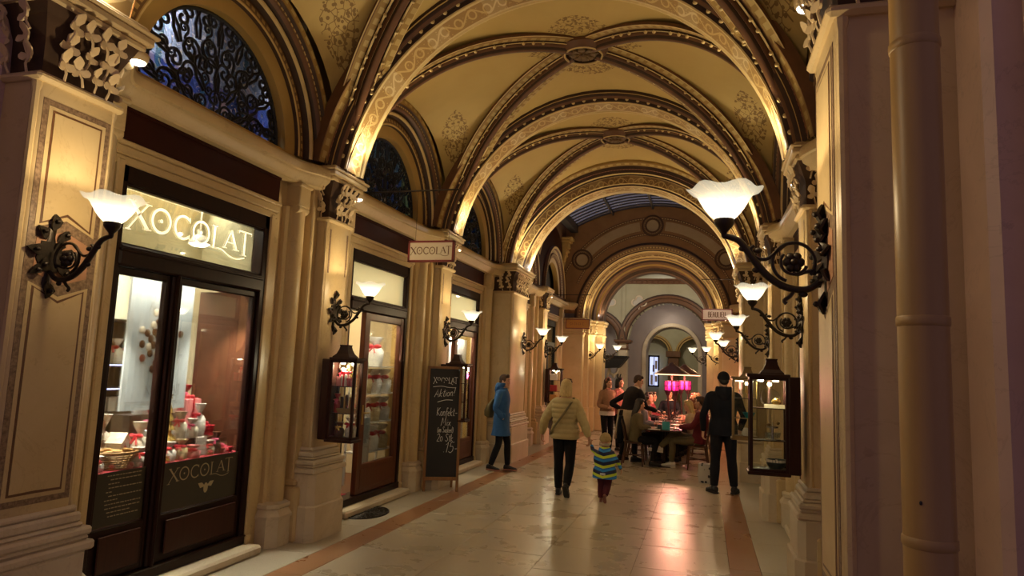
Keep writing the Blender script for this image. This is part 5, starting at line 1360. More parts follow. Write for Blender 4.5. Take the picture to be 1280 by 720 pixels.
gift_box('flat crimson box at the right end of the display window', (-2.92, 5.62, zt), (.16, .18, .05), 'box_red', 'ribbon_pink')
gift_box('red box standing by the reddish side panel', (-3.16, 5.66, zt), (.14, .12, .20), 'box_red', None)
gift_box('narrow crimson box lying on the red box by the side panel', (-3.14, 5.64, zt + .20), (.12, .16, .04), 'box_red', 'ribbon_red')
for i in range(9):
    x, y = -2.83 - .03 * (i % 2), 4.12 + .185 * i + lr.uniform(-.02, .02)
    if 4.50 < y < 4.72: continue
    t2 = gift_bag('%s tiny wrapped praline from the left along the pane' % ORD[i], (x, y, zt), .05, .05, ('cello_white', 'gold_foil', 'box_pink')[i % 3], 'ribbon_red', i, 'pralines along the pane')
# shop interior seen between poster and frame
t = th('wall_shelf', 'dark shelf unit with blue light strips left behind the poster', 'shelf', (0, 0, 0))
q = B(-1)
for z in (.9, 1.30, 1.52, 1.74, 2.16): q.box(3.72, 4.05, 4.75, 5.6, z - .02, z)
for y in (4.75, 5.58): q.box(3.72, 4.05, y, y + .03, .1, 2.16)
q.box(4.03, 4.06, 4.75, 5.6, .1, 2.16); q.build('carcass', MAT['shelf_dark'], t)
q = B(-1); q.box(3.715, 3.725, 4.77, 5.58, 1.725, 1.738); q.box(3.715, 3.725, 4.77, 5.58, 1.505, 1.518); q.build('light_strip', MAT['blue_led'], t)
for i in range(4):
    gift_bag(('pale paper bag', 'brown paper bag', 'cream pouch', 'ivory pouch')[i] + ' on the upper shelf with blue light strips', (-3.82, 4.86 + .16 * i, 1.74), .24 - .03 * (i % 2), .13, ('cello_white', 'cello_cream', 'cello', 'card_white')[i], 'ribbon_red')
for i in range(5): gift_box('%s small cream box from the left on the lowest lit shelf' % ORD[i], (-3.84, 4.84 + .11 * i, 1.30), (.10, .08, .13), 'choc_white', None, 0, True, 'cream boxes on the lit shelf')
q = B(-1); q.box(4.0, 4.04, 4.95, 5.25, 1.86, 2.06); o = q.build('framed_picture', MAT['gold_foil']); tag(o, 'small framed gold picture above the pale bags', 'picture')
t = th('wall_blackboard', 'black menu board with chalk lines deep inside the chocolate shop', 'blackboard', (0, 0, 0))
q = B(-1); q.box(4.3, 4.34, 5.85, 6.75, 1.85, 2.22); q.build('board', MAT['slate'], t)
q = B(-1); write_hand(q, lambda x, z: (4.296, x, z), 6.0, 2.06, .08, 'eS', .008, .2); write_hand(q, lambda x, z: (4.296, x, z), 5.95, 1.92, .08, 'heiSSe'.replace('h', 'k'), .008, .2) if False else write_hand(q, lambda x, z: (4.296, x, z), 5.95, 1.92, .08, 'ter', .008, .2); q.build('chalk_lines', MAT['chalk'], t)
t = th('counter_jars', 'shelf of gold-lidded jars deep inside the chocolate shop', 'shelf', (0, 0, 0)); q = B(-1); q.box(4.0, 4.35, 5.85, 6.9, 1.22, 1.25); q.build('board', MAT['oak'], t)
for i in range(6):
    t2 = link('jar', gm('jar', lambda q: (q.lathe([(.04, 0), (.045, .02), (.045, .10), (.035, .12)], 12, 0), q.lathe([(.038, .12), (.038, .15), (.0, .152)], 12, 1)), [MAT['choc'], MAT['gold_foil']], 40), None, (-4.12, 5.95 + .12 * i, 1.25)); tag(t2, '%s small gold-lidded jar from the left on the inner shop shelf' % ORD[i], 'jar', 'jars on the inner shelf')
# second shop: things seen through the door glass
t = th('display_rack', 'white display rack of paper bags behind the open shop door glass', 'rack', (0, 0, 0))
q = B(-1)
for z in (.62, 1.02, 1.42, 1.80): q.box(2.92, 3.2, 8.50, 9.45, z - .015, z)
for y in (8.50, 9.43): q.box(2.92, 2.95, y, y + .02, .17, 1.85); q.box(3.17, 3.2, y, y + .02, .17, 1.85)
q.build('shelves', MAT['white_enamel'], t)
for r_, z in enumerate((.62, 1.02, 1.42)):
    for i in range(3):
        gift_bag('%s bag, %s on the %s shelf of the white rack' % (('white', 'pink-printed', 'cream')[(i + r_) % 3], ('left', 'centre', 'right')[i], ('lowest', 'middle', 'top')[r_]), (-3.05, 8.66 + .30 * i, z), .34, .24, ('cello_white', 'box_pink', 'cello_cream')[(i + r_) % 3] if (i + r_) % 3 != 1 else 'card_white', 'ribbon_red')
gift_bag('tall white bag with red bow crowning the white rack', (-3.05, 8.95, 1.80), .42, .24, 'card_white', 'ribbon_red'); gift_box('pale blue striped box standing at the door glass', (-2.89, 8.45, .10), (.05, .26, 1.0), 'poster_white', None, 0, False)
q = B(-1); q.box(3.30, 3.7, 7.62, 8.32, .10, .92, 0, .01); q.box(3.27, 3.72, 7.60, 8.34, .92, .95, 0, .008); o = q.build('shop_counter', MAT['panel_wood']); tag(o, 'dark red wooden counter inside the open shop doorway', 'counter')
light('door_fill', 'AREA', (-2.84, 8.9, 2.44), 14, (1, .92, .74), .12, (0, R_(20), 0), sizey=.9); light('door_fill', 'AREA', (-2.84, 12.0, 2.44), 12, (1, .93, .78), .10, (0, R_(20), 0), sizey=.8)  # added fill lights for the rack and the white boards behind the doors
t = th('red_mat', 'bright red mat inside the open shop doorway', 'mat', (0, 0, 0)); q = B(-1); q.box(2.84, 3.4, 7.50, 8.0, .10, .175); q.build('mat_pile', MAT['cloth_red'], t)
t = th('ceiling_lamp', 'glowing round lamp inside the open shop doorway', 'lamp', (-3.3, 8.0, 2.35)); q = B(); q.lathe([(.0, -.12), (.09, -.09), (.12, 0), (.09, .09), (.03, .12)], 16); q.build('globe', MAT['tube_white'], t, smooth=60); q = B(); q.tube([(0, 0, .12), (0, 0, 1.15)], .008, 6); q.build('stem', MAT['brass'], t)
t = th('inner_shelf', 'wooden wall shelf of red and cream packs inside the open doorway', 'shelf', (0, 0, 0)); q = B(-1)
for z in (1.2, 1.6, 2.0, 2.4): q.box(4.1, 4.38, 7.6, 9.2, z - .02, z)
q.box(4.36, 4.39, 7.6, 9.2, .8, 2.6); q.build('boards', MAT['red_wood'], t)
lr = random.Random(9)
for z in (1.2, 1.6, 2.0):
    for i in range(10): kx = (i * 3 + int(z * 10)) % 4; gift_box('%s %s pack from the left on the %s inner wall shelf' % (ORD[i], ('red', 'white', 'cream', 'gold')[kx], {1.2: 'lowest', 1.6: 'middle', 2.0: 'top'}[z]), (-4.22, 7.70 + .15 * i, z), (.10, .10, .14 + .05 * (i % 3)), ('box_red', 'card_white', 'choc_white', 'gold_foil')[kx], None, 0, False, 'packs on the inner wall shelf')
mat('cream_card', (.50, .43, .27), .6)
mat('pipe_paint', (.40, .25, .09), .42, c2=(.34, .205, .07), scale=2, stretch=(4, 4, .5))
# ================================================================== HANGING DISPLAY CASES
VC = {}
def vmesh(key, fn, m_, smooth=None):
    if key not in VC:
        q = B(); fn(q); VC[key] = q.mesh(key.split('|')[0], m_, smooth)
    return VC[key]
def vitrine(s, u, Y, label, wood='vitrine_wood', z0=1.03, z1=1.87, D=.40, wdt=.20, lit=8.0):
    """glazed case standing out from a pillar: x = away from the pillar, y along the arcade"""
    t = th('display_case', label, 'display case', (s * u, Y, 0), 0 if s < 0 else PI, 'glazed display cases on the pillars')
    h = wdt / 2; k = '|%s%.2f%.2f%.2f' % (wood, z0, z1, D); mw = MAT[wood]
    link('back_panel', vmesh('back_panel' + k, lambda q: q.box(-.02, .075, -h - .02, h + .02, z0, z1, 0, .008), mw), t)
    def fr(q):
        for y in (-h, h - .03):
            q.box(D - .03, D, y, y + .03, z0, z1, 0, .004); q.box(.07, .10, y, y + .03, z0, z1, 0, .004)
        for z in (z0, z1 - .035): q.box(.07, D, -h, h, z, z + .035, 0, .004)
        q.box(.06, D + .02, -h - .02, h + .02, z1 - .012, z1 + .02, 0, .006); q.box(.06, D + .015, -h - .015, h + .015, z0 - .02, z0 + .01, 0, .006)
    link('frame', vmesh('frame' + k, fr, mw), t)
    for sy in (-1, 1): link('pane', vmesh('pane%d' % sy + k, lambda q: q.box(.10, D - .03, sy * (h - .012) - .003, sy * (h - .012) + .003, z0 + .035, z1 - .035), MAT['pane_glass']), t)
    link('pane', vmesh('pane_end' + k, lambda q: q.box(D - .016, D - .011, -h + .03, h - .03, z0 + .035, z1 - .035), MAT['pane_glass']), t)
    dz = (z1 - z0) / 3
    for i in (1, 2): link('shelf', vmesh('shelf%d' % i + k, lambda q: q.box(.10, D - .03, -h + .02, h - .02, z0 + dz * i - .008, z0 + dz * i), mw if i == 1 or s < 0 else MAT['shelf_dark']), t)
    def hood(q):
        c = D * .52
        q.loft([[(c + a * w, b_ * w, z) for a, b_ in ((-1, -1), (1, -1), (1, 1), (-1, 1))] for w, z in ((.10, z1 + .02), (.098, z1 + .03), (.070, z1 + .06), (.052, z1 + .105), (.045, z1 + .14), (.049, z1 + .145), (.049, z1 + .155))])
    link('hood', vmesh('hood' + k, hood, mw), t)
    link('spot', vmesh('spot' + k, lambda q: [q.lathe([(.0, z1 - .05), (.022, z1 - .048), (.024, z1 - .036)], 10, 0, (x, 0, 0)) for x in (.17, .30)], MAT['tube_white'], 60), t)
    light('case_light', 'POINT', (D * .52, 0, z1 - .075), lit, (1, .88, .60), .02, parent=t)
    return t
vitrine(-1, 2.33, 6.50, 'dark wooden glazed case of chocolates on the left pillar before the open shop door', D=.37, wdt=.18)
vitrine(-1, 2.33, 9.88, 'dark glazed case half hidden behind the chalkboard')
vitrine(-1, 2.12, 14.2, 'lit glazed case on the wide left pier behind the woman in beige') if False else None
vitrine(-1, 2.33, 17.0, 'small lit glazed case on the far left pillar, above the beige jacket', lit=10)
vitrine(1, 2.33, 6.52, 'tall brown glazed case with crystal and a dark bowl on the nearest right pillar')
vitrine(1, 2.33, 9.90, 'pale framed glazed case with a turquoise dish behind the man in black', 'vitrine_gold', 1.03, 1.84, .42)
def item(name, label, cat, fn, m_, loc, smooth=50, group=None):
    q = B(); fn(q); o = q.build(name, m_, None, loc, smooth); return tag(o, label, cat, group)
# nearest right case (its shelves at z 1.0, 1.31, 1.59)
zs_ = (1.066, 1.31, 1.59)
t = th('plate', 'glass plate standing upright on the top shelf of the brown right case', 'plate', (2.33 - .22, 6.555, zs_[2]))
q = B(); q.X = Matrix.Translation((0, 0, .085)) @ Matrix.Rotation(R_(80), 4, 'X'); q.lathe([(.0, 0), (.04, .002), (.085, .016), (.086, .020), (.04, .008), (0, .006)], 24); q.X = None; q.build('dish', MAT['crystal'], t, smooth=60); q = B(); q.box(-.04, .04, -.02, .03, 0, .008); q.build('foot', MAT['silver'], t)
item('gold_ornament', 'round gold ornament on the top shelf of the brown right case', 'ornament', lambda q: (q.ball((0, 0, .055), (.042, .03, .032), 12, 8), q.lathe([(.03, 0), (.012, .02), (.012, .03)], 10)), MAT['gold_foil'], (2.33 - .17, 6.49, zs_[2]))
item('price_card', 'long cream card at the front of the top shelf in the brown right case', 'card', lambda q: q.prism([(-.02, 0), (.02, 0), (.0, .035)], 'x', -.085, .085), MAT['cream_card'], (2.33 - .19, 6.455, zs_[2]))
t = th('cruet_stand', 'crystal cruet stand with glass cups on the middle shelf of the brown right case', 'tableware', (2.33 - .20, 6.52, zs_[1]))
q = B(); q.lathe([(.07, 0), (.065, .008), (.012, .014), (.01, .10), (.045, .105), (.05, .12), (.0, .122)], 18); q.tube([(0, 0, .1), (0, 0, .16)], .004, 6); q.build('stand', MAT['silver'], t, smooth=50)
for i in range(4):
    q = B(); q.lathe([(.018, 0), (.024, .03), (.028, .05), (.024, .05), (.016, .01)], 12, 0, (.05 * math.cos(i * PI / 2 + .5), .05 * math.sin(i * PI / 2 + .5), .015)); q.build('cup', MAT['crystal'], t, smooth=50)
q = B(); q.ball((.045, 0, .15), (.016, .016, .016), 8, 6); q.ball((-.03, 0, .13), (.02, .02, .012), 8, 6); q.build('stopper', MAT['gold_foil'], t)
t = th('bowl', 'dark blue bowl with pale mosaic rim on the lowest shelf of the brown right case', 'bowl', (2.33 - .17, 6.52, zs_[0]))
q = B(); q.lathe([(.0, 0), (.055, 0), (.078, .03), (.084, .075), (.079, .078), (.072, .03), (.0, .01)], 24); q.build('body', MAT['teal_dark'], t, smooth=50)
q = B()
for i in range(20): q.box(-.008, .008, -.003, .003, .058, .076)
for i in range(20):
    a = 2 * PI * i / 20; q.X = Matrix.Rotation(a, 4, 'Z') @ Matrix.Translation((0, -.0835, 0)); q.box(-.011, .011, -.002, .002, .056, .078)
q.X = None; q.build('rim_tiles', MAT['porcelain'], t)
# farther right case
item('glass_cup', 'small clear goblet on the top shelf of the pale framed case', 'glass', lambda q: q.lathe([(.03, 0), (.03, .005), (.006, .01), (.006, .05), (.026, .06), (.03, .12), (.027, .12), (.022, .065)], 14), MAT['crystal'], (2.33 - .30, 9.88, 1.565))
item('brass_goblet', 'tall yellow goblet on the top shelf of the pale framed case', 'glass', lambda q: q.lathe([(.03, 0), (.028, .006), (.008, .012), (.008, .07), (.028, .08), (.034, .15), (.030, .15), (.02, .085)], 14), MAT['brass'], (2.33 - .22, 9.88, 1.565))
item('turquoise_dish', 'turquoise dish on the middle shelf of the pale framed case', 'bowl', lambda q: q.lathe([(.0, 0), (.04, 0), (.05, .02), (.084, .075), (.079, .08), (.04, .02), (0, .012)], 20), MAT['teal'], (2.33 - .20, 9.90, 1.30))
item('silver_jar', 'pale ceramic jar on the lowest shelf of the pale framed case', 'jar', lambda q: q.lathe([(.04, 0), (.05, .03), (.04, .08), (.03, .09), (.032, .1), (.0, .11)], 16), MAT['porcelain'], (2.33 - .24, 9.90, 1.066))
# left case of chocolates
L0 = -2.33
gift_box('pink printed box on the top shelf of the left chocolate case', (L0 + .16, 6.48, 1.59), (.05, .09, .10), 'box_pink', None, .1, True)
gift_box('white printed box on the top shelf of the left chocolate case', (L0 + .22, 6.48, 1.59), (.05, .09, .12), 'card_white', 'ribbon_red', .1, True)
gift_box('red printed box on the top shelf of the left chocolate case', (L0 + .29, 6.48, 1.59), (.05, .09, .09), 'box_red', None, -.1, True)
gift_bag('gold bag at the back of the top shelf in the left chocolate case', (L0 + .22, 6.565, 1.59), .22, .09, 'gold_foil', 'ribbon_red'); gift_bag('white bag leaning in the top left corner of the left chocolate case', (L0 + .14, 6.565, 1.59), .19, .09, 'cello_white', 'ribbon_red')
t = th('basket', 'small basket of brown bars on the middle shelf of the left chocolate case', 'basket', (L0 + .25, 6.50, 1.31)); q = B(); q.loft([[(-.08, -.05, 0), (.08, -.05, 0), (.08, .05, 0), (-.08, .05, 0)], [(-.095, -.06, .05), (.095, -.06, .05), (.095, .06, .05), (-.095, .06, .05)]]); q.build('weave', MAT['wicker'], t)
q = B()
q.build('lining', MAT['wicker'], t) if q.v else None
for i in range(5): gift_box('%s upright chocolate bar from the left in the small basket of the left case' % ORD[i], (L0 + .19 + .03 * i, 6.495 + .015 * (i % 2), 1.36), (.02, .05, .12 + .012 * (i % 3)), 'biscuit' if i % 2 else 'choc', None, .1 * i, False, 'bars in the case basket')
gift_bag('dark red bag at the left of the middle shelf in the chocolate case', (L0 + .13, 6.50, 1.31), .2, .07, 'box_red', 'ribbon_pink')
gift_bag('white pouch on the lowest shelf of the left chocolate case', (L0 + .30, 6.52, 1.066), .20, .12, 'cello_white', 'ribbon_red'); gift_bag('dark truffle bag on the lowest shelf of the left chocolate case', (L0 + .19, 6.48, 1.066), .15, .10, 'choc', 'gold_foil')
for i in range(2): gift_box(('white card', 'cream box')[i] + ' in the case behind the chalkboard', (L0 + .18 + .12 * i, 9.88, 1.59 - .28 * i), (.08, .06, .14), ('card_white', 'choc_white')[i], None, 0, False)
for i in range(3): gift_box(('white pack on the top', 'red pack on the middle', 'orange pack on the lowest')[i] + ' shelf of the far left case', (L0 + .2, 16.93, (1.59, 1.31, 1.066)[i]), (.18, .08, .16), ('card_white', 'box_red', 'biscuit')[i], None, 0, False)

# ================================================================== HANGING SIGNS
def sign(s, Y, ua, ub, z0, z1, zr, label, face, edge, letters, lmat, rod_out=.0):
    """double-faced board hung from a rod across the side wall; ua < ub are distances from the middle"""
    t = th('hanging_sign', label, 'sign', (0, Y, 0))
    q = B(s); q.tube([(2.66, 0, zr), (ua - .02 - rod_out, 0, zr)], .010, 6); q.build('rod', MAT['iron'], t)
    q = B(s)
    for u in (ua + .08, ub - .08): q.tube([(u, 0, zr), (u, 0, z1)], .0025, 4)
    q.build('wire', MAT['iron'], t)
    q = B(s); q.box(ua, ub, -.018, .018, z0, z1, 0, .004); q.build('board', MAT[face], t)
    q = B(s); e = .022
    for z in ((z0 - .002, z0 + e), (z1 - e, z1 + .002)): q.box(ua - .002, ub + .002, -.026, .026, *z)
    for u in ((ua - .002, ua + e), (ub - e, ub + .002)): q.box(u[0], u[1], -.026, .026, z0, z1)
    q.build('rim', MAT[edge], t)
    for sy in (-1, 1):
        q = B(); xa, xb = (s * ub, s * ua) if s < 0 else (s * ua, s * ub)
        P = (lambda x, z: (x, -.0195, z)) if sy < 0 else (lambda x, z: (xa + xb - x, .0195, z))
        letters(q, P, xa, xb); q.build('lettering', MAT[lmat], t)
    return t
def xoc(q, P, xa, xb):
    h = .088; w_ = sum(SERIF[c][0] for c in 'XOCOLAT') * h * 1.10; write_serif(q, P, (xa + xb - w_) / 2, 3.195, h, sx=1.10, wk=1.4)
sign(-1, 7.60, 1.385, 1.985, 3.10, 3.36, 4.00, 'pale hanging sign reading XOCOLAT with a dark red rim', 'sign_face', 'sign_red', xoc, 'letter_brown')
def beau(q, P, xa, xb):
    h = .115; sx = .80; w_ = width('BEAULIEU', h, dict(HAND, A=(.5, [])), sx)
    x = xa + .13
    for ch in 'BEAULIEU':
        adv, strokes = HAND[ch] if ch not in 'AL' else ((.52, [[(.02, 0), (.06, .8), (.2, 1), (.36, .8), (.40, 0)], [(.05, .45), (.38, .45)]]) if ch == 'A' else (.44, [[(.06, 1), (.06, 0), (.38, 0)]]))
        for pts in strokes: ribbon(q, [(x + px * h * sx, 3.165 + pz * h) for px, pz in pts], .017, P)
        x += adv * h * sx + .006
sign(1, 15.8, 1.48, 2.13, 3.09, 3.35, 4.02, 'pale hanging sign reading BEAULIEU with a red rim', 'sign_face_pink', 'sign_red', beau, 'letter_brown'); light('sign_fill_spot', 'SPOT', (1.75, 14.75, 3.75), 16, (1, .84, .64), .04, (Vector((1.8, 15.8, 3.2)) - Vector((1.75, 14.75, 3.75))).to_track_quat('-Z', 'Y').to_euler(), R_(50), blend=.6)  # the spot is added to brighten the board; it has no fixture
def blur_letters(q, P, xa, xb):
    x = xa + .13
    for ch in 'FFCAFFE': pass
    for i in range(7):   # the amber sign's lettering is too small to read in the photograph: plain dark marks
        q2 = [(x, 3.17), (x, 3.235)] if i % 2 else ell(x + .02, 3.20, .022, .032, 40, 320, 8); ribbon(q, q2, .009, P); x += .06
sign(-1, 19.4, 1.66, 2.36, 3.06, 3.34, 4.05, 'amber hanging sign with a dark rim far down the left side', 'sign_amber', 'sign_red', blur_letters, 'letter_brown')

# ================================================================== CHALKBOARD, MAT, DRAINPIPE
t = th('chalkboard', 'tall oak-framed A-board chalked XOCOLAT Aktion in white', 'chalkboard', (-2.20, 9.62, 0), R_(27))
tilt = Matrix.Rotation(R_(-3.5), 4, 'X')
def bq(): q = B(); q.X = tilt; return q
q = bq()
for x in (-.265, .225): q.box(x, x + .04, -.018, .018, .0, 1.84, 0, .006)
q.box(-.265, .265, -.018, .018, 1.80, 1.84, 0, .006); q.box(-.265, .265, -.018, .018, .16, .21, 0, .006); q.build('frame', MAT['oak'], t)
q = bq(); q.box(-.226, .226, -.004, .010, .20, 1.81); q.build('slate_panel', MAT['slate'], t)
q = B(); q.X = Matrix.Translation((0, .10, 0)) @ Matrix.Rotation(R_(10), 4, 'X') if False else None
def leg(x):
    q = B(); q.tube([(x, -.115 + .01, 1.70), (x, .30, .0)], (.016), 6); return q
for x in (-.20, .20):
    q = B(); q.loft([[(x - .016, .12, 1.72), (x + .016, .12, 1.72), (x + .016, .145, 1.72), (x - .016, .145, 1.72)][::-1], [(x - .016, .34, 0), (x + .016, .34, 0), (x + .016, .37, 0), (x - .016, .37, 0)][::-1]][::-1]); q.build('rear_leg', MAT['oak'], t)
q = B(); q.box(-.2, .2, .27, .29, .55, .59); q.build('rear_brace', MAT['oak'], t)
q = bq(); PC = lambda x, z: (x, -.0055, z)
x = -.17
for ch in 'XOCOLAT':
    adv, strokes = SERIF[ch]
    for pts, w_ in strokes: ribbon(q, [(x + px * .066, 1.585 + pz * .085) for px, pz in pts][:14], .0062, PC)
    x += adv * .066
ribbon(q, cr([(-.175, 1.525), (-.05, 1.54), (.05, 1.525), (.17, 1.52)], 5), .007, PC)
write_hand(q, PC, -.150, 1.375, .115, 'Aktion!', .0065, .25, .85, .10); ribbon(q, cr([(-.10, 1.30), (.02, 1.335), (.13, 1.335)], 5), .008, PC)
write_hand(q, PC, -.105, 1.10, .12, 'Konfekt-', .0062, .12, .66); write_hand(q, PC, -.035, .955, .115, 'Mix', .0062, .15, .85); write_hand(q, PC, -.085, .855, .085, '(im Sackerl)', .0052, .15, .56)
write_hand(q, PC, -.085, .725, .11, '20 Stk', .0062, .12, .72); write_hand(q, PC, .02, .565, .15, '.15-', .0072, .15, .85)
q.build('chalk_writing', MAT['chalk'], t)
t = th('doormat', 'dark oval doormat with a cell pattern on the floor before the open shop door', 'mat', (-2.47, 7.84, 0))
q = B(); q.lathe([(.0, .004), (1, .004), (1.0, .0)], 40, 0, (0, 0, 0), .26, .37); q.build('base', MAT['black_paint'], t)
q = B()
for r_ in (.98, .78, .58, .38, .18): q.tube([(.26 * r_ * math.cos(2 * PI * i / 36), .37 * r_ * math.sin(2 * PI * i / 36), .009) for i in range(37)], .008, 5)
for r0_, r1_, n_ in ((.18, .38, 8), (.38, .58, 14), (.58, .78, 20), (.78, .98, 26)):
    for i in range(n_):
        a = 2 * PI * i / n_ + r0_; q.tube([(.26 * r0_ * math.cos(a), .37 * r0_ * math.sin(a), .009), (.26 * r1_ * math.cos(a), .37 * r1_ * math.sin(a), .009)], .007, 4)
w_ = q.build('rubber_cells', MAT['iron'], t); w_['kind'] = 'stuff'
t = th('drainpipe', 'thick painted downpipe with joint collars on the right edge', 'pipe', (2.245, 2.53, 0))
q = B(); q.lathe([(.076, 0), (.076, 7.0)], 32, caps=False); q.build('tube', MAT['pipe_paint'], t, smooth=60)
for z in (.35, 1.335, 2.04, 3.0, 4.2):
    q = B(); q.lathe([(.076, 0), (.080, .004), (.080, .03), (.0765, .034)], 32, 0, (0, 0, z), caps=False); q.build('collar', MAT['pipe_paint'], t, smooth=60)
q = B(); q.ball((-.040, -.066, 1.48), (.005, .003, .007), 6, 4); q.build('rivet', MAT['black_paint'], t)
def dotted():
    m_, nt, b = nodes('dotted'); vo = N(nt, 'ShaderNodeTexVoronoi'); vo.inputs['Scale'].default_value = 16; nt.links.new(coord(nt), vo.inputs['Vector'])
    c = mixc(nt, mth(nt, 'LESS_THAN', vo.outputs['Distance'], .33), (.62, .60, .56), (.03, .03, .035)); nt.links.new(c, b.inputs['Base Color'])
dotted()
mat('skin', (.62, .36, .24), .5, c2=(.56, .31, .20), scale=9); mat('skin_red', (.60, .30, .20), .5); mat('lips', (.42, .12, .10), .5); mat('eye', (.02, .015, .012), .2); mat('brow', (.06, .035, .02), .7)
mat('shoe_dark', (.015, .014, .018), .5); mat('sole_white', (.65, .58, .50), .6); mat('shoe_white', (.70, .66, .60), .5); mat('sole_pink', (.50, .22, .17), .6); mat('boot_rose', (.30, .13, .10), .6); mat('reflector', (.75, .80, .85), .3)
mat('table_top', (.045, .026, .018), .18, c2=(.03, .018, .012), scale=5); mat('chair_wood', (.095, .042, .022), .3); mat('place_mat', (.50, .46, .42), .7); mat('heater_shade', (.24, .13, .10), .3, .85); mat('heater_glow', (.4, .02, .15), .4, emit=.35, ecol=(1, .02, .30)); mat('heater_rim', (1, .8, .7), .4, emit=2.0, ecol=(1, .50, .27)); mat('pole_dark', (.06, .03, .03), .35, .5)
mat('menu_teal', (.05, .42, .48), .5)
# ================================================================== PEOPLE
REMESH = []                       # (object, voxel, smooth) turned into plain meshes in one pass at the end
def soft(o, voxel, smooth=2):
    m1 = o.modifiers.new('remesh', 'REMESH'); m1.mode = 'VOXEL'; m1.voxel_size = voxel; m1.use_smooth_shade = True
    if smooth:
        m2 = o.modifiers.new('smooth', 'SMOOTH'); m2.iterations = smooth; m2.factor = .5
    REMESH.append(o); return o
def bake_soft():
    bpy.context.view_layer.update(); dg = bpy.context.evaluated_depsgraph_get()
    new = [(o, bpy.data.meshes.new_from_object(o.evaluated_get(dg), preserve_all_data_layers=False, depsgraph=dg)) for o in REMESH]
    for o, me in new:
        old = o.data; mats_ = [m_ for m_ in old.materials]; nm = old.name
        o.modifiers.clear(); o.data = me; me.name = nm
        me.materials.clear()
        for m_ in mats_: me.materials.append(m_)
        me.polygons.foreach_set('use_smooth', [True] * len(me.polygons)); me.update()
        bpy.data.meshes.remove(old)
def hairm(n, c, c2): mat(n, c, .5, c2=c2, scale=18, stretch=(6, 6, 1), bmp=.5, bsc=40)
hairm('hair_brown', (.075, .035, .016), (.035, .016, .008)); hairm('hair_blonde', (.70, .53, .25), (.48, .33, .13)); hairm('hair_dark', (.018, .012, .010), (.008, .006, .005)); hairm('hair_red', (.26, .10, .035), (.16, .05, .018)); hairm('hair_fair', (.40, .25, .11), (.26, .15, .06))
def cloth(n, c, c2=None, rough=.85, **k): mat(n, c, rough, c2=c2 or tuple(x * .8 for x in c), scale=14, bmp=.25, bsc=120, spec=.25, **k)
cloth('coat_blue', (.040, .125, .33), (.030, .10, .27)); cloth('puffer_beige', (.52, .43, .22), (.46, .37, .18), .5); cloth('trouser_black', (.010, .010, .012)); cloth('trouser_navy', (.012, .013, .020)); cloth('trouser_maroon', (.10, .018, .03)); cloth('jacket_black', (.007, .008, .015)); cloth('jumper_black', (.012, .010, .014)); cloth('apron_cream', (.55, .46, .32)); cloth('shirt_white', (.72, .68, .62)); cloth('cardigan_taupe', (.34, .20, .12)); cloth('knit_cream', (.58, .47, .33)); cloth('top_olive', (.16, .13, .07)); cloth('shirt_grey', (.28, .28, .32)); cloth('jumper_maroon', (.16, .02, .03)); cloth('trouser_olive', (.15, .125, .07)); cloth('top_brown', (.15, .07, .03)); cloth('shirt_rose', (.50, .20, .17)); cloth('beanie_tan', (.46, .34, .16)); cloth('bag_olive', (.13, .10, .04), rough=.6)
def stripe_mat():
    m_, nt, b = nodes('stripes_child'); sp = N(nt, 'ShaderNodeSeparateXYZ'); nt.links.new(coord(nt), sp.inputs[0])
    z = mth(nt, 'FRACT', mth(nt, 'DIVIDE', mth(nt, 'ADD', sp.outputs[2], mth(nt, 'MULTIPLY', mth(nt, 'ABSOLUTE', sp.outputs[0]), -.25)), .135))
    c = ramp(nt, z, [(0, (.010, .016, .07)), (.23, (.025, .26, .70)), (.46, (.018, .13, .48)), (.58, (.60, .78, .05)), (.86, (.010, .016, .07))], 'CONSTANT')
    nt.links.new(c, b.inputs['Base Color']); b.inputs['Roughness'].default_value = .7
stripe_mat()

def V(*a): return Vector(a)
def catm(pts, n=5): return [Vector(p) for p in cr([tuple(p) for p in pts], n)]
def limb(q, pts, rad, n=12, res=5, puff=None):
    P = cr([tuple(p) + (r if isinstance(r, tuple) else (r, r)) for p, r in zip(pts, rad)], res)
    L = 0; rr = []
    for i, p in enumerate(P):
        if i: L += (Vector(p[:3]) - Vector(P[i - 1][:3])).length
        k = 1 + (puff[0] * (abs(math.sin(PI * L / puff[1])) - .5) if puff else 0)
        rr.append((p[3] * k, p[4] * k))
    q.tube([p[:3] for p in P], rr, n)
def torso(q, spine, side, rings, n=20, res=4, puff=None):
    """spine: points; rings: (half width, half depth) per point; side: unit vector(s) to the figure's right"""
    sides = side if isinstance(side, list) else [side] * len(spine)
    P = cr([tuple(p) + tuple(sd) + tuple(r) for p, sd, r in zip(spine, sides, rings)], res); R = []; L = 0
    for i, p in enumerate(P):
        c = Vector(p[:3]); sd = Vector(p[3:6]).normalized(); t = (Vector(P[min(i + 1, len(P) - 1)][:3]) - Vector(P[max(i - 1, 0)][:3])).normalized()
        f = t.cross(sd).normalized(); w, d = p[6], p[7]
        if i: L += (c - Vector(P[i - 1][:3])).length
        k = 1 + (puff[0] * (abs(math.sin(PI * L / puff[1])) - .5) if puff else 0)
        ring = []
        for j in range(n):
            a = 2 * PI * j / n; ca, sa = math.cos(a), math.sin(a)
            e = .82
            ring.append(tuple(c + sd * (w * k * math.copysign(abs(ca) ** e, ca)) + f * (d * k * math.copysign(abs(sa) ** e, sa))))
        R.append(ring)
    q.loft(R)
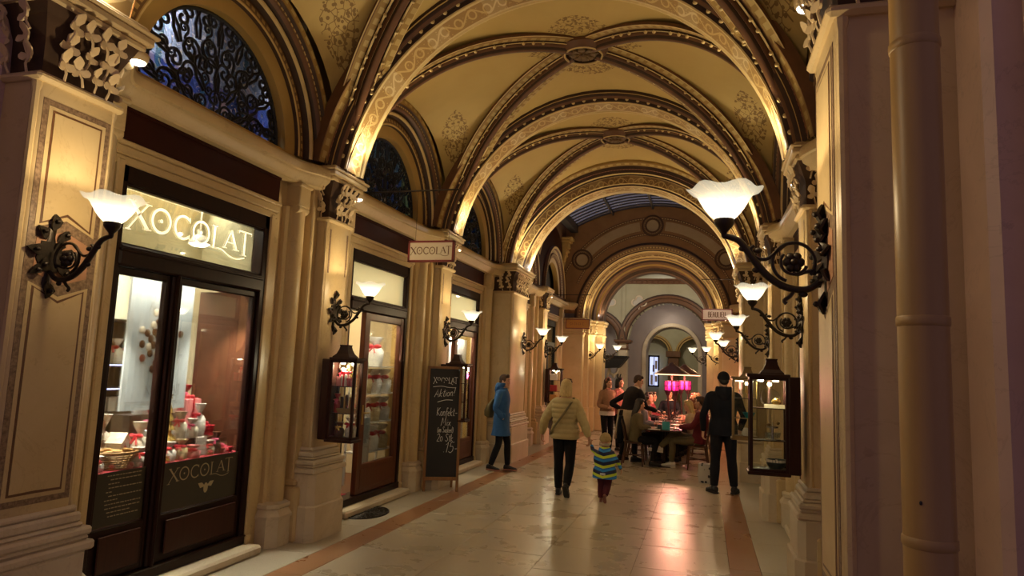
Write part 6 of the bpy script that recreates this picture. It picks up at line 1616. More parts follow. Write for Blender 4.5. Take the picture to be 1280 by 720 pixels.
def hand(q, wrist, d, palm_n, right, k=1.0, curl=.5, grip=False):
    """palm, four bent fingers and a thumb; d = direction from wrist to fingers, palm_n = way the palm faces"""
    d = d.normalized(); pn = (palm_n - d * palm_n.dot(d)).normalized(); sd = d.cross(pn).normalized()  # towards the thumb for a right hand
    if not right: sd = -sd
    c = wrist + d * .045 * k
    q.loft([[tuple(wrist + d * (t * k) + sd * (w * k * math.cos(a)) + pn * (h * k * math.sin(a))) for a in [2 * PI * j / 10 for j in range(10)]] for t, w, h in ((-.02, .026, .021), (.02, .033, .018), (.06, .041, .016), (.088, .038, .013))])
    for i, (off, ln) in enumerate(((.030, .070), (.010, .080), (-.010, .074), (-.029, .058))):
        b0 = wrist + d * (.080 * k) + sd * (off * k); ang = curl * (1 + .12 * i); pts = [b0]; dirv = d.copy(); a = 0
        for seg in (.45, .32, .26):
            a += ang * (1.0 if not grip else 1.5); dv = d * math.cos(a) + pn * math.sin(a); pts.append(pts[-1] + dv * (ln * seg * k))
        limb(q, pts, [.0098 * k, .0095 * k, .0086 * k, .007 * k], 8, 2)
    b0 = wrist + d * (.022 * k) + sd * (.026 * k)
    limb(q, [b0, b0 + (d * .6 + sd * .75 + pn * .25).normalized() * (.036 * k), b0 + (d * .85 + sd * .55 + pn * .5).normalized() * (.066 * k)], [.014 * k, .011 * k, .008 * k], 8, 2)
def headmat(pos, yaw=0, pitch=0, tilt=0):
    return Matrix.Translation(pos) @ Matrix.Rotation(R_(yaw), 4, 'Z') @ Matrix.Rotation(R_(pitch), 4, 'X') @ Matrix.Rotation(R_(tilt), 4, 'Y')
def head(q, M, k=1.0):
    """skull, jaw, nose, ears; faces +Y; origin at the head's middle, total height about .23"""
    q.X = M @ Matrix.Scale(k, 4)
    q.ball((0, -.012, .025), (.074, .093, .090), 18, 12)
    q.loft([[(w * math.cos(a) * (1 if math.sin(a) > 0 else 1.05), y0 + d * math.sin(a), z) for a in [2 * PI * j / 16 for j in range(16)]] for z, w, d, y0 in ((-.118, .022, .020, .062), (-.110, .038, .036, .050), (-.085, .054, .058, .026), (-.05, .063, .074, .010), (-.01, .068, .083, .004), (.04, .070, .086, .0))])
    q.loft([[(w * math.cos(a), y + d * math.sin(a), z) for a in [2 * PI * j / 8 for j in range(8)]] for z, w, d, y in ((.035, .008, .008, .080), (.0, .011, .014, .088), (-.030, .017, .022, .092), (-.040, .012, .012, .088))])
    for e in (-1, 1):
        q.ball((e * .073, -.008, -.008), (.010, .020, .032), 8, 6); q.ball((e * .030, .077, .022), (.022, .012, .010), 8, 5); q.ball((e * .036, .066, -.022), (.022, .018, .020), 8, 5)
    q.ball((0, .078, -.066), (.024, .012, .013), 8, 5)
    q.X = None
def face(t, M, k, body):
    q = B(); q.X = M @ Matrix.Scale(k, 4)
    for e in (-1, 1): q.ball((e * .030, .0835, .008), (.013, .006, .008), 8, 5)
    q.X = None; q.build('eyes', MAT['eye'], body)
    q = B(); q.X = M @ Matrix.Scale(k, 4); q.ball((0, .0885, -.062), (.022, .006, .004), 8, 4); q.ball((0, .0875, -.070), (.018, .006, .005), 8, 4); q.X = None; q.build('mouth', MAT['lips'], body)
    q = B(); q.X = M @ Matrix.Scale(k, 4)
    for e in (-1, 1): q.tube([(e * .014, .0885, .030), (e * .032, .0885, .036), (e * .05, .078, .031)], .0038, 5)
    q.X = None; q.build('eyebrows', MAT['brow'], body)
def hair(t, M, k, style, m_, body, voxel=.008):
    q = B(); q.X = M @ Matrix.Scale(k, 4)
    q.ball((0, -.022, .034), (.083, .094, .092), 18, 12)
    if style in ('short', 'crop'):
        q.ball((0, .045, .085), (.062, .040, .032), 12, 8); q.ball((0, -.06, -.015), (.068, .052, .055), 12, 8)
        if style == 'short': q.ball((.02, .055, .10), (.055, .035, .03), 10, 6); [q.ball((e * .068, .01, .02), (.016, .03, .04), 8, 6) for e in (-1, 1)]
    elif style == 'bob':
        q.loft([[(w * math.cos(a), y + d * math.sin(a), z) for a in [2 * PI * j / 16 for j in range(16)]] for z, w, d, y in ((.07, .080, .088, -.02), (.0, .092, .080, -.032), (-.07, .098, .074, -.040), (-.125, .092, .062, -.046), (-.145, .070, .045, -.05))])
        q.ball((0, .04, .085), (.066, .04, .034), 10, 8)
    elif style == 'long':
        q.loft([[(w * math.cos(a), y + d * math.sin(a), z) for a in [2 * PI * j / 16 for j in range(16)]] for z, w, d, y in ((.07, .082, .088, -.02), (.0, .094, .078, -.036), (-.08, .105, .066, -.055), (-.18, .115, .058, -.085), (-.27, .10, .045, -.10), (-.33, .05, .03, -.10))])
        q.ball((0, .04, .085), (.066, .042, .036), 10, 8)
    elif style == 'bun':
        q.ball((0, -.10, .08), (.045, .045, .045), 10, 8); q.ball((0, -.055, -.02), (.07, .055, .06), 10, 8); q.ball((0, .04, .085), (.064, .04, .034), 10, 8)
    q.X = None
    o = q.build('hair', MAT[m_], t); return soft(o, voxel, 2)
def shoe(q, ank, toe, k=1.0, sole=None, boot=False):
    """ankle point and toe direction (unit, may point down when the foot is lifted)"""
    f = toe.normalized(); sd = f.cross(V(0, 0, 1)).normalized(); up = sd.cross(f).normalized()
    O = ank - up * (.078 * k)
    def ringat(t, w, h, z0): return [tuple(O + f * (t * k) + sd * (w * k * math.cos(a)) + up * ((z0 + h * (.5 + .5 * math.sin(a))) * k)) for a in [2 * PI * j / 12 for j in range(12)]]
    q.loft([ringat(-.078, .020, .045, .02), ringat(-.070, .034, .085, .014), ringat(-.03, .038, .098, .012), ringat(.02, .040, .092, .012), ringat(.08, .045, .066, .012), ringat(.13, .047, .050, .012), ringat(.17, .038, .042, .013), ringat(.192, .018, .026, .016)])
    q.tube([tuple(ank - up * .03 * k), tuple(ank + up * (.10 if boot else .03) * k)], [.045 * k, (.050 if boot else .040) * k], 12)
    if sole is not None:
        pts = [(-.080, .018), (-.07, .036), (-.02, .041), (.04, .043), (.10, .049), (.15, .045), (.185, .028), (.197, .008)]
        poly = [(t, w) for t, w in pts] + [(t, -w) for t, w in reversed(pts)]
        sole.loft([[tuple(O + f * (t * k) + sd * (w * k) + up * (z * k)) for t, w in poly] for z in (0, .022)])

def person(label, loc, rz, H, legs, arms, pelvis=(0, 0, .95), chest=(0, .0, 1.30), neck=(0, -.01, 1.50), hd=(0, .02, 1.645), head_rot=(0, 0, 0), shoulder_turn=0, sex='f', hair_=('short', 'hair_brown'), top='coat_blue',
           bottom='trouser_navy', hem=None, shoes=('shoe_dark', 'sole_white'), voxel=.009, group=None, fingers=True, puff=None, hood=None, hat=None, collar=None, headk=1.0, girth=1.0, cuff=True, boots=False, hand_curl=.45, limbk=1.0, flare=1.0):
    """legs: 2 x (hip side sign, knee, ankle, toe direction); arms: 2 x (sign, elbow, wrist, hand direction, palm facing). Metres for a height of 1.75, facing +Y."""
    k = H / 1.75; t = th('person', label, 'person', loc, rz, group)
    S3 = lambda p: Vector(p) * k
    sd = V(math.cos(R_(shoulder_turn)), math.sin(R_(shoulder_turn)), 0); sdp = V(1, 0, 0)
    pel, che, nek, hdp = S3(pelvis), S3(chest), S3(neck), S3(hd)
    wst = pel.lerp(che, .42); shz = nek - (nek - che) * .12
    shw = (.165 if sex == 'f' else .19) * k * girth ** .5
    g = k * girth
    spine = [pel - V(0, 0, .075 * k), pel, wst, che, shz, nek, nek + (hdp - nek) * .35]
    rings = [(.13 * g, .095 * g), (.165 * g, .112 * g), (.135 * g, .098 * g), (.158 * g, .112 * g), (shw * .62, .062 * g), (.055 * k, .055 * k), (.050 * k, .052 * k)]
    sides = [sdp, sdp, sdp.lerp(sd, .4), sd, sd, sd, sd]
    M = headmat(hdp, *head_rot)
    b = B(); torso(b, spine, sides, rings)
    b.tube([tuple(nek - V(0, 0, .04 * k)), tuple(nek.lerp(hdp, .55))], [.058 * k, .052 * k], 12)
    head(b, M, k * headk)
    jk = B(); tr = B(); sh = B(); so = B()
    ins = .018 * k if not puff else .035 * k
    jhem = hem if hem is not None else pelvis[2] - .06
    # garment rings: from the hem up to the neck
    js, jr, jsd = [], [], []
    if jhem < pelvis[2] - .10:
        zc_ = jhem * k; fl = flare
        js += [V(pel.x, pel.y, zc_), V(pel.x, pel.y, (zc_ + pel.z - .04 * k) / 2)]; jr += [(.185 * g * fl, .150 * g * fl), (.182 * g, .140 * g)]; jsd += [sdp, sdp]
    else:
        js += [pel + (wst - pel).normalized() * ((jhem - pelvis[2]) * k)]; jr += [(.168 * g + ins, .118 * g + ins)]; jsd += [sdp]
    js += [pel.lerp(wst, .35), wst, che, shz - (shz - che) * .15, nek - V(0, 0, .012 * k)]
    jr += [(.165 * g + ins, .115 * g + ins), (.142 * g + ins, .105 * g + ins), (.166 * g + ins, .118 * g + ins), (shw * .93 + ins, .086 * g + ins), (.066 * k + ins * .4, .066 * k + ins * .4)]
    jsd += [sdp.lerp(sd, .2), sdp.lerp(sd, .4), sd, sd, sd]
    torso(jk, js, jsd, jr, 24, 8 if puff else 5, puff)
    for (e, knee, ank, toe) in legs:
        hip = pel + V(e * .088 * k, 0, -.02 * k); kn, an = S3(knee), S3(ank)
        L1 = [hip, hip.lerp(kn, .5), kn, kn.lerp(an, .35), an]
        lk = k * limbk
        limb(b, L1, [.080 * lk, .070 * lk, .052 * lk, .053 * lk, .034 * lk]); b.ball(tuple(an - V(0, 0, .03 * k) + Vector(toe).normalized() * .05 * k), (.035 * k, .05 * k, .03 * k), 8, 6)
        limb(tr, [hip + V(0, 0, .03 * k), hip.lerp(kn, .45), kn, kn.lerp(an, .40), an + (kn - an) * .06], [.094 * lk, .082 * lk, .064 * lk, .064 * lk, .050 * lk], 14, 6)
        q1, q2 = B(), B(); shoe(q1, an, Vector(toe), k * (.95 if sex == 'f' else 1.05), q2, boots)
        o1 = q1.build('shoe', MAT[shoes[0]], t); soft(o1, .008, 2); q2.build('sole', MAT[shoes[1]], o1)
    torso(tr, [pel - V(0, 0, .10 * k), pel - V(0, 0, .03 * k), pel.lerp(wst, .55)], [sdp] * 3, [(.130 * g, .098 * g), (.172 * g, .120 * g), (.150 * g, .108 * g)], 20, 4)
    for (e, elbow, wrist, hdir, pn) in arms:
        s0 = shz + sd * (e * shw * .93) - V(0, 0, .064 * k); el, wr = S3(elbow), S3(wrist)
        limb(b, [s0 - sd * (e * .06 * k) - V(0, 0, .025 * k), s0 - V(0, 0, .01 * k), s0.lerp(el, .5), el, el.lerp(wr, .4), wr], [.05 * k, .052 * k, .045 * k, .038 * k, .037 * k, .026 * k])
        ek = 1.0 if not puff else 1.32
        limb(jk, [s0 - sd * (e * .07 * k), s0, s0.lerp(el, .5), el, el.lerp(wr, .45), wr - (wr - el).normalized() * .012 * k], [.060 * k, .064 * k * (1 + .1 * (ek - 1)), .058 * k * ek, .053 * k * ek, .050 * k * ek, .040 * k], 14, 8 if puff else 5, puff)
        if hdir is not None:
            if fingers: hand(b, wr, Vector(hdir), Vector(pn), e > 0, k, hand_curl)
            else: b.ball(tuple(wr + Vector(hdir).normalized() * .055 * k), (.034 * k, .034 * k, .04 * k), 8, 6); limb(b, [wr + Vector(hdir).normalized() * .07 * k, wr + Vector(hdir).normalized() * .15 * k], [.022 * k, .012 * k], 6, 2)
    bo = b.build('body', MAT['skin'], t); soft(bo, min(voxel, .007) if fingers else voxel, 2)
    o = tr.build('trousers', MAT[bottom], t); soft(o, voxel, 2)
    o = jk.build('jacket' if hem is not None or puff else 'top', MAT[top], t); soft(o, voxel if not puff else .008, 1 if puff else 2)
    face(t, M, k * headk, bo)
    if hair_: hair(t, M, k * headk, hair_[0], hair_[1], bo, .007 if fingers else .012)
    if collar:
        q = B(); q.tube([(nek.x + .064 * k * math.cos(a), nek.y + .062 * k * math.sin(a) + .004, nek.z + .004 * k + .012 * k * math.sin(a + PI)) for a in [2 * PI * i / 20 for i in range(21)]], (.016 * k), 8); q.build('collar', MAT[collar], t)
    if hood:
        hz_ = 0.0
        if isinstance(hood, tuple): hood, hz_ = hood
        q = B(); hc = nek + V(0, -.055 * k + hz_ * .6, -.005 * k + hz_); hk_ = k * (1.45 if headk > 1.3 else 1.12)
        q.loft([[(hc.x + w * hk_ * math.cos(a), hc.y + y * hk_ + d * hk_ * math.sin(a), hc.z + z * hk_) for a in [2 * PI * j / 18 for j in range(18)]] for z, w, d, y in ((-.12, .05, .03, -.06), (-.06, .10, .055, -.045), (-.01, .115, .085, -.01), (.035, .108, .092, .012), (.06, .095, .085, .02), (.05, .075, .07, .025), (.0, .06, .055, .03))])
        soft(q.build('hood', MAT[hood], t), .008, 2)
    if hat:
        q = B(); q.X = M @ Matrix.Scale(k * headk, 4)
        q.ball((0, -.016, .050), (.087, .100, .088), 18, 12); q.loft([[(w * math.cos(a), -.016 + d * math.sin(a) , z + .016 * math.sin(a)) for a in [2 * PI * j / 20 for j in range(20)]] for z, w, d in ((.015, .088, .102), (.020, .092, .106), (.055, .092, .106), (.062, .086, .099))])
        q.X = None; soft(q.build('beanie', MAT[hat], t), .007, 2)
    return t, k, M

UPV = V(0, 0, 1)
# --- woman in the blue coat, in profile, walking to the right
T, k, M = person('woman in a long blue hooded coat walking past the left pier, hands in pockets', (-2.02, 12.05, 0), R_(-86), 1.72,
    [(1, (.08, -.02, .50), (.08, -.16, .085), (.0, 1, -.06)), (-1, (-.08, .11, .50), (-.08, .13, .08), (.08, 1, 0))],
    [(1, (.235, -.07, 1.14), (.185, .08, .95), None, None), (-1, (-.235, -.06, 1.14), (-.185, .08, .95), None, None)],
    hd=(0, .035, 1.64), head_rot=(-8, -4, 0), hair_=('short', 'hair_brown'), top='coat_blue', bottom='trouser_navy', hem=.64, hood=('coat_blue', .045), shoes=('shoe_dark', 'sole_pink'), flare=1.10, girth=1.08)
q = B(); q.loft([[(-.07 + w * math.cos(a), -.235 + d * math.sin(a) + y, z) for a in [2 * PI * j / 14 for j in range(14)]] for z, w, d, y in ((.93, .07, .05, .0), (.97, .14, .085, -.02), (1.06, .15, .09, -.02), (1.16, .12, .06, .0), (1.24, .06, .03, .035), (1.27, .03, .02, .05))]); o = q.build('shoulder_bag', MAT['bag_olive']); o.location = T.location; o.rotation_euler = T.rotation_euler; soft(o, .009, 2); tag(o, 'olive leather bag hanging behind the blue coat', 'bag')
q = B(); q.tube(cr([(-.10, -.20, 1.22), (-.15, -.10, 1.43), (-.14, .0, 1.475), (-.13, .08, 1.42)], 6), .009, 6); q.build('strap', MAT['bag_olive'], o)

q = B(); q.tube([(.082 * math.cos(a), -.012 + .080 * math.sin(a), 1.468 + .020 * math.sin(a + PI)) for a in [2 * PI * i / 22 for i in range(23)]], .033, 10); soft(q.build('collar', MAT['coat_blue'], T), .008, 2)
for e in (-1, 1):
    q = B(); q.X = Matrix.Translation((e * .172, .075, .955)) @ Matrix.Rotation(R_(-28), 4, 'X'); q.ball((0, -.01, .01), (.040, .050, .072), 12, 8); q.X = None; soft(q.build('pocket', MAT['coat_blue'], T), .009, 2)
# --- woman in the beige quilted jacket, from behind, holding the child's hand
T, k, M = person('blonde woman in a beige quilted jacket seen from behind, holding the child by the hand', (-.46, 10.16, 0), R_(-3), 1.70,
    [(-1, (-.10, .05, .50), (-.095, .06, .085), (-.1, 1, 0)), (1, (.095, -.01, .50), (.085, -.16, .17), (.05, .62, -.78))],
    [(-1, (-.315, -.03, 1.14), (-.385, .06, .90), (-.1, .25, -1), (1, .3, 0)), (1, (.30, -.05, 1.13), (.395, -.08, .905), (.12, 0, -1), (-1, .2, -.2))],
    hair_=('bob', 'hair_blonde'), top='puffer_beige', bottom='trouser_black', hem=.86, shoes=('shoe_dark', 'shoe_dark'), puff=(.085, .075), girth=1.10, boots=True, head_rot=(2, 0, 0), hand_curl=.5, limbk=1.14, headk=1.04)
q = B()
for pts in ([(.13, -.085, 1.452), (.10, -.158, 1.38), (.0, -.185, 1.22), (-.13, -.172, 1.04), (-.20, -.10, .93)], [(.13, -.085, 1.452), (.125, .0, 1.49), (.10, .09, 1.42), (0, .15, 1.25), (-.16, .12, 1.0), (-.20, -.10, .93)]):
    q.tube(cr([tuple(x * 1.70 / 1.75 for x in p) for p in pts], 6), (.006, .020), 8)
o = q.build('cross_strap', MAT['bag_olive'], T)
q = B(); q.X = M; q.tube([(-.085, -.01, .075), (-.05, .05, .115), (0, .07, .125), (.05, .05, .115), (.085, -.01, .075)], .007, 6)
for e in (-1, 1): q.ball((e * .036, .055, .118), (.03, .022, .010), 10, 6)
q.X = None; q.build('sunglasses', MAT['shoe_dark'], T)

# --- the child
T, k, M = person('small child in a striped blue and lime jacket with tan knit hat', (.175, 9.96, 0), R_(-4), .96,
    [(-1, (-.09, .05, .45), (-.085, .0, .09), (-.1, 1, 0)), (1, (.09, -.03, .45), (.06, -.20, .20), (.0, .55, -.83))],
    [(-1, (-.36, .14, 1.30), (-.425, .225, 1.42), (-.1, .05, 1), (1, 0, 0)), (1, (.34, .02, 1.05), (.42, .06, .86), (.1, .2, -1), (-1, 0, 0))],
    pelvis=(0, 0, .80), chest=(0, 0, 1.12), neck=(0, -.01, 1.34), hd=(0, .03, 1.56), hair_=None, hat='beanie_tan', top='stripes_child', bottom='trouser_maroon', hem=.62, hood='stripes_child', shoes=('boot_rose', 'boot_rose'), headk=1.66, girth=1.72, limbk=1.5, boots=True, voxel=.007, flare=.98)
q = B(); q.box(-.038, .038, -.142, -.132, .395, .425, 0, .004); q.build('reflector', MAT['reflector'], T)
q = B(); q.X = M @ Matrix.Scale(.96 / 1.75 * 1.62, 4); q.tube([(-.08, -.02, -.02), (-.07, -.085, -.045), (0, -.115, -.05), (.07, -.085, -.045), (.08, -.02, -.02)], .022, 8); q.X = None; q.build('hat_flap', MAT['knit_cream'], T)

# --- man in black by the right cases
T, k, M = person('man in a black hooded jacket and beanie standing behind the right display cases', (1.84, 11.6, 0), R_(4), 1.90,
    [(-1, (-.11, .03, .50), (-.13, .0, .085), (-.45, 1, 0)), (1, (.12, .03, .50), (.16, .05, .085), (.35, 1, 0))],
    [(-1, (-.29, -.03, 1.13), (-.285, .05, .88), (-.05, .2, -1), (1, .2, 0)), (1, (.29, .0, 1.13), (.25, .12, .92), (0, .5, -1), (-1, 0, 0))],
    sex='m', hair_=('crop', 'hair_dark'), hat='jacket_black', hood='jacket_black', top='jacket_black', bottom='trouser_navy', hem=.84, shoes=('shoe_dark', 'shoe_dark'), girth=1.14, limbk=1.12, head_rot=(6, -6, 0))

# --- waiter leaning over the first table
T, k, M = person('waiter in a black jumper with white collar and long cream apron leaning towards the table', (-.02, 14.75, 0), R_(-52), 1.84,
    [(-1, (-.12, .05, .50), (-.16, -.05, .085), (-.2, 1, 0)), (1, (.10, .10, .50), (.12, .10, .085), (.2, 1, 0))],
    [(-1, (-.38, -.16, 1.12), (-.22, .02, .99), (.6, .5, -.2), (1, 0, -.2)), (1, (.28, .24, 1.10), (.24, .52, 1.02), (0, 1, -.25), (-.4, 0, -1))],
    pelvis=(0, -.02, .95), chest=(0, .10, 1.28), neck=(0, .17, 1.465), hd=(.01, .235, 1.60), head_rot=(-30, -14, 0), sex='m', hair_=('crop', 'hair_brown'), top='jumper_black', bottom='trouser_black', shoes=('shoe_dark', 'shoe_dark'), collar='shirt_white', girth=1.12, voxel=.010, hem=1.0)
q = B(); R = []
for z, w, d in ((.42, .27, .22), (.60, .25, .20), (.80, .225, .175), (.96, .205, .155), (1.02, .195, .145)):
    R.append([(w * 1.12 * math.cos(a), -.02 + d * 1.12 * math.sin(a) + .012 * math.sin(9 * a), z * 1.05) for a in [R_(-70 + 320 * i / 30) for i in range(31)]])
q.loft(R, 0, False, False, False); o = q.build('apron', MAT['apron_cream'], T, smooth=60); mo = o.modifiers.new('solid', 'SOLIDIFY'); mo.thickness = .008

q = B(); q.loft([[(-.235 + x * .8, .02 + y, z) for x, y in ((0, -.09), (.02, -.05), (0, .0), (.02, .05), (0, .09), (-.02, .09), (0, .05), (-.02, 0), (0, -.05), (-.02, -.09))][::-1] for z in (1.06, .98, .80, .56)][::-1]); q.build('towel', MAT['shirt_white'], T)

# --- two women standing behind the waiter
T, k, M = person('brown-haired woman in a taupe cardigan and headband standing left of the waiter, facing us', (-.62, 15.9, 0), R_(-140), 1.70,
    [(-1, (-.09, .02, .50), (-.08, .0, .085), (-.1, 1, 0)), (1, (.09, .04, .50), (.09, .04, .085), (.2, 1, 0))],
    [(-1, (-.25, .03, 1.12), (-.08, .18, 1.10), (1, .2, 0), (0, -1, 0)), (1, (.25, .03, 1.12), (.09, .20, 1.06), (-1, .2, 0), (0, -1, 0))],
    hair_=('long', 'hair_brown'), top='cardigan_taupe', bottom='trouser_black', hem=.90, shoes=('shoe_dark', 'shoe_dark'), head_rot=(22, 0, 5), collar='shirt_rose')
q = B(); q.X = M; q.tube([(-.083, -.01, .05), (-.06, .0, .10), (0, .005, .128), (.06, .0, .10), (.083, -.01, .05)], (.012, .02), 8); q.X = None; q.build('headband', MAT['shirt_rose'], T)
q = B(); torso(q, [V(0, 0, .86), V(0, 0, .95)], V(1, 0, 0), [(.190, .145), (.183, .138)], 20, 2); q.build('shirt_hem', MAT['shirt_white'], T)
T, k, M = person('dark-haired woman with a black feather hair clip behind the waiter', (-.42, 16.35, 0), R_(-105), 1.72,
    [(-1, (-.09, .02, .50), (-.08, .0, .085), (-.1, 1, 0)), (1, (.09, .04, .50), (.09, .04, .085), (.2, 1, 0))],
    [(-1, (-.25, .03, 1.12), (-.20, .12, .90), (0, .2, -1), (1, 0, 0)), (1, (.25, .03, 1.12), (.20, .12, .90), (0, .2, -1), (-1, 0, 0))],
    hair_=('bob', 'hair_dark'), top='shirt_rose', bottom='trouser_black', head_rot=(0, 0, 0), fingers=False, voxel=.012)
q = B(); q.X = M
for e in (-1, 1): q.loft([[(e * (.035 + w2), -.01, z), (e * (.06 + w2) + w, .012, z), (e * (.06 + w2) + w, -.02, z)] for z, w, w2 in ((.10, .03, 0), (.15, .035, .01), (.20, .012, .03))])
q.X = None; q.build('feather_clip', MAT['shoe_dark'], T)

# ================================================================== TABLES, CHAIRS, DINERS
def chair(label, loc, rz):
    t = th('bentwood_chair', label, 'chair', loc, rz, 'bentwood chairs round the tables')
    def mk(n, fn, m_='chair_wood', p=None, sm=50):
        return link(n, gm('ch_' + n, fn, MAT[m_], sm), p or t)
    link('seat', gm('seat', lambda q: q.lathe([(.0, .44), (.19, .44), (.205, .452), (.205, .468), (.19, .475), (.0, .468)], 22), MAT['chair_wood'], 40), t)
    for i, (x, y) in enumerate(((-.16, .15), (.16, .15))): link('leg', gm('leg_front%d' % i, lambda q: q.tube([(x, y, .45), (x * 1.15, y * 1.25, 0)], [.018, .013], 8), MAT['chair_wood'], 60), t)
    for i, x in enumerate((-.16, .16)): link('leg', gm('leg_rear%d' % i, lambda q: q.tube(cr([(x * 1.15, -.24, 0), (x, -.17, .42), (x * 1.05, -.20, .65), (x * .95, -.25, .86)], 4), .016, 8), MAT['chair_wood'], 60), t)
    link('backrest', gm('backrest', lambda q: (q.tube(cr([(-.155, -.25, .86), (-.10, -.265, .93), (0, -.27, .95), (.10, -.265, .93), (.155, -.25, .86)], 4), .016, 8), q.tube(cr([(-.09, -.175, .48), (-.085, -.205, .68), (0, -.245, .84), (.085, -.205, .68), (.09, -.175, .48)], 5), .011, 8)), MAT['chair_wood'], 60), t)
    link('stretcher', gm('stretcher', lambda q: (q.tube([(-.175, .17, .2), (.175, -.21, .2)], .010, 6), q.tube([(.175, .17, .2), (-.175, -.21, .2)], .010, 6)), MAT['chair_wood'], 60), t)
    return t
TX0, TX1 = .42, 1.08
TABS = [14.42, 15.40, 16.38, 17.36, 18.34]
for i, y in enumerate(TABS):
    t = th('cafe_table', 'dark cafe table, %s in the row' % ('nearest', 'second', 'third', 'fourth', 'farthest')[i], 'table', (.75, y, 0))
    link('tabletop', gm('tabletop', lambda q: q.box(-.36, .36, -.47, .47, .72, .75, 0, .008), MAT['table_top']), t)
    link('column', gm('column', lambda q: q.lathe([(.05, .03), (.03, .08), (.028, .66), (.06, .72)], 14), MAT['iron'], 50), t)
    link('base', gm('table_base', lambda q: q.lathe([(.24, 0), (.24, .015), (.06, .035), (.05, .05)], 20), MAT['iron'], 40), t)
def plate(label, x, y):
    t = link('plate', gm('plate', lambda q: q.lathe([(.0, .003), (.07, .003), (.115, .018), (.118, .021), (.07, .010), (0, .008)], 24), MAT['porcelain'], 60), None, (x, y, .75)); return tag(t, label, 'plate', 'plates on the tables')
def glass(label, x, y, z=.75):
    t = link('wine_glass', gm('wine_glass', lambda q: q.lathe([(.032, 0), (.03, .004), (.005, .01), (.005, .08), (.03, .10), (.038, .14), (.033, .19), (.031, .19), (.035, .14), (.026, .105), (.0, .10)], 14), MAT['crystal'], 60), None, (x, y, z)); return tag(t, label, 'glass', 'glasses on the tables')
pos5 = ('nearest', 'second', 'third', 'fourth', 'farthest')
for i, y in enumerate(TABS):
    plate('white plate on the left side of the %s table' % pos5[i], .55, y - .12); plate('white plate on the right side of the %s table' % pos5[i], .95, y + .05)
    glass('wine glass at the middle of the %s table' % pos5[i], .74, y + .22); glass('wine glass by the right plate of the %s table' % pos5[i], .90, y + .30); glass('wine glass by the left plate of the %s table' % pos5[i], .60, y + .10)
t = th('menu_stand', 'turquoise folded menu card standing on the nearest table', 'menu', (.80, 14.25, .75), .2); q = B(); q.prism([(-.05, 0), (.05, 0), (.0, .15)], 'x', -.075, .075); q.build('card', MAT['menu_teal'], t); q = B(); q.prism([(-.0525, -.002), (.0, .153), (-.0, .150), (-.0505, 0)], 'x', -.06, .06) if False else q.box(-.055, .055, -.033, -.0315, .05, .09); q.X = None; q.build('panel', MAT['porcelain'], t) if False else None
item('candle_jar', 'small dark candle jar beside the turquoise menu card', 'candle', lambda q: q.lathe([(.04, 0), (.045, .03), (.04, .09), (.034, .09), (.03, .02), (0, .015)], 14), MAT['teal_dark'], (.68, 14.12, .75))
item('placemat', 'dark place mat with cutlery at the front of the nearest table', 'place mat', lambda q: q.box(-.12, .12, -.09, .09, 0, .005), MAT['place_mat'], (.58, 14.03, .75))
# patio heaters shaped like table lamps
def heater(label, x, y, z, w=1.0):
    t = th('heat_lamp', label, 'heater', (x, y, 0), 0, 'glowing heat lamps over the tables')
    link('shade', gm('heater_shade', lambda q: q.lathe([(.40, 1.86), (.40, 1.875), (.16, 2.03), (.09, 2.07), (.05, 2.12), (.0, 2.13)], 28, 0, caps=False), MAT['heater_shade'], 50), t)
    link('rim_light', gm('heater_under', lambda q: q.lathe([(.06, 1.90), (.395, 1.835), (.402, 1.84), (.36, 1.895)], 28, 0, caps=False), MAT['heater_rim']), t)
    for e in (-1, 1):
        g_ = link('heating_tube', gm('heating_tube%d' % e, lambda q: q.lathe([(.062, 1.45), (.075, 1.50), (.075, 1.66), (.062, 1.70), (.0, 1.70)], 16, 0, (e * .09, 0, 0)), MAT['heater_glow'], 50), t)
        link('cage', gm('heater_cage%d' % e, lambda q: [q.lathe([(.080, z_), (.080, z_ + .018)], 16, 0, (e * .09, 0, 0), caps=False) for z_ in (1.46, 1.57, 1.69)] + [q.lathe([(.035, 1.36), (.085, 1.47)], 12, 0, (e * .09, 0, 0))] + [q.tube([(e * .09 + .082 * math.cos(a), .082 * math.sin(a), 1.455), (e * .09 + .082 * math.cos(a), .082 * math.sin(a), 1.705)], .006, 4) for a in (0, PI / 2, PI, 3 * PI / 2)], MAT['pole_dark']), g_)
        link('pole', gm('heater_pole%d' % e, lambda q: q.tube([(e * .09, 0, 1.36), (e * .05, 0, .78), (e * .05, 0, .76)], .022, 10), MAT['pole_dark'], 60), t)
    link('stem', gm('heater_stem', lambda q: q.tube([(0, 0, 1.70), (0, 0, 1.92)], .02, 8), MAT['pole_dark'], 60), t)
    link('foot', gm('heater_foot', lambda q: q.lathe([(.13, .75), (.13, .765), (.03, .785), (.025, .80)], 18), MAT['pole_dark'], 50), t)
    light('heater_light', 'POINT', (0, 0, 1.80), 120 * w, (1, .46, .26), .14, parent=t); light('heater_pink', 'POINT', (0, -.16, 1.58), 10 * w, (1, .10, .30), .08, parent=t)
    return t
heater('nearer glowing magenta heat lamp with a metal shade on the dining tables', .80, 16.55, 0); heater('farther magenta heat lamp half hidden behind the nearer one', 1.04, 18.3, 0)

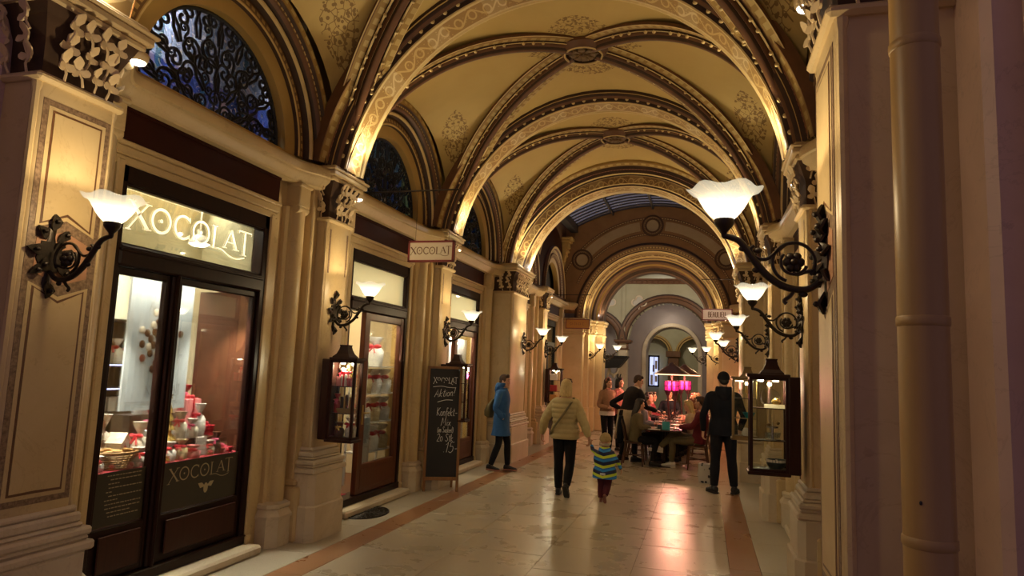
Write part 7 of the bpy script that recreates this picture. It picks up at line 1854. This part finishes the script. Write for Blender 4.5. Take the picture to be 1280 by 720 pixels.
def sitter(label, x, y, face_deg, H, hair_, top, bottom, rotz=(0, 0, 0), lean=.04, arms=None, legs=None, sex='f', shoes=('shoe_dark', 'shoe_dark'), fine=False, **kw):
    L = legs or [(-1, (-.11, .42, .50), (-.11, .40, .085), (0, 1, 0)), (1, (.11, .42, .50), (.12, .36, .085), (0, 1, 0))]
    A = arms or [(-1, (-.26, .10, .80), (-.13, .34, .78), (.4, 1, 0), (0, 0, -1)), (1, (.26, .10, .80), (.13, .32, .78), (-.4, 1, 0), (0, 0, -1))]
    return person(label, (x, y, 0), R_(face_deg), H, L, A, pelvis=(0, 0, .55), chest=(0, lean * .7, .91), neck=(0, lean, 1.10), hd=(0, lean + .04, 1.255), head_rot=rotz, sex=sex, hair_=hair_, top=top, bottom=bottom, shoes=shoes, voxel=.011 if fine else .015, fingers=fine, **kw)
chair('dark bentwood chair at the left front of the dining tables, a jacket over its back', (.18, 14.22, 0), R_(-90))
chair('dark bentwood chair at the right front, under the man with crossed legs', (1.42, 14.25, 0), R_(90))
ys = [15.2, 16.2, 17.2, 18.15]
for i, y in enumerate(ys):
    chair('bentwood chair on the left of the %s table' % pos5[i + 1], (.16, y, 0), R_(-90)); chair('bentwood chair on the right of the %s table' % pos5[i + 1], (1.38, y + .05, 0), R_(90))
S1 = sitter('dark-haired diner in an olive top on the left front chair', .18, 14.22, -80, 1.70, ('long', 'hair_dark'), 'top_olive', 'trouser_black', (10, -8, 0), .06, fine=True)
q = B(); q.loft([[(.18 + (x * w), 14.22, z) for x in (0,)] for w, z in ((1, 1),)]) if False else None
q = B(); torso(q, [V(0, -.30, .42), V(0, -.285, .6), V(0, -.29, .80), V(0, -.275, .97)], V(1, 0, 0), [(.16, .06), (.21, .075), (.20, .065), (.13, .035)], 18, 4)
o = q.build('hanging_jacket', MAT['jacket_black']); o.location = (.18, 14.22, 0); o.rotation_euler = (0, 0, R_(-90)); soft(o, .011, 2); tag(o, 'black padded jacket hung over the left front chair', 'jacket')
sitter('diner in a grey shirt on the left, behind the dark-haired woman', .18, 15.2, -88, 1.74, ('crop', 'hair_brown'), 'shirt_grey', 'trouser_navy', (8, -6, 0), .08, sex='m')
sitter('small child with fair hair at the left of the third table', .24, 16.0, -95, 1.42, ('crop', 'hair_fair'), 'shirt_rose', 'trouser_navy', (0, 0, 0), .05)
sitter('diner with dark hair in a black jumper far on the left side', .16, 16.75, -90, 1.80, ('short', 'hair_dark'), 'jumper_black', 'trouser_black', (-12, 0, 0), .05)
sitter('diner with brown hair in a maroon jumper, last on the left', .16, 18.15, -100, 1.76, ('short', 'hair_brown'), 'jumper_maroon', 'trouser_black', (0, 0, 0), .05)
sitter('bearded man in a dark suit facing us at the head of the tables', .62, 19.35, 180, 1.84, ('crop', 'hair_dark'), 'jacket_black', 'trouser_black', (20, 0, 0), .03, sex='m', collar='shirt_white')
sitter('man in a maroon jumper and olive trousers sitting with crossed legs and white trainers', 1.44, 14.25, 82, 1.84, ('crop', 'hair_brown'), 'jumper_maroon', 'trouser_olive', (-15, 0, 0), -.06, sex='m', shoes=('shoe_white', 'shoe_white'), fine=True,
       legs=[(-1, (-.08, .46, .50), (-.05, .50, .085), (0, 1, -.02)), (1, (.02, .47, .62), (-.14, .72, .36), (-.25, .9, .1))])
sitter('blonde woman in a cream jumper on the right of the second table', 1.34, 15.25, 88, 1.68, ('long', 'hair_blonde'), 'knit_cream', 'trouser_black', (6, -6, 0), .10, fine=True)
sitter('red-haired diner in a brown top on the right of the third table', 1.38, 16.25, 90, 1.72, ('bob', 'hair_red'), 'top_brown', 'trouser_black', (0, 0, 0), .06)
sitter('fair-haired diner in a rose shirt on the right of the fourth table', 1.38, 17.25, 92, 1.74, ('bun', 'hair_fair'), 'shirt_rose', 'trouser_navy', (10, 0, 0), .05)
sitter('red-haired diner with a bun, last on the right side', 1.38, 18.2, 95, 1.80, ('bun', 'hair_red'), 'top_olive', 'trouser_navy', (0, 0, 0), .05)
sitter('dark-haired diner in a grey shirt on the left between two taller diners', .12, 17.45, -92, 1.70, ('bob', 'hair_dark'), 'shirt_grey', 'trouser_black', (0, 0, 0), .05)
sitter('diner with a brown bob in a rose shirt, beside the red-haired one in brown', 1.46, 16.75, 88, 1.66, ('bob', 'hair_brown'), 'shirt_rose', 'trouser_black', (0, 0, 0), .05)
sitter('fair-haired diner in a maroon jumper on the right of the fourth table', 1.46, 17.72, 92, 1.78, ('short', 'hair_fair'), 'jumper_maroon', 'trouser_black', (0, 0, 0), .05)
for y_, x_, a_ in ((17.45, .12, -90), (16.75, 1.46, 90), (17.72, 1.46, 90)): chair('bentwood chair %s' % {17.45: 'on the left, squeezed between the fourth and last tables', 16.75: 'on the right, squeezed between the third and fourth tables', 17.72: 'on the right, squeezed between the fourth and last tables'}[y_], (x_, y_, 0), R_(a_))
item('patterned_bag', 'white bag with dark dots on the floor beside the man in black', 'bag', lambda q: q.loft([[(a * w, b_ * d, z) for a, b_ in ((-1, -1), (1, -1), (1, 1), (-1, 1))] for z, w, d in ((0, .10, .06), (.15, .12, .07), (.32, .11, .05), (.34, .09, .01))]), MAT['dotted'], (1.56, 12.6, 0))
bake_soft()
